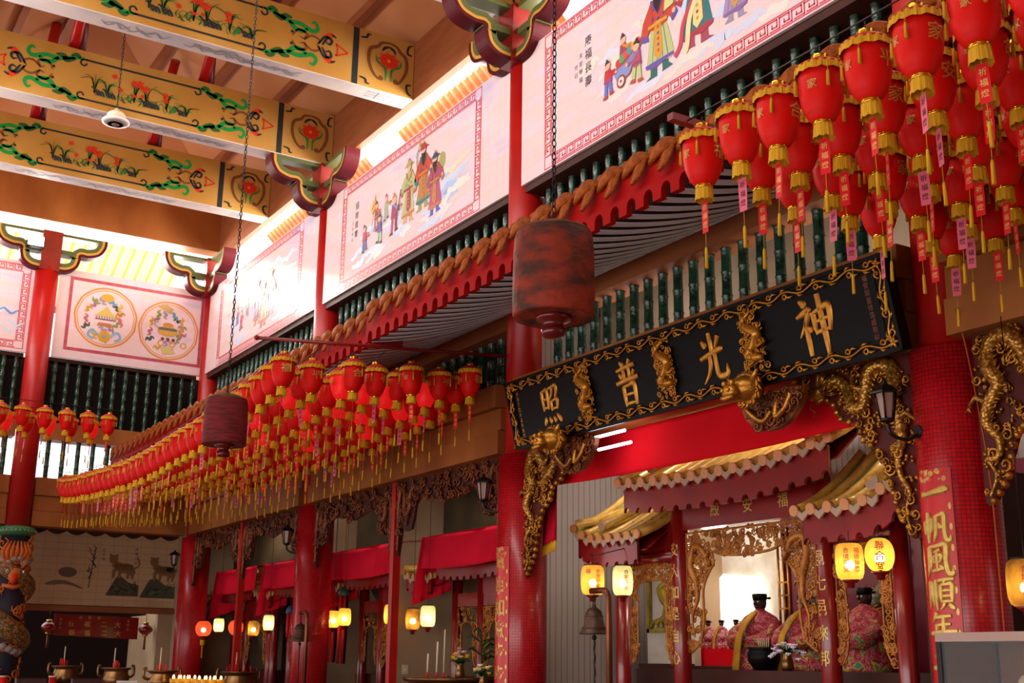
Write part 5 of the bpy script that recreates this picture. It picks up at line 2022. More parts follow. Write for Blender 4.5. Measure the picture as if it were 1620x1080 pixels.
# ------------------------------------------------------------------ couplets on the columns
def couplet(x, ztop, zbot, text, size, step, label, brushy):
    o = empty('couplet_banner', (x, CY - .32, zbot), label, 'banner')
    r = .316
    A0 = -PI / 2

    def Fc(u, v, w):
        a = A0 + u / r
        return (x + (r + w) * math.cos(a), CY + (r + w) * math.sin(a), v)
    hw = .155
    mb = MB()
    n = 12
    vs = []
    for z in (zbot, ztop):
        for rr_ in (0, .006):
            vs += [Fc(-hw + 2 * hw * i / n, z, rr_) for i in range(n + 1)]
    k = n + 1
    fs = []
    for i in range(n):
        fs += [(k + i, k + i + 1, 3 * k + i + 1, 3 * k + i), (i + 1, i, 2 * k + i, 2 * k + i + 1)]
    mb.add(vs, fs, M['banner'])
    mb.build('red_strip', o)
    mb = MB()
    rnd = random.Random(4)
    v = ztop - .07
    for ch in text:
        if brushy and ch in KJ:
            brush(mb, KJ[ch], -.0, v - step / 2, size, lambda u, vv, w: Fc(u, vv, w), .009, M['gold_paint'], 1.0, 1.9)
        else:
            mb.char(ch, 0, v - step / 2, size, Fc, .010, M['gold_paint'], .02, sx=.95)
        v -= step
        mb.build('gold_character', o)
        mb = MB()
    mb = MB()
    for k_ in range(26):
        mb.disc(rnd.uniform(-hw * .85, hw * .85), ztop - rnd.uniform(.01, .09), rnd.uniform(.01, .022), Fc, .0075 + k_ * .0001, rnd.choice((M['gold_paint'], M['tile_orange'], M['flower_red'])), 8)
    for k_ in range(10):
        mb.disc(hw * .82, ztop - .3 - .16 * k_ * (1 if len(text) < 8 else 1.2), .012, Fc, .008, M['gold_paint'], 6, .03)
    mb.build('printed_ornament', o)


couplet(CX[0], 3.12, .9, '一帆風順年年好', .24, .256, 'red couplet strip with large gold characters on the wall-lamp column, right', True)
couplet(CX[1], 2.98, .8, '萬事如意步步高', .215, .262, 'red couplet strip with gold characters on the column at the left of the signboard', False)
# ------------------------------------------------------------------ paper lamps
def mat_shell(name, col, col2, scale):
    m = bpy.data.materials.new(name)
    m.use_nodes = True
    nt = m.node_tree
    for n in list(nt.nodes):
        nt.nodes.remove(n)
    out = nt.nodes.new('ShaderNodeOutputMaterial')
    mix = nt.nodes.new('ShaderNodeMixShader'); mix.inputs[0].default_value = .65
    tr = nt.nodes.new('ShaderNodeBsdfTransparent'); mx2 = nt.nodes.new('ShaderNodeMixShader'); mx2.inputs[0].default_value = .16
    d = nt.nodes.new('ShaderNodeBsdfDiffuse'); t = nt.nodes.new('ShaderNodeBsdfTranslucent')
    tc = nt.nodes.new('ShaderNodeTexCoord')
    nz = nt.nodes.new('ShaderNodeTexNoise'); nz.inputs['Scale'].default_value = scale; nz.inputs['Detail'].default_value = 6
    r = nt.nodes.new('ShaderNodeValToRGB')
    r.color_ramp.elements[0].position, r.color_ramp.elements[1].position = .35, .65
    r.color_ramp.elements[0].color, r.color_ramp.elements[1].color = lin(col), lin(col2)
    L = nt.links.new
    L(tc.outputs['Object'], nz.inputs['Vector']); L(nz.outputs['Fac'], r.inputs['Fac'])
    L(r.outputs['Color'], d.inputs[0]); L(r.outputs['Color'], t.inputs[0])
    L(d.outputs[0], mix.inputs[1]); L(t.outputs[0], mix.inputs[2]); L(mix.outputs[0], mx2.inputs[1]); L(tr.outputs[0], mx2.inputs[2]); L(mx2.outputs[0], out.inputs[0])
    return m


M['shell_amber'] = mat_shell('amber_paper_shell', '#e8a838', '#f2c060', 8)
M['shell_green'] = mat_shell('pale_green_paper_shell', '#c8c890', '#e4e4b8', 8)
M['shell_sooty'] = mat_shell('sooty_amber_shell', '#5a3a20', '#d89838', 4)
M['shell_red'] = mat_shell('red_paper_shell', '#e84028', '#f06038', 6)
M['bulb'] = mat('lamp_bulb', '#ffffff', .3, emit='#fff0c8', estr=25)


def paper_lamp(x, y, z, w, h, shell, label, power, colr, text=None, ball=False, tassel=False, hang=None):
    if hang is None:
        hang = 4.18 - (z + h / 2)
    o = empty('paper_lamp', (x, y, z), label, 'lamp', None)
    r = w / 2
    mb = MB()
    if ball:
        prof = [(r * max(.25, math.sin(PI * (.08 + .84 * i / 14))), -h / 2 * math.cos(PI * i / 14)) for i in range(15)]
    else:
        prof = [(r * .66, -h / 2), (r * .86, -h * .44), (r * .97, -h * .3), (r, -h * .1), (r, h * .12), (r * .97, h * .3), (r * .9, h * .43), (r * .72, h / 2)]
    mb.lathe(prof, M[shell], 24, (x, y, z), caps=False)
    mb.build('paper_shell', o)
    mb = MB()
    mb.lathe([(r * .72, h / 2 - .005), (r * .74, h / 2 + .012), (r * .5, h / 2 + .016)], M['iron'], 20, (x, y, z), caps=False)
    mb.lathe([(r * .66, -h / 2), (r * .5, -h / 2 - .02), (r * .3, -h / 2 - .03), (r * .26, -h / 2 - .07), (0, -h / 2 - .075)], M['red_dark'], 16, (x, y, z))
    mb.tube([(x, y, z + h / 2), (x, y, z + h / 2 + hang)], .004, M['iron'], 5)
    if w == .27 and x < -11:
        mb.tube(spline([(x - .03, y, z + h / 2 + .14), (x - .02, y, z + h / 2 + .11), (x + .05, y + .04, z + h / 2 + .12), (x + .3, y + .28, z + h / 2 + .20)], 4), .006, M['iron'], 5)
    mb.build('lamp_fittings', o)
    mb = MB(); mb.ball((x, y, z - h * .10), .045, M['bulb'], 10); mb.build('bulb', o)
    if text:
        mb = MB()
        ang = math.atan2(-y, -x)

        def pr(vz):
            return r * max(.25, math.sin(PI * (.08 + .84 * math.acos(max(-1, min(1, -2 * vz / h))) / PI))) if ball else r
        for ci, colm in enumerate(text):
            for i, ch in enumerate(colm[0]):
                mb.char(ch, colm[1], h * .32 - colm[2] * (i + .2), colm[2] * .92,
                        lambda u, v, ww: (x + (pr(v) + .008) * math.cos(ang + u / r), y + (pr(v) + .008) * math.sin(ang + u / r), z + v), 0, paint('#a01c14'), .012, sx=1.0)
        mb.build('red_characters', o)
    if tassel:
        mb = MB()
        mb.lathe([(.03, -h / 2 - .06), (.045, -h / 2 - .08), (.045, -h / 2 - .16), (.01, -h / 2 - .17)], M['fringe'], 12, (x, y, z))
        mb.tube([(x, y, z - h / 2 - .15), (x, y, z - h / 2 - .40)], [.008, .014], M['fringe'], 6)
        mb.build('tassel', o)
    point_light('lamp_light', (x, y, z - h * .1), power, colr, .03).parent = None
    return o


AM = (1, .62, .22)
paper_lamp(-11.42, 8.2, 2.53, .27, .33, 'shell_amber', 'glowing amber paper lamp above the nearer hanging bell', 9, AM, [('合境平安', .06, .055), ('福', -.05, .06)], hang=.14)
paper_lamp(-11.25, 8.5, 2.53, .235, .33, 'shell_green', 'pale green paper lamp right of the amber lamp above the nearer bell', 7, (.85, 1, .6), [('合家平安', .04, .06)], hang=.1)
paper_lamp(-7.72, 8.38, 2.52, .25, .32, 'shell_amber', 'glowing amber barrel lamp beside the round lettered lamp', 9, AM, [('福德神恩', .06, .055), ('合境平安', -.03, .055)], hang=.12)
paper_lamp(-7.39, 8.40, 2.56, .255, .29, 'shell_amber', 'round yellow paper lamp with large dark red characters', 4, AM, [('聯合宮', .0, .09)], ball=True, hang=.12)
paper_lamp(-5.5, 7.75, 2.2, .27, .33, 'shell_sooty', 'sooty amber lamp right of the mosaic column, at the right picture edge', 5, AM, [('合境平安', .0, .06)])
paper_lamp(-15.95, 8.5, 2.25, .22, .30, 'shell_green', 'pale green lamp beside the sooty lamp, first bay left of the signboard', 7, (.85, 1, .65))
paper_lamp(-16.42, 8.5, 2.22, .22, .30, 'shell_sooty', 'sooty half-dark lamp right of the slim red post, first bay left of the signboard', 5, AM)
paper_lamp(-17.17, 8.5, 2.31, .21, .29, 'shell_amber', 'amber lamp just left of the slim red post, first bay left of the signboard', 6, AM)
paper_lamp(-18.88, 8.5, 2.31, .21, .28, 'shell_amber', 'amber lamp of a close pair right of the farther bell, right one', 6, AM)
paper_lamp(-19.45, 8.55, 2.29, .22, .28, 'shell_amber', 'amber lamp of a close pair right of the farther bell, left one', 6, AM)
paper_lamp(-22.34, 8.5, 2.29, .21, .28, 'shell_green', 'pale greenish lamp left of the farther mosaic column', 6, (1, 1, .6))
paper_lamp(-23.13, 8.5, 2.2, .22, .28, 'shell_sooty', 'sooty amber lamp between the round red lamp and the greenish lamp', 6, AM)
paper_lamp(-25.2, 8.5, 2.3, .22, .27, 'shell_green', 'greenish lamp right of the corner column', 6, (1, 1, .6))
paper_lamp(-23.1, 7.5, 2.17, .30, .28, 'shell_red', 'round red paper lamp with yellow tassel in front of the corner column', 5, (1, .5, .25), ball=True, tassel=True)
paper_lamp(-24.0, 8.45, 2.23, .30, .28, 'shell_red', 'round red paper lamp with yellow tassel in the far curtained bay', 5, (1, .5, .25), ball=True, tassel=True)


# ------------------------------------------------------------------ red cloths
def cloth(name, F, u0, u1, v0f, v1f, mt, label, nu=36, nv=10, amp=.03, fringe=False, parent=None):
    mb = MB()
    vs, fs = [], []
    for i in range(nu + 1):
        t = i / nu
        for j in range(nv + 1):
            s = j / nv
            u = u0 + (u1 - u0) * t
            a, b = v0f(t), v1f(t)
            vs.append(F(u, a + (b - a) * s, amp * (1 - .8 * s) * math.sin(t * 19 + 2 * math.sin(t * 7)) + .03 * (1 - s)))
    for i in range(nu):
        for j in range(nv):
            fs.append((i * (nv + 1) + j, (i + 1) * (nv + 1) + j, (i + 1) * (nv + 1) + j + 1, i * (nv + 1) + j + 1))
    mb.add(vs, fs, mt, True)
    o = mb.build(name, parent)
    sm = o.modifiers.new('thickness', 'SOLIDIFY'); sm.thickness = .006
    if label:
        tag(o, label, 'cloth', None, 'thing')
    return o


F = FW(0, 8.16, 0)
cloth('red_cloth', F, -12.2, -6.7, lambda t: 3.64 + .05 * (2 * t - 1) ** 2, lambda t: 4.16, M['cloth_red'], 'wide bright red cloth stretched under the black signboard', amp=.012)
o = cloth('red_cloth', F, -12.36, -12.08, lambda t: 2.98 + .05 * t, lambda t: 3.72, M['cloth_pinkred'], 'narrow red cloth end with yellow fringe beside the signboard column', 10, 10, .03)
mb = MB()
for k in range(26):
    u = -12.36 + .0108 * k
    mb.tube([(u, 8.14, 2.99 + .05 * k / 26), (u + .004, 8.13, 2.86 + .05 * k / 26)], .006, M['fringe'], 4)
mb.build('yellow_fringe', o)
cloth('red_cloth', FW(0, 8.2, 0), -5.7, -4.2, lambda t: 2.4 + 1.0 * t, lambda t: 3.9, M['cloth_pinkred'], 'dark red cloth behind the right-hand carving, at the picture edge', amp=.04)


# ------------------------------------------------------------------ glazed roofs of the altars
def glazed_roof(parent, off, x0, x1, yf, zf, depth, rise, curlL, curlR, pitch, fh=.30, dim=False, name='roof'):
    """roof of barrel tiles with disc ends, drip tiles and a notched red board; coordinates relative to off"""
    ox, oy, oz = off
    r = pitch * .24
    W = x1 - x0

    def zx(x):
        t = (x - x0) / W
        return zf + curlL * max(0, 1 - t / .45) ** 2 + curlR * max(0, (t - .55) / .45) ** 2

    def P(x, s):
        return (ox + x, oy + yf + depth * s, oz + zx(x) + rise * (.55 * s + .45 * s * s))
    top = empty(name, (ox + W / 2 + x0, oy + yf, oz + zf)) if parent is None else None
    n = int(round(W / pitch))
    pitch = W / n
    bar, pan, disc, drip = MB(), MB(), MB(), MB()
    for i in range(n + 1):
        x = x0 + pitch * i
        bar.tube([P(x, s / 8) for s in range(9)], r, M['roof_yellow'], 8)
        disc.tube([Vector(P(x, 0)) + Vector((0, -.03, 0)), P(x, 0.01)], r * 1.15, M['tile_orange'], 12)
        if i < n:
            xm = x + pitch / 2
            vs = []
            for s in range(9):
                a, b = Vector(P(x, s / 8)), Vector(P(x + pitch, s / 8))
                m_ = (a + b) / 2 - Vector((0, 0, r * .8))
                vs += [a, m_, b]
            fs = []
            for s in range(8):
                fs += [(3 * s, 3 * s + 1, 3 * s + 4, 3 * s + 3), (3 * s + 1, 3 * s + 2, 3 * s + 5, 3 * s + 4)]
            pan.add(vs, fs, M['roof_green'], True)
            c = Vector(P(xm, 0))
            Fd = lambda u, v, w, c=c: (c.x + u, c.y - w, c.z + v)
            h = pitch * .34
            drip.prism([(-h, .01), (-h * .9, -.05), (0, -.105), (h * .9, -.05), (h, .01), (0, -.03)], Fd, .0, .022, M['tile_grey'])
    rp = bar.build(name, parent)
    for mb, nm in ((pan, 'pan_tiles'), (disc, 'tile_ends'), (drip, 'drip_tiles')):
        q = mb.build(nm, rp)
        if nm == 'pan_tiles':
            sm = q.modifiers.new('thickness', 'SOLIDIFY'); sm.thickness = .012
    # notched board
    mb = MB()
    pts = []
    hw = pitch * .24
    k = n
    low = [(x0 + .06, 0)]
    for i in range(k):
        xc = x0 + pitch * (i + .5)
        low += [(xc - hw, 0)] + [(xc - hw * math.cos(PI * j / 6), hw * 1.2 * math.sin(PI * j / 6)) for j in range(1, 6)] + [(xc + hw, 0)]
    low += [(x1 - .06, 0)]
    poly_ = [(u, zx(u) - .07 - fh + v) for u, v in low] + [(x1, zx(x1) - .05)] + [(x0 + W * (1 - j / 10), zx(x0 + W * (1 - j / 10)) - .05) for j in range(1, 10)] + [(x0, zx(x0) - .05)]
    lo = [(u, zx(u) - .07 - fh + v) for u, v in low]
    hi = [(u, zx(u) - .05) for u, v in low]
    vs = [(ox + a, oy + yf + y, oz + b) for y in (.03, .065) for ln in (lo, hi) for a, b in ln]
    q = len(low)
    for i in range(q - 1):
        pass
    mb.add(vs, [(i, i + 1, q + i + 1, q + i) for i in range(q - 1)] + [(2 * q + i + 1, 2 * q + i, 3 * q + i, 3 * q + i + 1) for i in range(q - 1)]
           + [(i + 1, i, 2 * q + i, 2 * q + i + 1) for i in range(q - 1)] + [(0, q, 3 * q, 2 * q), (q - 1, 3 * q - 1, 4 * q - 1, 2 * q - 1)], M['red_dark'])
    mb.build('notched_board', rp)
    # underside and hip ridges
    mb = MB()
    vs = []
    for i in range(11):
        x = x0 + W * i / 10
        a, b = Vector(P(x, 0)), Vector(P(x, 1))
        vs += [a - Vector((0, -.12, .07 + fh * .4)), b - Vector((0, 0, .12))]
    mb.add(vs, [(2 * i, 2 * i + 1, 2 * i + 3, 2 * i + 2) for i in range(10)], M['red_dark'])
    q = mb.build('soffit', rp)
    sm = q.modifiers.new('thickness', 'SOLIDIFY'); sm.thickness = .02
    mb = MB()
    for x, sg, c in ((x0, 1, curlL), (x1, -1, curlR)):
        if c <= 0:
            continue
        e0 = Vector(P(x, .02)) + Vector((0, 0, .05))
        pts = [e0 + Vector((sg * .0, 0, .0)), Vector(P(x + sg * .12, .25)) + Vector((0, 0, .07)), Vector(P(x + sg * .32, .6)) + Vector((0, 0, .09)), Vector(P(x + sg * .5, 1)) + Vector((0, 0, .10))]
        mb.tube(pts, r * 1.15, M['roof_yellow'], 10)
        pts2 = [Vector(P(x + sg * .42, .12)) + Vector((0, 0, .13)), Vector(P(x + sg * .52, .5)) + Vector((0, 0, .15)), Vector(P(x + sg * .62, 1)) + Vector((0, 0, .16))]
        mb.tube(pts2, r * 1.5, M['roof_yellow'], 10)
        mb.tube([pts2[0] - Vector((0, .012, 0)), pts2[0]], r * 1.6, M['tile_grey'], 14)
    mb.build('ridge_tiles', rp)
    return rp


def pierced_screen(parent, F, outer, inner, name, seed, count, wd=.028, mt=None, dr=None):
    """openwork screen: outlines and curls only, so the light passes through"""
    mt = mt or M['wood_gilt']
    mb = MB()
    for line in (outer, inner):
        P = line
        mb.tube([F(a, b, .0) for a, b in P], wd / 2, mt, 6)
    reg = outer + inner[::-1]
    rnd = random.Random(seed)
    us = [p[0] for p in reg]; vs = [p[1] for p in reg]
    done = tries = 0
    while done < count and tries < count * 60:
        tries += 1
        p = (rnd.uniform(min(us), max(us)), rnd.uniform(min(vs), max(vs)))
        if not inside(p, reg):
            continue
        done += 1
        curl(mb, p[0], p[1], rnd.uniform(.028, .05), F, rnd.uniform(-.02, .01), mt, tr=.011, a0=rnd.uniform(0, 6.3), sgn=rnd.choice((-1, 1)), n=9, lift=.3)
    ob = mb.build(name, parent)
    for q in (dr or []):
        db = MB()
        dragon(db, q, F, .01, .035, M['wood_gilt'], M['wood_gilt'])
        db.build('carved_dragon', ob)
    return ob


# ------------------------------------------------------------------ the main altar
A = empty('altar_shrine', (-9.6, 9.0, 0), 'large red altar shrine with glazed tile roofs behind the signboard', 'shrine')
glazed_roof(A, (0, 0, 0), -11.2, -7.92, 8.42, 3.56, 1.25, .95, .07, .13, .212, .27)
glazed_roof(A, (0, 0, 0), -12.10, -10.85, 8.42, 3.02, .95, .58, .16, .0, .19, .25)
glazed_roof(A, (0, 0, 0), -8.40, -7.12, 8.42, 3.04, .95, .66, .0, .24, .20, .25)
for x, txt in ((-10.70, '安大如是自心'), (-8.50, '福邑七邑來邦')):
    mb = MB(); mb.tube([(x, 8.9, 0), (x, 8.9, 3.75)], .10, M['red_dark'], 20)
    po = mb.build('altar_post', A)
    mb = MB()
    ang = math.atan2(-8.9, -x) + .55
    for i, ch in enumerate(txt):
        mb.char(ch, 0, 2.86 - .235 * i, .15, lambda u, v, w: (x + .105 * math.cos(-PI / 2 + .12 + u / .105), 8.9 + .105 * math.sin(-PI / 2 + .12 + u / .105), v), 0, M['gold_paint'], .012, sx=.7)
    mb.build('gold_characters', po)
for x in (-11.78, -7.58):
    MB().tube([(x, 8.9, 0), (x, 8.9, 3.0)], .09, M['red_dark'], 20).build('altar_post', A)
mb = MB(); mb.box(-10.7, -8.5, 8.86, 8.98, 3.07, 3.5, M['red_dark'])
bm_ = mb.build('lintel', A)
mb = MB()
for i, ch in enumerate('殿安福'):
    mb.char(ch, -10.05 + .52 * i, 3.25, .15, FW(0, 8.855, 0), 0, M['gold_paint'], .006)
mb.build('gold_characters', bm_)
for x0, x1, z in ((-11.78, -10.7, 2.80), (-8.5, -7.58, 2.82)):
    MB().tube([(x0, 8.9, z), (x1, 8.9, z)], .075, M['red_dark'], 16).build('side_lintel', A)
    MB().box(x0, x1, 8.86, 8.94, z + .05, z + .45, M['red_dark']).build('side_board', A)
Fz = FW(0, 8.88, 0)
outer = [(-10.55, 1.74), (-10.56, 3.03), (-8.61, 3.03), (-8.60, 1.74)]
inner = spline([(-10.52, 1.74), (-10.36, 1.86), (-10.30, 2.10), (-10.30, 2.40), (-10.22, 2.56), (-10.12, 2.68), (-10.14, 2.80), (-9.95, 2.76), (-9.6, 2.74), (-9.25, 2.76),
                (-9.06, 2.80), (-9.04, 2.68), (-8.94, 2.56), (-8.86, 2.40), (-8.86, 2.1), (-8.80, 1.86), (-8.64, 1.74)], 4)
pierced_screen(A, Fz, outer, inner, 'carved_screen', 3, 430, .03, None,
               [[(-10.20, 2.72), (-10.28, 2.84), (-10.42, 2.86), (-10.47, 2.68), (-10.40, 2.5), (-10.38, 2.3), (-10.46, 2.1), (-10.44, 1.9)],
                [(-8.98, 2.72), (-8.90, 2.84), (-8.76, 2.86), (-8.71, 2.68), (-8.78, 2.5), (-8.80, 2.3), (-8.72, 2.1), (-8.74, 1.9)]])
for a, b, sd in ((-11.58, -10.83, 4), (-8.36, -7.70, 5)):
    w = b - a
    outer = [(a, 1.62), (a, 2.74), (b, 2.74), (b, 1.62)]
    inner = spline([(a + .02, 1.62), (a + .10, 1.78), (a + .11, 2.2), (a + .10, 2.42), (a + .18, 2.54), (a + w / 2, 2.56), (b - .18, 2.54), (b - .10, 2.42), (b - .11, 2.2), (b - .10, 1.78), (b - .02, 1.62)], 5)
    pierced_screen(A, Fz, outer, inner, 'carved_screen', sd, 190, .024)
# alcove behind
mb = MB()
mb.box(-12.3, -7.1, 10.45, 10.5, 1.0, 3.6, M['white_wall_lit'])
mb.box(-10.62, -7.1, 10.38, 10.45, 1.0, 3.6, M['purple'])
mb.build('alcove_back', A)
mb = MB(); mb.box(-12.0, -11.75, 9.9, 10.45, 1.0, 3.4, M['tan_wall']); mb.box(-7.35, -7.1, 8.9, 10.45, 0, 3.4, M['wood_dark']); mb.build('alcove_side', A)
M['glow_panel'] = mat('pale_glow_panel', '#f4f0e4', .6, col2='#e0d6bc', scale=4, emit='#fffaf0', estr=1.0)  # white panel; its brightness is put in as emission, no lamp behind
mb = MB()
mb.prism([(-11.86, 1.8), (-10.9, 1.8), (-10.9, 2.5), (-11.05, 2.66), (-11.68, 2.72), (-11.86, 2.60)], FW(0, 10.42, 0), 0, .02, M['glow_panel'])
mb.build('white_panel', A)
mb = MB()
for x in (-10.66, -10.58, -10.5):
    mb.tube([(x, 10.36, 1.6), (x, 10.36, 3.2)], .016, M['gold'], 6)
for z in (2.25, 2.4, 2.55):
    mb.box(-10.67, -10.49, 10.345, 10.36, z, z + .02, M['gold'])
for x in (-8.35, -8.25, -8.15):
    mb.tube([(x, 10.36, 1.6), (x, 10.36, 3.0)], .010, M['wood_dark'], 6)
mb.build('gilt_lattice', A)
mb = MB()
M['dragon_muted'] = mat_scales('muted_dragon_relief', '#9a6a4a', '#4a5a40', 28, .45)
dragon(mb, [(-10.15, 2.15), (-10.05, 2.35), (-9.85, 2.5), (-10.0, 2.7), (-10.25, 2.75), (-10.3, 2.95), (-9.9, 3.0)], FW(0, 10.36, 0), .0, .085, M['dragon_muted'], M['gold'])
dragon(mb, [(-9.25, 2.2), (-9.05, 2.4), (-8.8, 2.6), (-9.0, 2.8), (-9.3, 2.9)], FW(0, 10.36, 0), .0, .09, M['dragon_muted'], M['gold'])
mb.build('dragon_relief', A)
# left wing: stained wall with a phoenix relief
mb = MB(); mb.box(-12.40, -11.5, 9.75, 9.85, 1.0, 2.75, M['white_wall_lit']); mb.box(-12.40, -11.5, 9.60, 9.75, 0, 1.62, M['wood_dark']); mb.build('wing_back', A)
mb = MB()
yg = mat('yellow_glazed_relief', '#b8a030', .25, col2='#8a7420', scale=9, coat=.4)
F9 = FW(-12.0, 9.74, 2.33)
for a, b, c, d in ((-.34, .34, -.34, -.29), (-.34, .34, .29, .34), (-.34, -.29, -.34, .34), (.29, .34, -.34, .34)):
    mb.prism([(a, c), (b, c), (b, d), (a, d)], F9, 0, .05, yg)
mb.tube([F9(a, b, .03) for a, b in spline([(.02, .26), (-.06, .20), (.0, .08), (.06, -.02), (-.02, -.14)], 5)], [.02 + .05 * math.sin(PI * i / 20) for i in range(21)], yg, 8)
for k in range(6):
    mb.tube([F9(a, b, .03) for a, b in spline([(.02, -.08), (-.05 + .05 * k, -.16), (-.24 + .09 * k, -.22), (-.28 + .11 * k, -.28)], 4)], .022, yg, 6)
for k in range(4):
    mb.tube([F9(a, b, .03) for a, b in spline([(.04, .06), (.14 + .02 * k, .14 - .03 * k), (.24, .22 - .07 * k)], 4)], .026, yg, 6)
mb.build('phoenix_relief', A)
# altar table and red front
MB().box(-12.0, -7.4, 9.25, 9.8, 0, 1.56, M['wood_dark']).build('altar_table', A)
MB().box(-12.0, -10.65, 9.7, 10.3, 1.56, 1.60, M['wood_dark']).box(-12.0, -10.72, 9.9, 10.40, 1.56, 1.80, M['cloth_red']).build('red_step', A)
MB().box(-10.7, -7.4, 9.8, 10.4, 0, 1.52, M['wood_dark']).build('deity_platform', A)


# robed deity figures
def deity(x, y, z, h, w, label, hat=True, sash=True, small=False, turn=0):
    o = empty('deity_statue', (x, y, z), label, 'statue', None, turn)
    mt = M['robe_small'] if small else M['robe']
    mb = MB()
    # one continuous seated, robed body
    ring_ = [(.50, .0, .44), (.53, .06, .46), (.50, .16, .44), (.47, .28, .40), (.46, .40, .36), (.45, .52, .33), (.42, .62, .29), (.34, .70, .23), (.20, .755, .16), (.10, .79, .10), (.075, .82, .085)]
    n = 28
    vs, fs = [], []
    for rx, t, ry in ring_:
        for j in range(n):
            a = 2 * PI * j / n
            fold = 1 + (.06 * math.sin(a * 9 + t * 6)) * (1 - t)
            vs.append((rx * w * fold * math.cos(a), ry * w * fold * math.sin(a) - .10 * w * (1 - t), t * h))
    for i in range(len(ring_) - 1):
        for j in range(n):
            fs.append((i * n + j, i * n + (j + 1) % n, (i + 1) * n + (j + 1) % n, (i + 1) * n + j))
    fs.append(tuple(range(n))[::-1])
    mb.add(vs, fs, mt, True)
    for s in (-1, 1):                      # sleeves resting on the lap
        mb.tube([(s * .36 * w, -.02 * w, .62 * h), (s * .45 * w, -.20 * w, .48 * h), (s * .30 * w, -.40 * w, .38 * h), (s * .08 * w, -.46 * w, .37 * h)], [.10 * w, .14 * w, .15 * w, .12 * w], mt, 10)
    mb.build('robed_body', o, local=True)
    hd = MB()
    hr = .105 * h
    hd.lathe([(.0, -hr * 1.0), (hr * .45, -hr * .9), (hr * .72, -hr * .45), (hr * .82, 0), (hr * .8, hr * .4), (hr * .6, hr * .85), (0, hr * 1.05)], M['skin_dark'], 16, (0, -.02 * w, .88 * h))
    hd.tube([(0, -.02 * w - hr * .75, .88 * h + hr * .2), (0, -.02 * w - hr * 1.0, .88 * h - hr * .15)], [hr * .10, hr * .16], M['skin_dark'], 6)
    for s in (-1, 1):
        hd.ball((s * hr * .32, -.02 * w - hr * .72, .88 * h + hr * .15), hr * .10, M['white_petal'] if 'white_petal' in M else M['white_plastic'], 6)
        hd.ball((s * hr * .82, -.02 * w, .88 * h), (hr * .14, hr * .2, hr * .34), M['skin_dark'], 6)
    hd.tube([(-hr * .25, -.02 * w - hr * .72, .88 * h - hr * .42), (hr * .25, -.02 * w - hr * .72, .88 * h - hr * .42)], hr * .07, M['red_dark'], 5)
    hd.build('head', o, local=True)
    if hat:
        ht = MB()
        ht.lathe([(hr * .84, hr * .35), (hr * .9, hr * .7), (hr * .95, hr * 1.05), (hr * .8, hr * 1.15), (0, hr * 1.2)], M['black_lacquer'], 16, (0, -.02 * w, .88 * h))
        for s in (-1, 1):
            ht.ball((s * hr * 1.1, .04 * w, .88 * h + hr * .6), (hr * .4, hr * .06, hr * .16), M['black_lacquer'], 8)
        ht.build('black_hat', o, local=True)
    if sash:
        sb = MB()
        pts = [(.0, -.17, .76), (-.02, -.40, .62), (-.04, -.56, .46), (-.05, -.62, .28), (-.06, -.66, .05), (-.06, -.62, -.12)]
        vs = []
        for a, b, c in pts:
            for e in (-.075, .075):
                vs.append(((a + e) * w, b * w, c * h))
        sb.add(vs, [(2 * i, 2 * i + 1, 2 * i + 3, 2 * i + 2) for i in range(len(pts) - 1)], M['yellow_sash'], True)
        q = sb.build('yellow_sash', o, local=True)
        sm = q.modifiers.new('thickness', 'SOLIDIFY'); sm.thickness = .012
    return o


deity(-10.55, 9.95, 1.53, .88, .62, 'robed deity statue with black hat and yellow sash, left of the shrine opening', turn=.1)
deity(-9.85, 9.95, 1.53, .86, .60, 'robed deity statue half hidden behind the carved screen leg', turn=.0)
deity(-8.98, 9.95, 1.53, .88, .66, 'robed deity statue under the two amber lamps, seen between red posts', sash=False, turn=-.1)
for k, x in enumerate((-11.66, -11.42, -11.16)):
    deity(x, 10.12, 1.80, .34, .22, 'little pink-robed figure on the red step, %s of three' % ['leftmost', 'middle', 'rightmost'][k], small=True, turn=.2)

# ring of flowers and urn before the deities
def bouquet(x, y, z, cols, label, n=34, r=.14, h=.3):
    o = empty('flower_vase', (x, y, z), label, 'flowers')
    mb = MB(); mb.lathe([(.05, 0), (.07, .03), (.06, .10), (.045, .16), (.06, .19)], M['bronze'], 16, (x, y, z)); mb.build('vase', o)
    rnd = random.Random(int(abs(x) * 100))
    st, pt = MB(), MB()
    for k in range(n):
        a, q = rnd.uniform(0, 6.28), r * math.sqrt(rnd.random())
        top = (x + q * math.cos(a), y + q * math.sin(a), z + h + .10 * (1 - (q / r) ** 2) + rnd.uniform(-.05, .03))
        st.tube([(x, y, z + .17), ((x + top[0]) / 2, (y + top[1]) / 2, z + .2), top], .004, M['leaf'], 4)
        c = rnd.choice(cols)
        for j in range(8):
            b = j * .785
            pt.tube([top, (top[0] + .028 * math.cos(b), top[1] + .028 * math.sin(b), top[2] + .012)], [.004, .010], c, 4)
        pt.ball(top, .013, c, 6)
        lf = rnd.uniform(0, 6.28)
        st.tube([(x, y, z + .18), (x + .09 * math.cos(lf), y + .09 * math.sin(lf), z + .24), (x + .14 * math.cos(lf), y + .14 * math.sin(lf), z + .22)], [.004, .016, .002], M['leaf'], 4)
    st.build('stems', o); pt.build('petals', o)
    return o


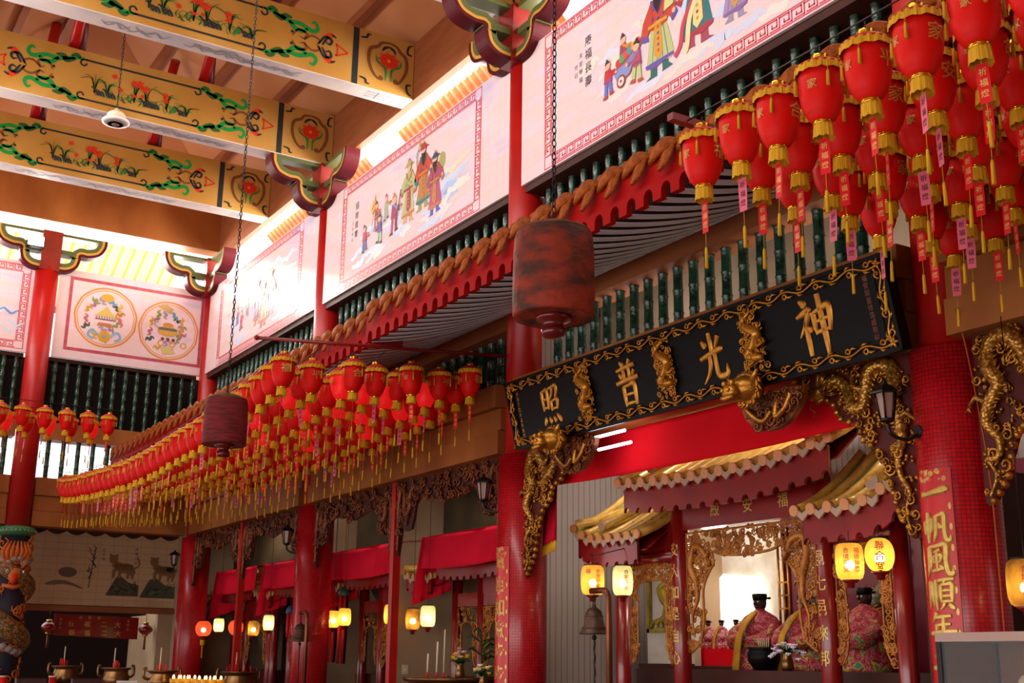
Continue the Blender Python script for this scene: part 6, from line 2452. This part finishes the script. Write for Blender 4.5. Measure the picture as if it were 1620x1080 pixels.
bouquet(-9.55, 9.35, 1.36 + .2, [M['flower_white'], M['flower_white'], M['flower_pink']], 'vase of white and pink flowers before the deity statues', 40, .2, .16)
o = empty('incense_urn', (-9.95, 9.4, 1.56), 'small dark incense urn before the deity statues', 'urn')
MB().lathe([(.10, 0), (.12, .02), (.17, .10), (.18, .17), (.15, .22), (.19, .24), (.0, .23)], M['black_lacquer'], 28, (-9.95, 9.4, 1.56)).build('urn_body', o)
mb = MB()
for k in range(6):
    mb.tube([(-10.02 + .03 * k, 9.4, 1.78), (-10.03 + .032 * k, 9.4, 1.90)], .004, M['cream'], 4)
mb.build('incense_sticks', o)
point_light('altar_light', (-10.9, 9.6, 3.0), 24, (1, .93, .8), .15)
point_light('altar_light_right', (-8.9, 9.5, 2.95), 12, (1, .85, .65), .15)


# ------------------------------------------------------------------ bells
def bell(x, y, z, r, h, label, side):
    o = empty('bell_stand', (x + side * .33, y, 0), label, 'bell')
    px = x + side * .26
    mb = MB()
    path = [(px, y, 0), (px, y, z + h + .06)]
    cx = [(px - side * .02 * (1 - math.cos(a)) * 5, y, z + h + .06 + .10 * math.sin(a)) for a in [PI / 2 * i / 6 for i in range(1, 7)]]
    path += cx + [(x - side * .05, y, cx[-1][2])]
    mb.tube(path, .032, M['copper_pipe'], 12)
    mb.build('copper_stand', o)
    zt = cx[-1][2] - .03
    mb = MB(); chain(mb, x, y, z + h + .01, zt, .05, .006); mb.build('short_chain', o)
    mb = MB()
    mb.lathe([(r * 1.0, 0), (r * 1.02, .012), (r * .88, h * .14), (r * .72, h * .34), (r * .64, h * .58), (r * .58, h * .76), (r * .42, h * .90), (r * .16, h * .97), (r * .10, h * 1.06), (0, h * 1.08)], M['bell'], 32, (x, y, z))
    mb.lathe([(r * .90, .01), (r * .6, h * .4), (r * .4, h * .8)], M['iron'], 24, (x, y, z), caps=False)
    for t in (.20, .62):
        rr_ = r * (.84 if t < .5 else .64)
        mb.lathe([(rr_, h * t), (rr_ + .008, h * t + .006), (rr_ - .004, h * t + .016)], M['bell'], 32, (x, y, z), caps=False)
    mb.build('bell_body', o)
    mb = MB()
    mb.tube([(x, y, z + h * .5), (x, y, z - .03)], .008, M['iron'], 6); mb.ball((x, y, z - .035), .028, M['iron'], 8)
    pts = [(x + .008 * math.sin(k * 1.9), y, z - .05 - .045 * k) for k in range(22)]
    mb.tube(pts, [.012 if k % 3 else .007 for k in range(22)], M['iron'], 6)
    mb.build('clapper_rope', o)


bell(-10.70, 7.7, 1.91, .155, .29, 'bronze bell on a bent copper stand beneath the amber and green lamps', 1)
bell(-18.80, 7.7, 1.90, .16, .29, 'bronze bell on a bent copper stand before the farther mosaic column', 1)


# ------------------------------------------------------------------ carriage lamps on the columns
def wall_lamp(x, y, z, dx, dy, label, s=1.0):
    """lamp at (x,y,z) held off the column toward -(dx,dy)"""
    o = empty('carriage_lamp', (x, y, z - .2), label, 'lamp')
    mb = MB()
    bx, by = x + dx, y + dy
    mb.tube([(bx, by, z - .22), (bx - dx * .15, by - dy * .15, z - .22)], .055 * s, M['black'], 12)
    mb.tube(spline([(bx, by, z - .22), (x + dx * .55, y + dy * .55, z - .29), (x + dx * .1, y + dy * .1, z - .25), (x, y, z - .16)], 5), .016 * s, M['black'], 8)
    mb.build('wall_arm', o)
    mb = MB()
    for k in range(6):
        a = k * PI / 3
        mb.tube([(x + .055 * s * math.cos(a), y + .055 * s * math.sin(a), z - .13), (x + .088 * s * math.cos(a), y + .088 * s * math.sin(a), z + .08)], .008, M['black'], 5)
    mb.lathe([(.03 * s, -.16), (.06 * s, -.145), (.062 * s, -.125)], M['black'], 6, (x, y, z))
    mb.lathe([(.13 * s, .075), (.125 * s, .09), (.085 * s, .13), (.03 * s, .155), (.012 * s, .19), (0, .20)], M['black'], 6, (x, y, z), smooth=False)
    mb.build('lamp_cage', o)
    mb = MB(); mb.lathe([(.05 * s, -.13), (.082 * s, .08)], M['lamp_glass'], 6, (x, y, z), smooth=False); mb.build('lamp_glass', o)
    return o


wall_lamp(-6.50, 7.58, 3.66, .12, .26, 'black carriage lamp on the mosaic column right of the signboard')
wall_lamp(-13.10, 7.72, 3.72, .20, .22, 'black carriage lamp on the column below the left end of the signboard')
wall_lamp(-19.68, 7.72, 3.66, .20, .22, 'black carriage lamp on the mosaic column behind the farther bell')
wall_lamp(-27.55, 8.15, 3.80, -.44, .02, 'black carriage lamp on the tan picture wall beside the corner column')


# ------------------------------------------------------------------ smaller curtained altars to the left
def side_altar(seed):
    """built around its own base point; x=0 is the left edge of its cloth"""
    o = empty('side_altar', (0, 0, 0))

    def PB(mb, nm, par=None):
        return mb.build(nm, par or o, local=True)
    mk = globals()
    glr = glazed_roof
    # posts, lintels
    for x in (-.15, .62, 2.0, 2.24):
        PB(MB().tube([(x, 0, 0), (x, 0, 2.95)], .085, M['red_dark'], 16), 'altar_post')
    PB(MB().box(-.15, 2.24, -.04, .04, 2.42, 2.62, M['red_dark']).box(.62, 2.0, -.05, .05, 2.6, 2.95, M['red_dark']), 'lintel')
    PB(MB().box(-.6, 2.28, 1.3, 1.36, 0, 3.2, M['wood_dark']).box(.7, 1.95, 1.2, 1.3, 1.4, 2.6, paint('#5a5468')), 'alcove_back')
    PB(MB().box(-.6, 2.28, .1, .9, 0, 1.4, M['wood_dark']), 'altar_table')
    rp = glr(o, (0, 0, 0), -.91, .0, -.55, 2.86, .6, .2, .12, 0, .19, .2)
    glr(o, (0, 0, 0), 0.05, 2.24, -.55, 3.05, .7, .25, .06, .06, .2, .22)
    Fl = FW(0, -.04, 0)
    outer = [(.72, 1.5), (.72, 2.4), (1.90, 2.4), (1.90, 1.5)]
    inner = spline([(.74, 1.5), (.86, 1.65), (.88, 2.0), (.98, 2.18), (1.31, 2.22), (1.64, 2.18), (1.74, 2.0), (1.76, 1.65), (1.88, 1.5)], 4)
    pierced_screen(o, Fl, outer, inner, 'carved_screen', seed, 170, .026)
    outer = [(-.05, 1.55), (-.05, 2.4), (.52, 2.4), (.52, 1.55)]
    inner = spline([(-.03, 1.55), (.05, 1.7), (.06, 2.1), (.23, 2.2), (.41, 2.1), (.42, 1.7), (.50, 1.55)], 4)
    pierced_screen(o, Fl, outer, inner, 'carved_screen', seed + 1, 50, .022)
    return o


proto = side_altar(61)
names = ['first curtained altar left of the signboard, behind green and sooty lamps', 'second curtained altar from the signboard, just right of the farther mosaic column',
         'third curtained altar from the signboard, left of the farther bell', 'farthest curtained altar, beside the corner column']
for k, xl in enumerate((-16.35, -19.70, -23.0, -25.9 + .05)):
    o = proto if k == 0 else copy_tree(proto)
    o.location = (xl if k < 3 else -26.3, 9.3, 0)
    tag(o, 'small red altar, ' + names[k], 'altar', 'curtained side altars')
    # cloth draped over its front with a hanging left side
    c = empty('altar_cloth', (xl + 1.2, 8.6, 2.95), 'crimson cloth draped over the %s' % names[k].split(',')[0], 'cloth', 'altar cloths')
    F = FW(xl, 8.6, 0)
    cloth('front_fall', F, 0, 2.45, lambda t: 2.96 - .04 * math.sin(PI * t), lambda t: 3.43 - .015 * math.sin(PI * t), M['cloth_pinkred'], None, 30, 8, .012, parent=c)
    G = lambda u, v, w, xl=xl: (xl - .30 * max(0, (3.43 - v)) * (1 - u) - w * .4, 8.58 + .55 * u, v)
    cloth('side_fall', G, 0, 1, lambda t: 2.42 + .25 * t, lambda t: 3.43, M['cloth_pinkred'], None, 12, 10, .10, parent=c)
    mb = MB(); mb.add([(xl, 8.6, 3.43), (xl + 2.45, 8.6, 3.43), (xl + 2.45, 9.15, 3.5), (xl, 9.15, 3.5)], [(0, 1, 2, 3)], M['cloth_pinkred'])
    q = mb.build('top_lay', c); sm = q.modifiers.new('thickness', 'SOLIDIFY'); sm.thickness = .006
# partition walls between the side altars
for k, x in enumerate((-17.33, -20.66)):
    m = MB(); m.box(x - .02, x + .02, 8.66, 11.4, 0, 6.4, M['tan_wall']); struct(m, 'wall_partition_%d' % (k + 1))
m = MB(); m.box(-27.3, -13.3, 10.8, 10.9, 0, 6.3, M['tan_wall']); struct(m, 'wall_altars')
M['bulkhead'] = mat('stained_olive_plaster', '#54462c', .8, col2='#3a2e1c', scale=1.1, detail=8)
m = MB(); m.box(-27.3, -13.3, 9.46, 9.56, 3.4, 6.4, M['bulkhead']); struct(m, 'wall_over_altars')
M['siding'] = mat_grid('ribbed_grey_siding', '#a4948a', '#8a7a70', 0.09, 9.0, rough=.5, coord='UV', bump=.6, mortar=.12, smooth=.6)
m = MB(); uvbox_quad(m, [(-13.15, 8.5, 0), (-13.15, 10.7, 0), (-13.15, 10.7, 6.3), (-13.15, 8.5, 6.3)], [(0, 0), (2.2, 0), (2.2, 6.3), (0, 6.3)], M['siding'])
m.box(-13.25, -13.16, 8.5, 10.7, 0, 6.3, M['tan_wall']); struct(m, 'wall_partition_3')
m = MB(); uvbox_quad(m, [(-13.3, 10.7, 0), (-4, 10.7, 0), (-4, 10.7, 6.3), (-13.3, 10.7, 6.3)], [(0, 0), (9.3, 0), (9.3, 6.3), (0, 6.3)], M['siding'])
m.box(-13.3, -4, 10.71, 10.8, 0, 6.3, M['tan_wall']); struct(m, 'wall_altar_back')

# offering things in the first bay left of the signboard
o = empty('offering_table', (-15.0, 8.35, 0), 'dark round-edged offering table with joss sticks, first bay left of the signboard', 'table')
MB().lathe([(.40, 0), (.36, .1), (.34, 1.25), (.62, 1.36), (.64, 1.40), (.0, 1.40)], M['bronze'], 32, (-15.0, 8.35, 0)).build('table_body', o)
for k, x in enumerate((-15.45, -15.18, -14.98)):
    q = MB().tube([(x, 8.25, 1.40), (x + .01, 8.25, 1.72 + .16 * k)], .014 if k < 2 else .009, M['cream'], 6)
    q.tube([(x, 8.25, 1.40), (x, 8.25, 1.47)], .018, M['tag_red'], 6)
    tag(q.build('joss_stick'), 'pale joss stick on the offering table left of the couplet column, %s' % ['shortest', 'middle one', 'thin tall one'][k], 'joss stick', None, 'thing')
bouquet(-14.62, 8.3, 1.40, [M['flower_yellow'], M['flower_pink'], M['flower_yellow']], 'vase of yellow and pink flowers on the offering table', 26, .13, .26)
bouquet(-14.0, 8.3, 1.25, [M['flower_yellow'], M['flower_yellow'], M['flower_white']], 'yellow flowers low beside the couplet column', 18, .12, .24)
MB_ = MB(); MB_.box(-14.3, -13.7, 8.0, 8.6, 0, 1.25, M['wood_dark']); tag(MB_.build('plinth'), 'dark plinth under the low yellow flowers by the couplet column', 'plinth', None, 'thing')
mb = MB()
rnd = random.Random(8)
o = empty('lucky_bamboo', (-15.3, 9.05, 0), 'thin green bamboo plant behind the joss sticks', 'plant')
mb.tube([(-15.3, 9.05, 0), (-15.3, 9.05, 1.2), (-15.33, 9.05, 1.95)], .014, M['leaf'], 6)
mb.build('stem', o)
mb = MB()
for k in range(12):
    a = rnd.uniform(0, 6.28); zz = 1.6 + .035 * k
    mb.tube([(-15.32, 9.05, zz), (-15.32 + .14 * math.cos(a), 9.05 + .14 * math.sin(a), zz + .10), (-15.32 + .26 * math.cos(a), 9.05 + .26 * math.sin(a), zz + .06)], [.005, .022, .003], M['leaf'], 5)
mb.build('leaves', o)

# ------------------------------------------------------------------ far end: dragon column, mural pictures, recess
o = empty('dragon_column', (BX + .05, 4.45, 0), 'column with a coiled orange dragon in painted relief under a green ring, far end', 'column')
dx_, dy_ = BX + .05, 4.45
MB().lathe([(.27, 0), (.27, 3.95)], M['slate'], 36, (dx_, dy_, 0)).build('lower_shaft', o)
MB().lathe([(.235, 4.1), (.235, 7), (.235, 9.6)], M['red_paint'], 36, (dx_, dy_, 0)).build('painted_shaft', o)
MB().lathe([(.27, 3.94), (.36, 3.98), (.38, 4.04), (.36, 4.10), (.24, 4.14)], M['jade'], 32, (dx_, dy_, 0)).build('green_ring', o)
mb = MB()
for k in range(28):
    a = 2 * PI * k / 28
    mb.ball((dx_ + .375 * math.cos(a), dy_ + .375 * math.sin(a), 4.04), .014, M['cream'], 6)
mb.build('ring_beads', o)
mb = MB()
pts, rad = [], []
for i in range(90):
    t = i / 89
    a = -1.0 + t * 2 * PI * 2.6
    pts.append((dx_ + .29 * math.cos(a), dy_ + .29 * math.sin(a), 3.35 - 2.7 * t))
    rad.append(.06 + .16 * math.sin(PI * min(1, .15 + t)))
mb.tube(pts, rad, M['dragon_orange'], 12)
mb.build('coiled_dragon', o)
FC = lambda u, v, w: (dx_ + (.28 + w) * math.cos(u / .28 - .2), dy_ + (.28 + w) * math.sin(u / .28 - .2), v)
mb = MB()
mb.ball(FC(.05, 3.15, .08), (.13, .13, .16), M['orange_paint'], 10)
mb.tube([FC(.05, 3.16, .14), FC(.04, 3.06, .20), FC(.04, 2.98, .18)], [.07, .06, .045], M['flower_red'], 8)
mb.tube([FC(-.10, 2.96, .12), FC(.04, 2.92, .16), FC(.18, 2.96, .12)], [.03, .05, .03], M['orange_paint'], 8)
for s in (-1, 1):
    mb.ball(FC(.05 + .09 * s, 3.22, .20), .03, M['white_plastic'], 8)
    mb.ball(FC(.05 + .09 * s, 3.22, .225), .016, M['black'], 6)
    mb.tube([FC(.05 + .1 * s, 3.3, .1), FC(.05 + .2 * s, 3.5, .1), FC(.05 + .16 * s, 3.62, .08)], [.03, .025, .008], M['orange_paint'], 6)
for k in range(7):
    mb.tube([FC(-.12 + .05 * k, 3.42, .05), FC(-.16 + .07 * k, 3.62, .10), FC(-.10 + .05 * k, 3.82, .05)], [.04, .045, .012], M['orange_paint'], 6)
mb.build('dragon_head', o)
mb = MB()
for k in range(9):
    mb.ball(FC(-.32 + .085 * k, 3.45 + .05 * math.sin(k * 1.7), .03), (.09, .09, .07), M['cloud_grey'], 8)
for k in range(6):
    mb.ball(FC(-.2 + .1 * k, 1.75 + .05 * math.sin(k), .03), (.1, .1, .07), M['cloud_grey'], 8)
mb.build('plaster_clouds', o)
mb = MB()
rnd = random.Random(77)
for k in range(90):
    curl(mb, rnd.uniform(-.55, .65), rnd.uniform(1.0, 3.9), rnd.uniform(.06, .12), FC, .03, M['orange_paint'], tr=.018, a0=rnd.uniform(0, 6), sgn=rnd.choice((-1, 1)))
mb.build('curls', o)

# ink-wash animal tiles on the tan wall
FM = FB(XM + .004, 0, 0)
for (y0, y1, z0, z1, kind, lab) in ((5.25, 6.75, 2.95, 4.0, 0, 'faint ink picture of plants on the tan tiled wall, beside the dragon column'),
                                    (6.9, 7.72 - .25, 2.95, 4.05, 1, 'ink picture of a tiger on a rock, middle of the tan tiled wall'),
                                    (7.65, 8.35, 2.93, 3.95, 2, 'ink picture of a tiger by a slope, nearest the corner column')):
    mb = MB()
    rnd = random.Random(kind + 3)
    cy = (y0 + y1) / 2
    w = .002
    if kind == 0:
        mb.disc(5.95, 3.42, .2, FM, w, paint('#6a5846'), 16, .11)
        mb.ribbon(spline([(5.5, 3.15), (5.9, 3.2), (6.3, 3.08)], 6), [.02, .06, .08, .1, .1, .09, .08, .07, .06, .05, .04, .03, .02], FM, w + .001, paint('#76624e'))
        for k in range(14):
            mb.ribbon([(6.45 + rnd.uniform(-.1, .1), 3.3 + .05 * k), (6.45 + rnd.uniform(-.12, .12), 3.4 + .05 * k)], [.03, .005], FM, w + .001 + k * .0001, paint('#3c342c'))
        mb.ribbon([(6.42, 3.1), (6.5, 3.95)], .02, FM, w + .003, paint('#4a3e34'))
    else:
        rk = [(y0 - .1, z0), (y1 + .05, z0), (y1 + .05, z0 + .25), (cy + .1, z0 + .3), (cy - .1, z0 + .45), (y0 + .1, z0 + .4)]
        mb.poly(rk, FM, w, paint('#4c4a3a'))
        for k in range(12):
            mb.ribbon([(rnd.uniform(y0, y1), z0 + rnd.uniform(.02, .2)), (rnd.uniform(y0, y1), z0 + rnd.uniform(.1, .38))], [.05, .01], FM, w + .001 + k * .0001, paint(rnd.choice(['#2e2c26', '#5a6040', '#6a5a48'])))
        c = paint('#8a6038')
        q = cy + (-.05 if kind == 1 else .05)
        mb.ribbon(spline([(q - .22, z0 + .72), (q - .05, z0 + .62), (q + .14, z0 + .60), (q + .24, z0 + .48)], 6), [.12 + .1 * math.sin(PI * i / 18) for i in range(19)], FM, w + .004, c)
        mb.disc(q - .22, z0 + .80, .10, FM, w + .006, c, 14)
        for s in (-.07, .07):
            mb.disc(q - .22 + s, z0 + .89, .03, FM, w + .005, c, 8)
        for s in (-.18, -.05, .14, .24):
            mb.ribbon([(q + s, z0 + .58), (q + s - .02, z0 + .38)], [.09, .05], FM, w + .003, c)
        mb.ribbon(spline([(q + .24, z0 + .6), (q + .36, z0 + .7), (q + .30, z0 + .88)], 5), .035, FM, w + .003, c)
        for k in range(9):
            mb.ribbon([(q - .16 + .045 * k, z0 + .70), (q - .17 + .045 * k, z0 + .56)], [.02, .008], FM, w + .008, paint('#3a2c20'))
    for i, ch in enumerate('虎嘯山林' if kind else '松竹梅'):
        mb.char(ch, y1 - .06, z1 - .06 - .1 * i, .07, FM, w + .001, paint('#4a3a30'), .0)
    tag(mb.build('ink_picture'), lab, 'picture', None, 'thing')

o = MB().prism([(5.85, 2.08), (7.68, 2.02), (7.68, 2.50), (5.85, 2.54)], FB(XM - .35, 0, 0), 0, .03, M['red_dark'])
o = o.build('altar_banner')
tag(o, 'dark red banner with rows of gold characters in the far recess', 'banner', None, 'thing')
mb = MB()
FBn = FB(XM - .318, 0, 0)
for i, (ch, y) in enumerate((('值', 6.22), ('福', 6.55), ('二', 6.92), ('大', 7.22))):
    mb.char(ch, y, 2.33, .13, FBn, 0, M['gold_paint'], .012)
    mb.char('爺福二大'[i], y + .02, 2.14, .13, FBn, 0, M['gold_paint'], .012)
for i, ch in enumerate('城隍廟'):
    mb.char(ch, 6.4 + .2 * i, 2.47, .07, FBn, 0, M['gold_paint'], .004)
for y in (5.98, 7.45):
    for i, ch in enumerate('吉日立'):
        mb.char(ch, y, 2.42 - .09 * i, .06, FBn, 0, M['gold_paint'], .003)
mb.build('gold_characters', o)
for y, sd in ((5.72, 'left'), (7.82, 'right')):
    o = empty('recess_lantern', (XM - .2, y, 2.2), 'unlit dark red round lantern in the far recess, %s of the dark banner' % sd, 'lantern', 'recess lanterns')
    mb = MB(); mb.lathe([(.16 * max(.3, math.sin(PI * (.1 + .8 * i / 10))), -.12 + .24 * i / 10) for i in range(11)], M['red_dark'], 18, (XM - .2, y, 2.24)); mb.build('lantern_body', o)
    mb = MB()
    mb.lathe([(.06, 0), (.07, .02), (.05, .04)], M['gold_metal'], 12, (XM - .2, y, 2.36)); mb.lathe([(.05, 0), (.07, .02), (.06, .04)], M['gold_metal'], 12, (XM - .2, y, 2.09))
    mb.tube([(XM - .2, y, 2.38), (XM - .2, y, 2.62)], .006, M['iron'], 5); mb.tube([(XM - .2, y, 2.09), (XM - .2, y, 1.8)], [.02, .03], M['copper_carve'], 6)
    mb.build('collars', o)


# ------------------------------------------------------------------ altar tables, censers and offerings in the hall
def table(x0, x1, y0, y1, z, label):
    o = empty('offering_table', ((x0 + x1) / 2, (y0 + y1) / 2, 0), label, 'table')
    MB().box(x0, x1, y0, y1, z - .06, z, M['wood_dark']).build('table_top', o)
    for x in (x0 + .05, x1 - .05):
        for y in (y0 + .05, y1 - .05):
            MB().box(x - .04, x + .04, y - .04, y + .04, 0, z - .06, M['red_dark']).build('leg', o)
    MB().box(x1 - .03, x1 - .01, y0 + .09, y1 - .09, z - .25, z - .06, M['cloth_pinkred']).build('apron', o)
    return o


def censer(x, y, z, r, h, label, sticks=7):
    o = empty('bronze_censer', (x, y, z), label, 'censer')
    mb = MB()
    mb.lathe([(r * .55, .02), (r * .75, .05), (r * .98, h * .35), (r, h * .55), (r * .86, h * .82), (r * .90, h * .9), (r * 1.12, h * .96), (r * 1.12, h), (0, h * .97)], M['bronze'], 32, (x, y, z))
    for k in range(3):
        a = k * 2.094
        mb.tube([(x + r * .6 * math.cos(a), y + r * .6 * math.sin(a), z + .06), (x + r * .7 * math.cos(a), y + r * .7 * math.sin(a), z)], [.05, .035], M['bronze'], 8)
    mb.build('bowl', o)
    mb = MB()
    for s in (-1, 1):
        mb.tube(spline([(x, y + s * r * 1.0, z + h * .6), (x, y + s * r * 1.3, z + h * .7), (x, y + s * r * 1.3, z + h * 1.05), (x, y + s * r * 1.12, z + h * 1.08)], 5), .022, M['bronze'], 6)
    mb.build('handles', o)
    mb = MB()
    rnd = random.Random(int(abs(x * 13 + y)))
    for k in range(sticks):
        px, py = x + rnd.uniform(-.6, .6) * r, y + rnd.uniform(-.6, .6) * r
        hh = rnd.uniform(.06, .12)
        mb.tube([(px, py, z + h * .97), (px, py, z + h + hh)], .008, M['tag_red'], 5)
    mb.tube([(x, y - r * .2, z + h), (x + .01, y - r * .2, z + h + .30)], .009, M['cream'], 5)
    mb.build('joss_sticks', o)


def lamp_cluster(x, y, z, label):
    o = empty('oil_lamp_stand', (x, y, z), label, 'oil lamps')
    mb = MB(); mb.lathe([(.10, 0), (.12, .015), (.03, .03), (.03, .08), (.16, .10), (.20, .12), (.0, .12)], M['bronze'], 24, (x, y, z)); mb.build('brass_tray', o)
    g, c = MB(), MB()
    for k in range(9):
        a = k * 2 * PI / 8
        q = .145 if k < 8 else 0
        px, py = x + q * math.cos(a), y + q * math.sin(a)
        g.lathe([(.028, .12), (.042, .15), (.046, .20), (.040, .20)], M['amber'], 12, (px, py, z))
        c.tube([(px, py, z + .20), (px, py, z + .218), (px, py, z + .245)], [.006, .012, .001], M['candle'], 6)
    g.build('amber_glasses', o); c.build('flames', o)
    point_light('oil_flame_light', (x, y, z + .34), 2.0, (1, .7, .35), .08)


table(-21.2, -20.3, 3.2, 5.0, 1.12, 'long dark offering table below the dragon column')
censer(-20.8, 4.55, 1.12, .20, .36, 'bronze censer nearest the dragon column')
table(-20.9, -19.4, 5.05, 6.05, 1.1, 'dark offering table below the far recess')
censer(-20.11, 5.05 + .12, 1.10, .21, .36, 'bronze censer with red joss sticks before the far recess, middle one')
table(-17.6, -15.4, 4.7, 6.2, 1.16, 'long dark table carrying the oil lamps')
censer(-17.1, 5.02, 1.16, .19, .29, 'bronze censer left of the oil lamps, partly hidden')
lamp_cluster(-16.1, 5.02, 1.16, 'stand of burning amber oil lamps beside the corner column, left of two')
lamp_cluster(-15.05 - .4, 5.15, 1.16, 'stand of burning amber oil lamps beside the large censer, right of two')
table(-20.2, -18.9, 6.6, 7.4, 1.0, 'dark table under the large bronze censer')
censer(-19.6, 7.0, 1.0, .27, .42, 'large bronze censer left of the farther bell')
for k, (x, y, z, lab) in enumerate(((-20.4, 3.55, 1.12, 'red candle cup at the left end of the long dark table'), (-20.5, 4.3, 1.12, 'red candle cup on the long dark table beside the censer'), (-19.6, 5.6, 1.10, 'red candle cup before the white papers'))):
    o = empty('candle_cup', (x, y, z), lab, 'cup')
    MB().lathe([(.045, 0), (.05, .01), (.045, .03), (.06, .20), (.055, .20), (.04, .04), (.0, .04)], M['tag_red'], 18, (x, y, z)).build('cup_body', o)
    MB().lathe([(.062, .185), (.066, .195), (.062, .205)], M['cream'], 18, (x, y, z), caps=False).build('cup_rim', o)
for k, (x, y) in enumerate(((-19.7, 5.25), (-19.65, 5.85))):
    o = MB(); o.rbox((x, y, 1.18), (.01, 0, .03), (0, .16, 0), (-.02, 0, .06), M['white_plastic']); o.box(x - .03, x + .01, y - .14, y + .14, 1.10, 1.13, M['white_plastic'])
    tag(o.build('paper_stack'), 'white paper stack on the table below the far recess, %s' % ['left one', 'right one'][k], 'papers', None, 'thing')
for k, (x, y) in enumerate(((-20.35, 3.95), (-20.35, 4.78))):
    o = MB(); o.rbox((x, y, 1.20), (.06, 0, 0), (0, .22, 0), (0, 0, .08), mat('maroon_box%d' % k, '#4a2a2a', .4))
    o.rbox((x, y, 1.285), (.065, 0, 0), (0, .225, 0), (0, 0, .008), M['wood_dark'])
    tag(o.build('offering_box'), 'dark maroon offering box on the long table, %s' % ['by the dragon column', 'in front of the censer'][k], 'box', None, 'thing')

# display case at the lower right
o = empty('display_case', (-5.2, 7.3, 0), 'glass display case with a pale frame at the lower right corner', 'cabinet')
MB().box(-5.72, -4.4, 7.0, 7.65, 1.78, 1.84, M['case_frame']).build('top_frame', o)
MB().box(-5.715, -5.70, 7.03, 7.62, .8, 1.78, mat('case_side', '#8a5a48', .6, spec=0)).build('side_board', o)
for x, y in ((-5.70, 7.02), (-4.42, 7.02), (-5.70, 7.63), (-4.42, 7.63)):
    MB().box(x - .02, x + .02, y - .02, y + .02, .8, 1.78, M['iron']).build('corner_post', o)
MB().box(-5.72, -4.4, 7.0, 7.65, 0, .8, M['wood_dark']).build('case_base', o)
MB().box(-5.68, -4.44, 7.005, 7.012, .8, 1.78, M['glass_clear']).build('front_glass', o)
MB().box(-4.425, -4.418, 7.04, 7.61, .8, 1.78, M['glass_clear']).build('side_glass', o)
MB().box(-5.68, -4.44, 7.62, 7.63, .8, 1.78, mat('case_back', '#8a5e4c', .6, spec=0)).build('case_back', o)
o = empty('figurine', (-5.25, 7.3, .8), 'pale figurine standing inside the glass display case', 'figurine')
MB().lathe([(.10, 0), (.11, .04), (.08, .3), (.10, .5), (.05, .62), (.0, .64)], M['tile_orange'], 16, (-5.25, 7.3, .8)).build('figure_robe', o)
MB().ball((-5.25, 7.3, 1.50), (.055, .055, .07), M['cream'], 10).build('head', o)


# added fill tubes, out of view behind the lintels, to brighten the aisle
for k, x in enumerate((-14.5, -17.8, -21.0, -24.3)):
    o = empty('aisle_fill_tube', (x, 8.7, 4.6), 'added unseen fill tube behind the timber lintel, %s bay left of the signboard' % ordinal(k), 'lamp', 'added fill tubes')
    MB().tube([(x - .6, 8.7, 4.6), (x + .6, 8.7, 4.6)], .016, M['tube'], 10).build('tube_glass', o)
    MB().box(x - .63, x + .63, 8.62, 8.685, 4.57, 4.64, M['white_plastic']).build('fill_batten', o)
    area_light('aisle_fill_light', (x, 8.73, 4.57), (x, 9.2, 2.0), 1.2, .05, 16, (1, .93, .85))
for k, x in enumerate((-11.0, -8.0)):
    o = empty('aisle_fill_tube', (x, 8.7, 4.9), 'added fill tube hidden behind the %s half of the signboard' % ['left', 'right'][k], 'lamp', 'added fill tubes')
    MB().tube([(x - .6, 8.7, 4.9), (x + .6, 8.7, 4.9)], .016, M['tube'], 10).build('tube_glass', o)
    MB().box(x - .63, x + .63, 8.62, 8.685, 4.87, 4.94, M['white_plastic']).build('fill_batten', o)
    area_light('aisle_fill_light', (x, 8.73, 4.86), (x, 10.2, 3.0), 1.2, .05, 40, (1, .96, .92))
    area_light('aisle_fill_light', (x, 8.73, 4.95), (x, 8.9, 6.4), 1.2, .05, 10, (.9, .95, 1))

# small hanging and wall-mounted things
for k, (x, y, z, L_, lab) in enumerate(((-20.05, 8.8, 2.88, 1.3, 'long red and black streamer with a green top beside the farther mosaic column, left one'),
                                        (-19.63, 8.8, 2.86, 1.3, 'long red and black streamer with a green top beside the farther mosaic column, right one'),
                                        (-22.0, 8.8, 2.62, .6, 'short red streamer with a blue top above the greenish lamp'))):
    o = empty('hanging_streamer', (x, y, z - L_), lab, 'streamer')
    c = paint('#2c6a58') if k < 2 else paint('#2c4a78')
    MB().lathe([(.05, -.02), (.10, -.10), (.10, -.16), (.0, -.16)], c, 14, (x, y, z)).tube([(x, y, z - .02), (x, y, 4.2)], .004, M['iron'], 4).build('streamer_cap', o)
    mb = MB()
    for j in range(5):
        a = j * 1.257
        px, py = x + .06 * math.cos(a), y + .06 * math.sin(a)
        mb.tube([(px, py, z - .16), (px + .01 * math.sin(j), py, z - .16 - L_ * .5), (px, py, z - L_)], [.028, .03, .02], M['tag_red'] if j % 2 == 0 else M['near_black'], 6)
    mb.build('streamer_strips', o)
o = empty('wall_switch', (-17.29, 8.85, 1.5), 'pale switch plate on the stained wall by the slim red post', 'switch')
MB().box(-17.31, -17.295, 8.80, 8.90, 1.42, 1.56, M['cream']).build('plate', o)
MB().box(-17.296, -17.288, 8.83, 8.87, 1.46, 1.51, M['white_plastic']).build('rocker', o)
tag(MB().tube(spline([(-5.93, 7.79, 4.35), (-5.95, 7.9, 4.1), (-5.92, 7.95, 3.6), (-5.88, 7.96, 3.1), (-5.86, 7.95, 2.6), (-5.86, 7.94, 1.2)], 6), .007, mat('orange_cable', '#b04a1c', .5), 6).build('power_cable'),
    'thin orange cable running down the right side of the wall-lamp column', 'cable', None, 'thing')
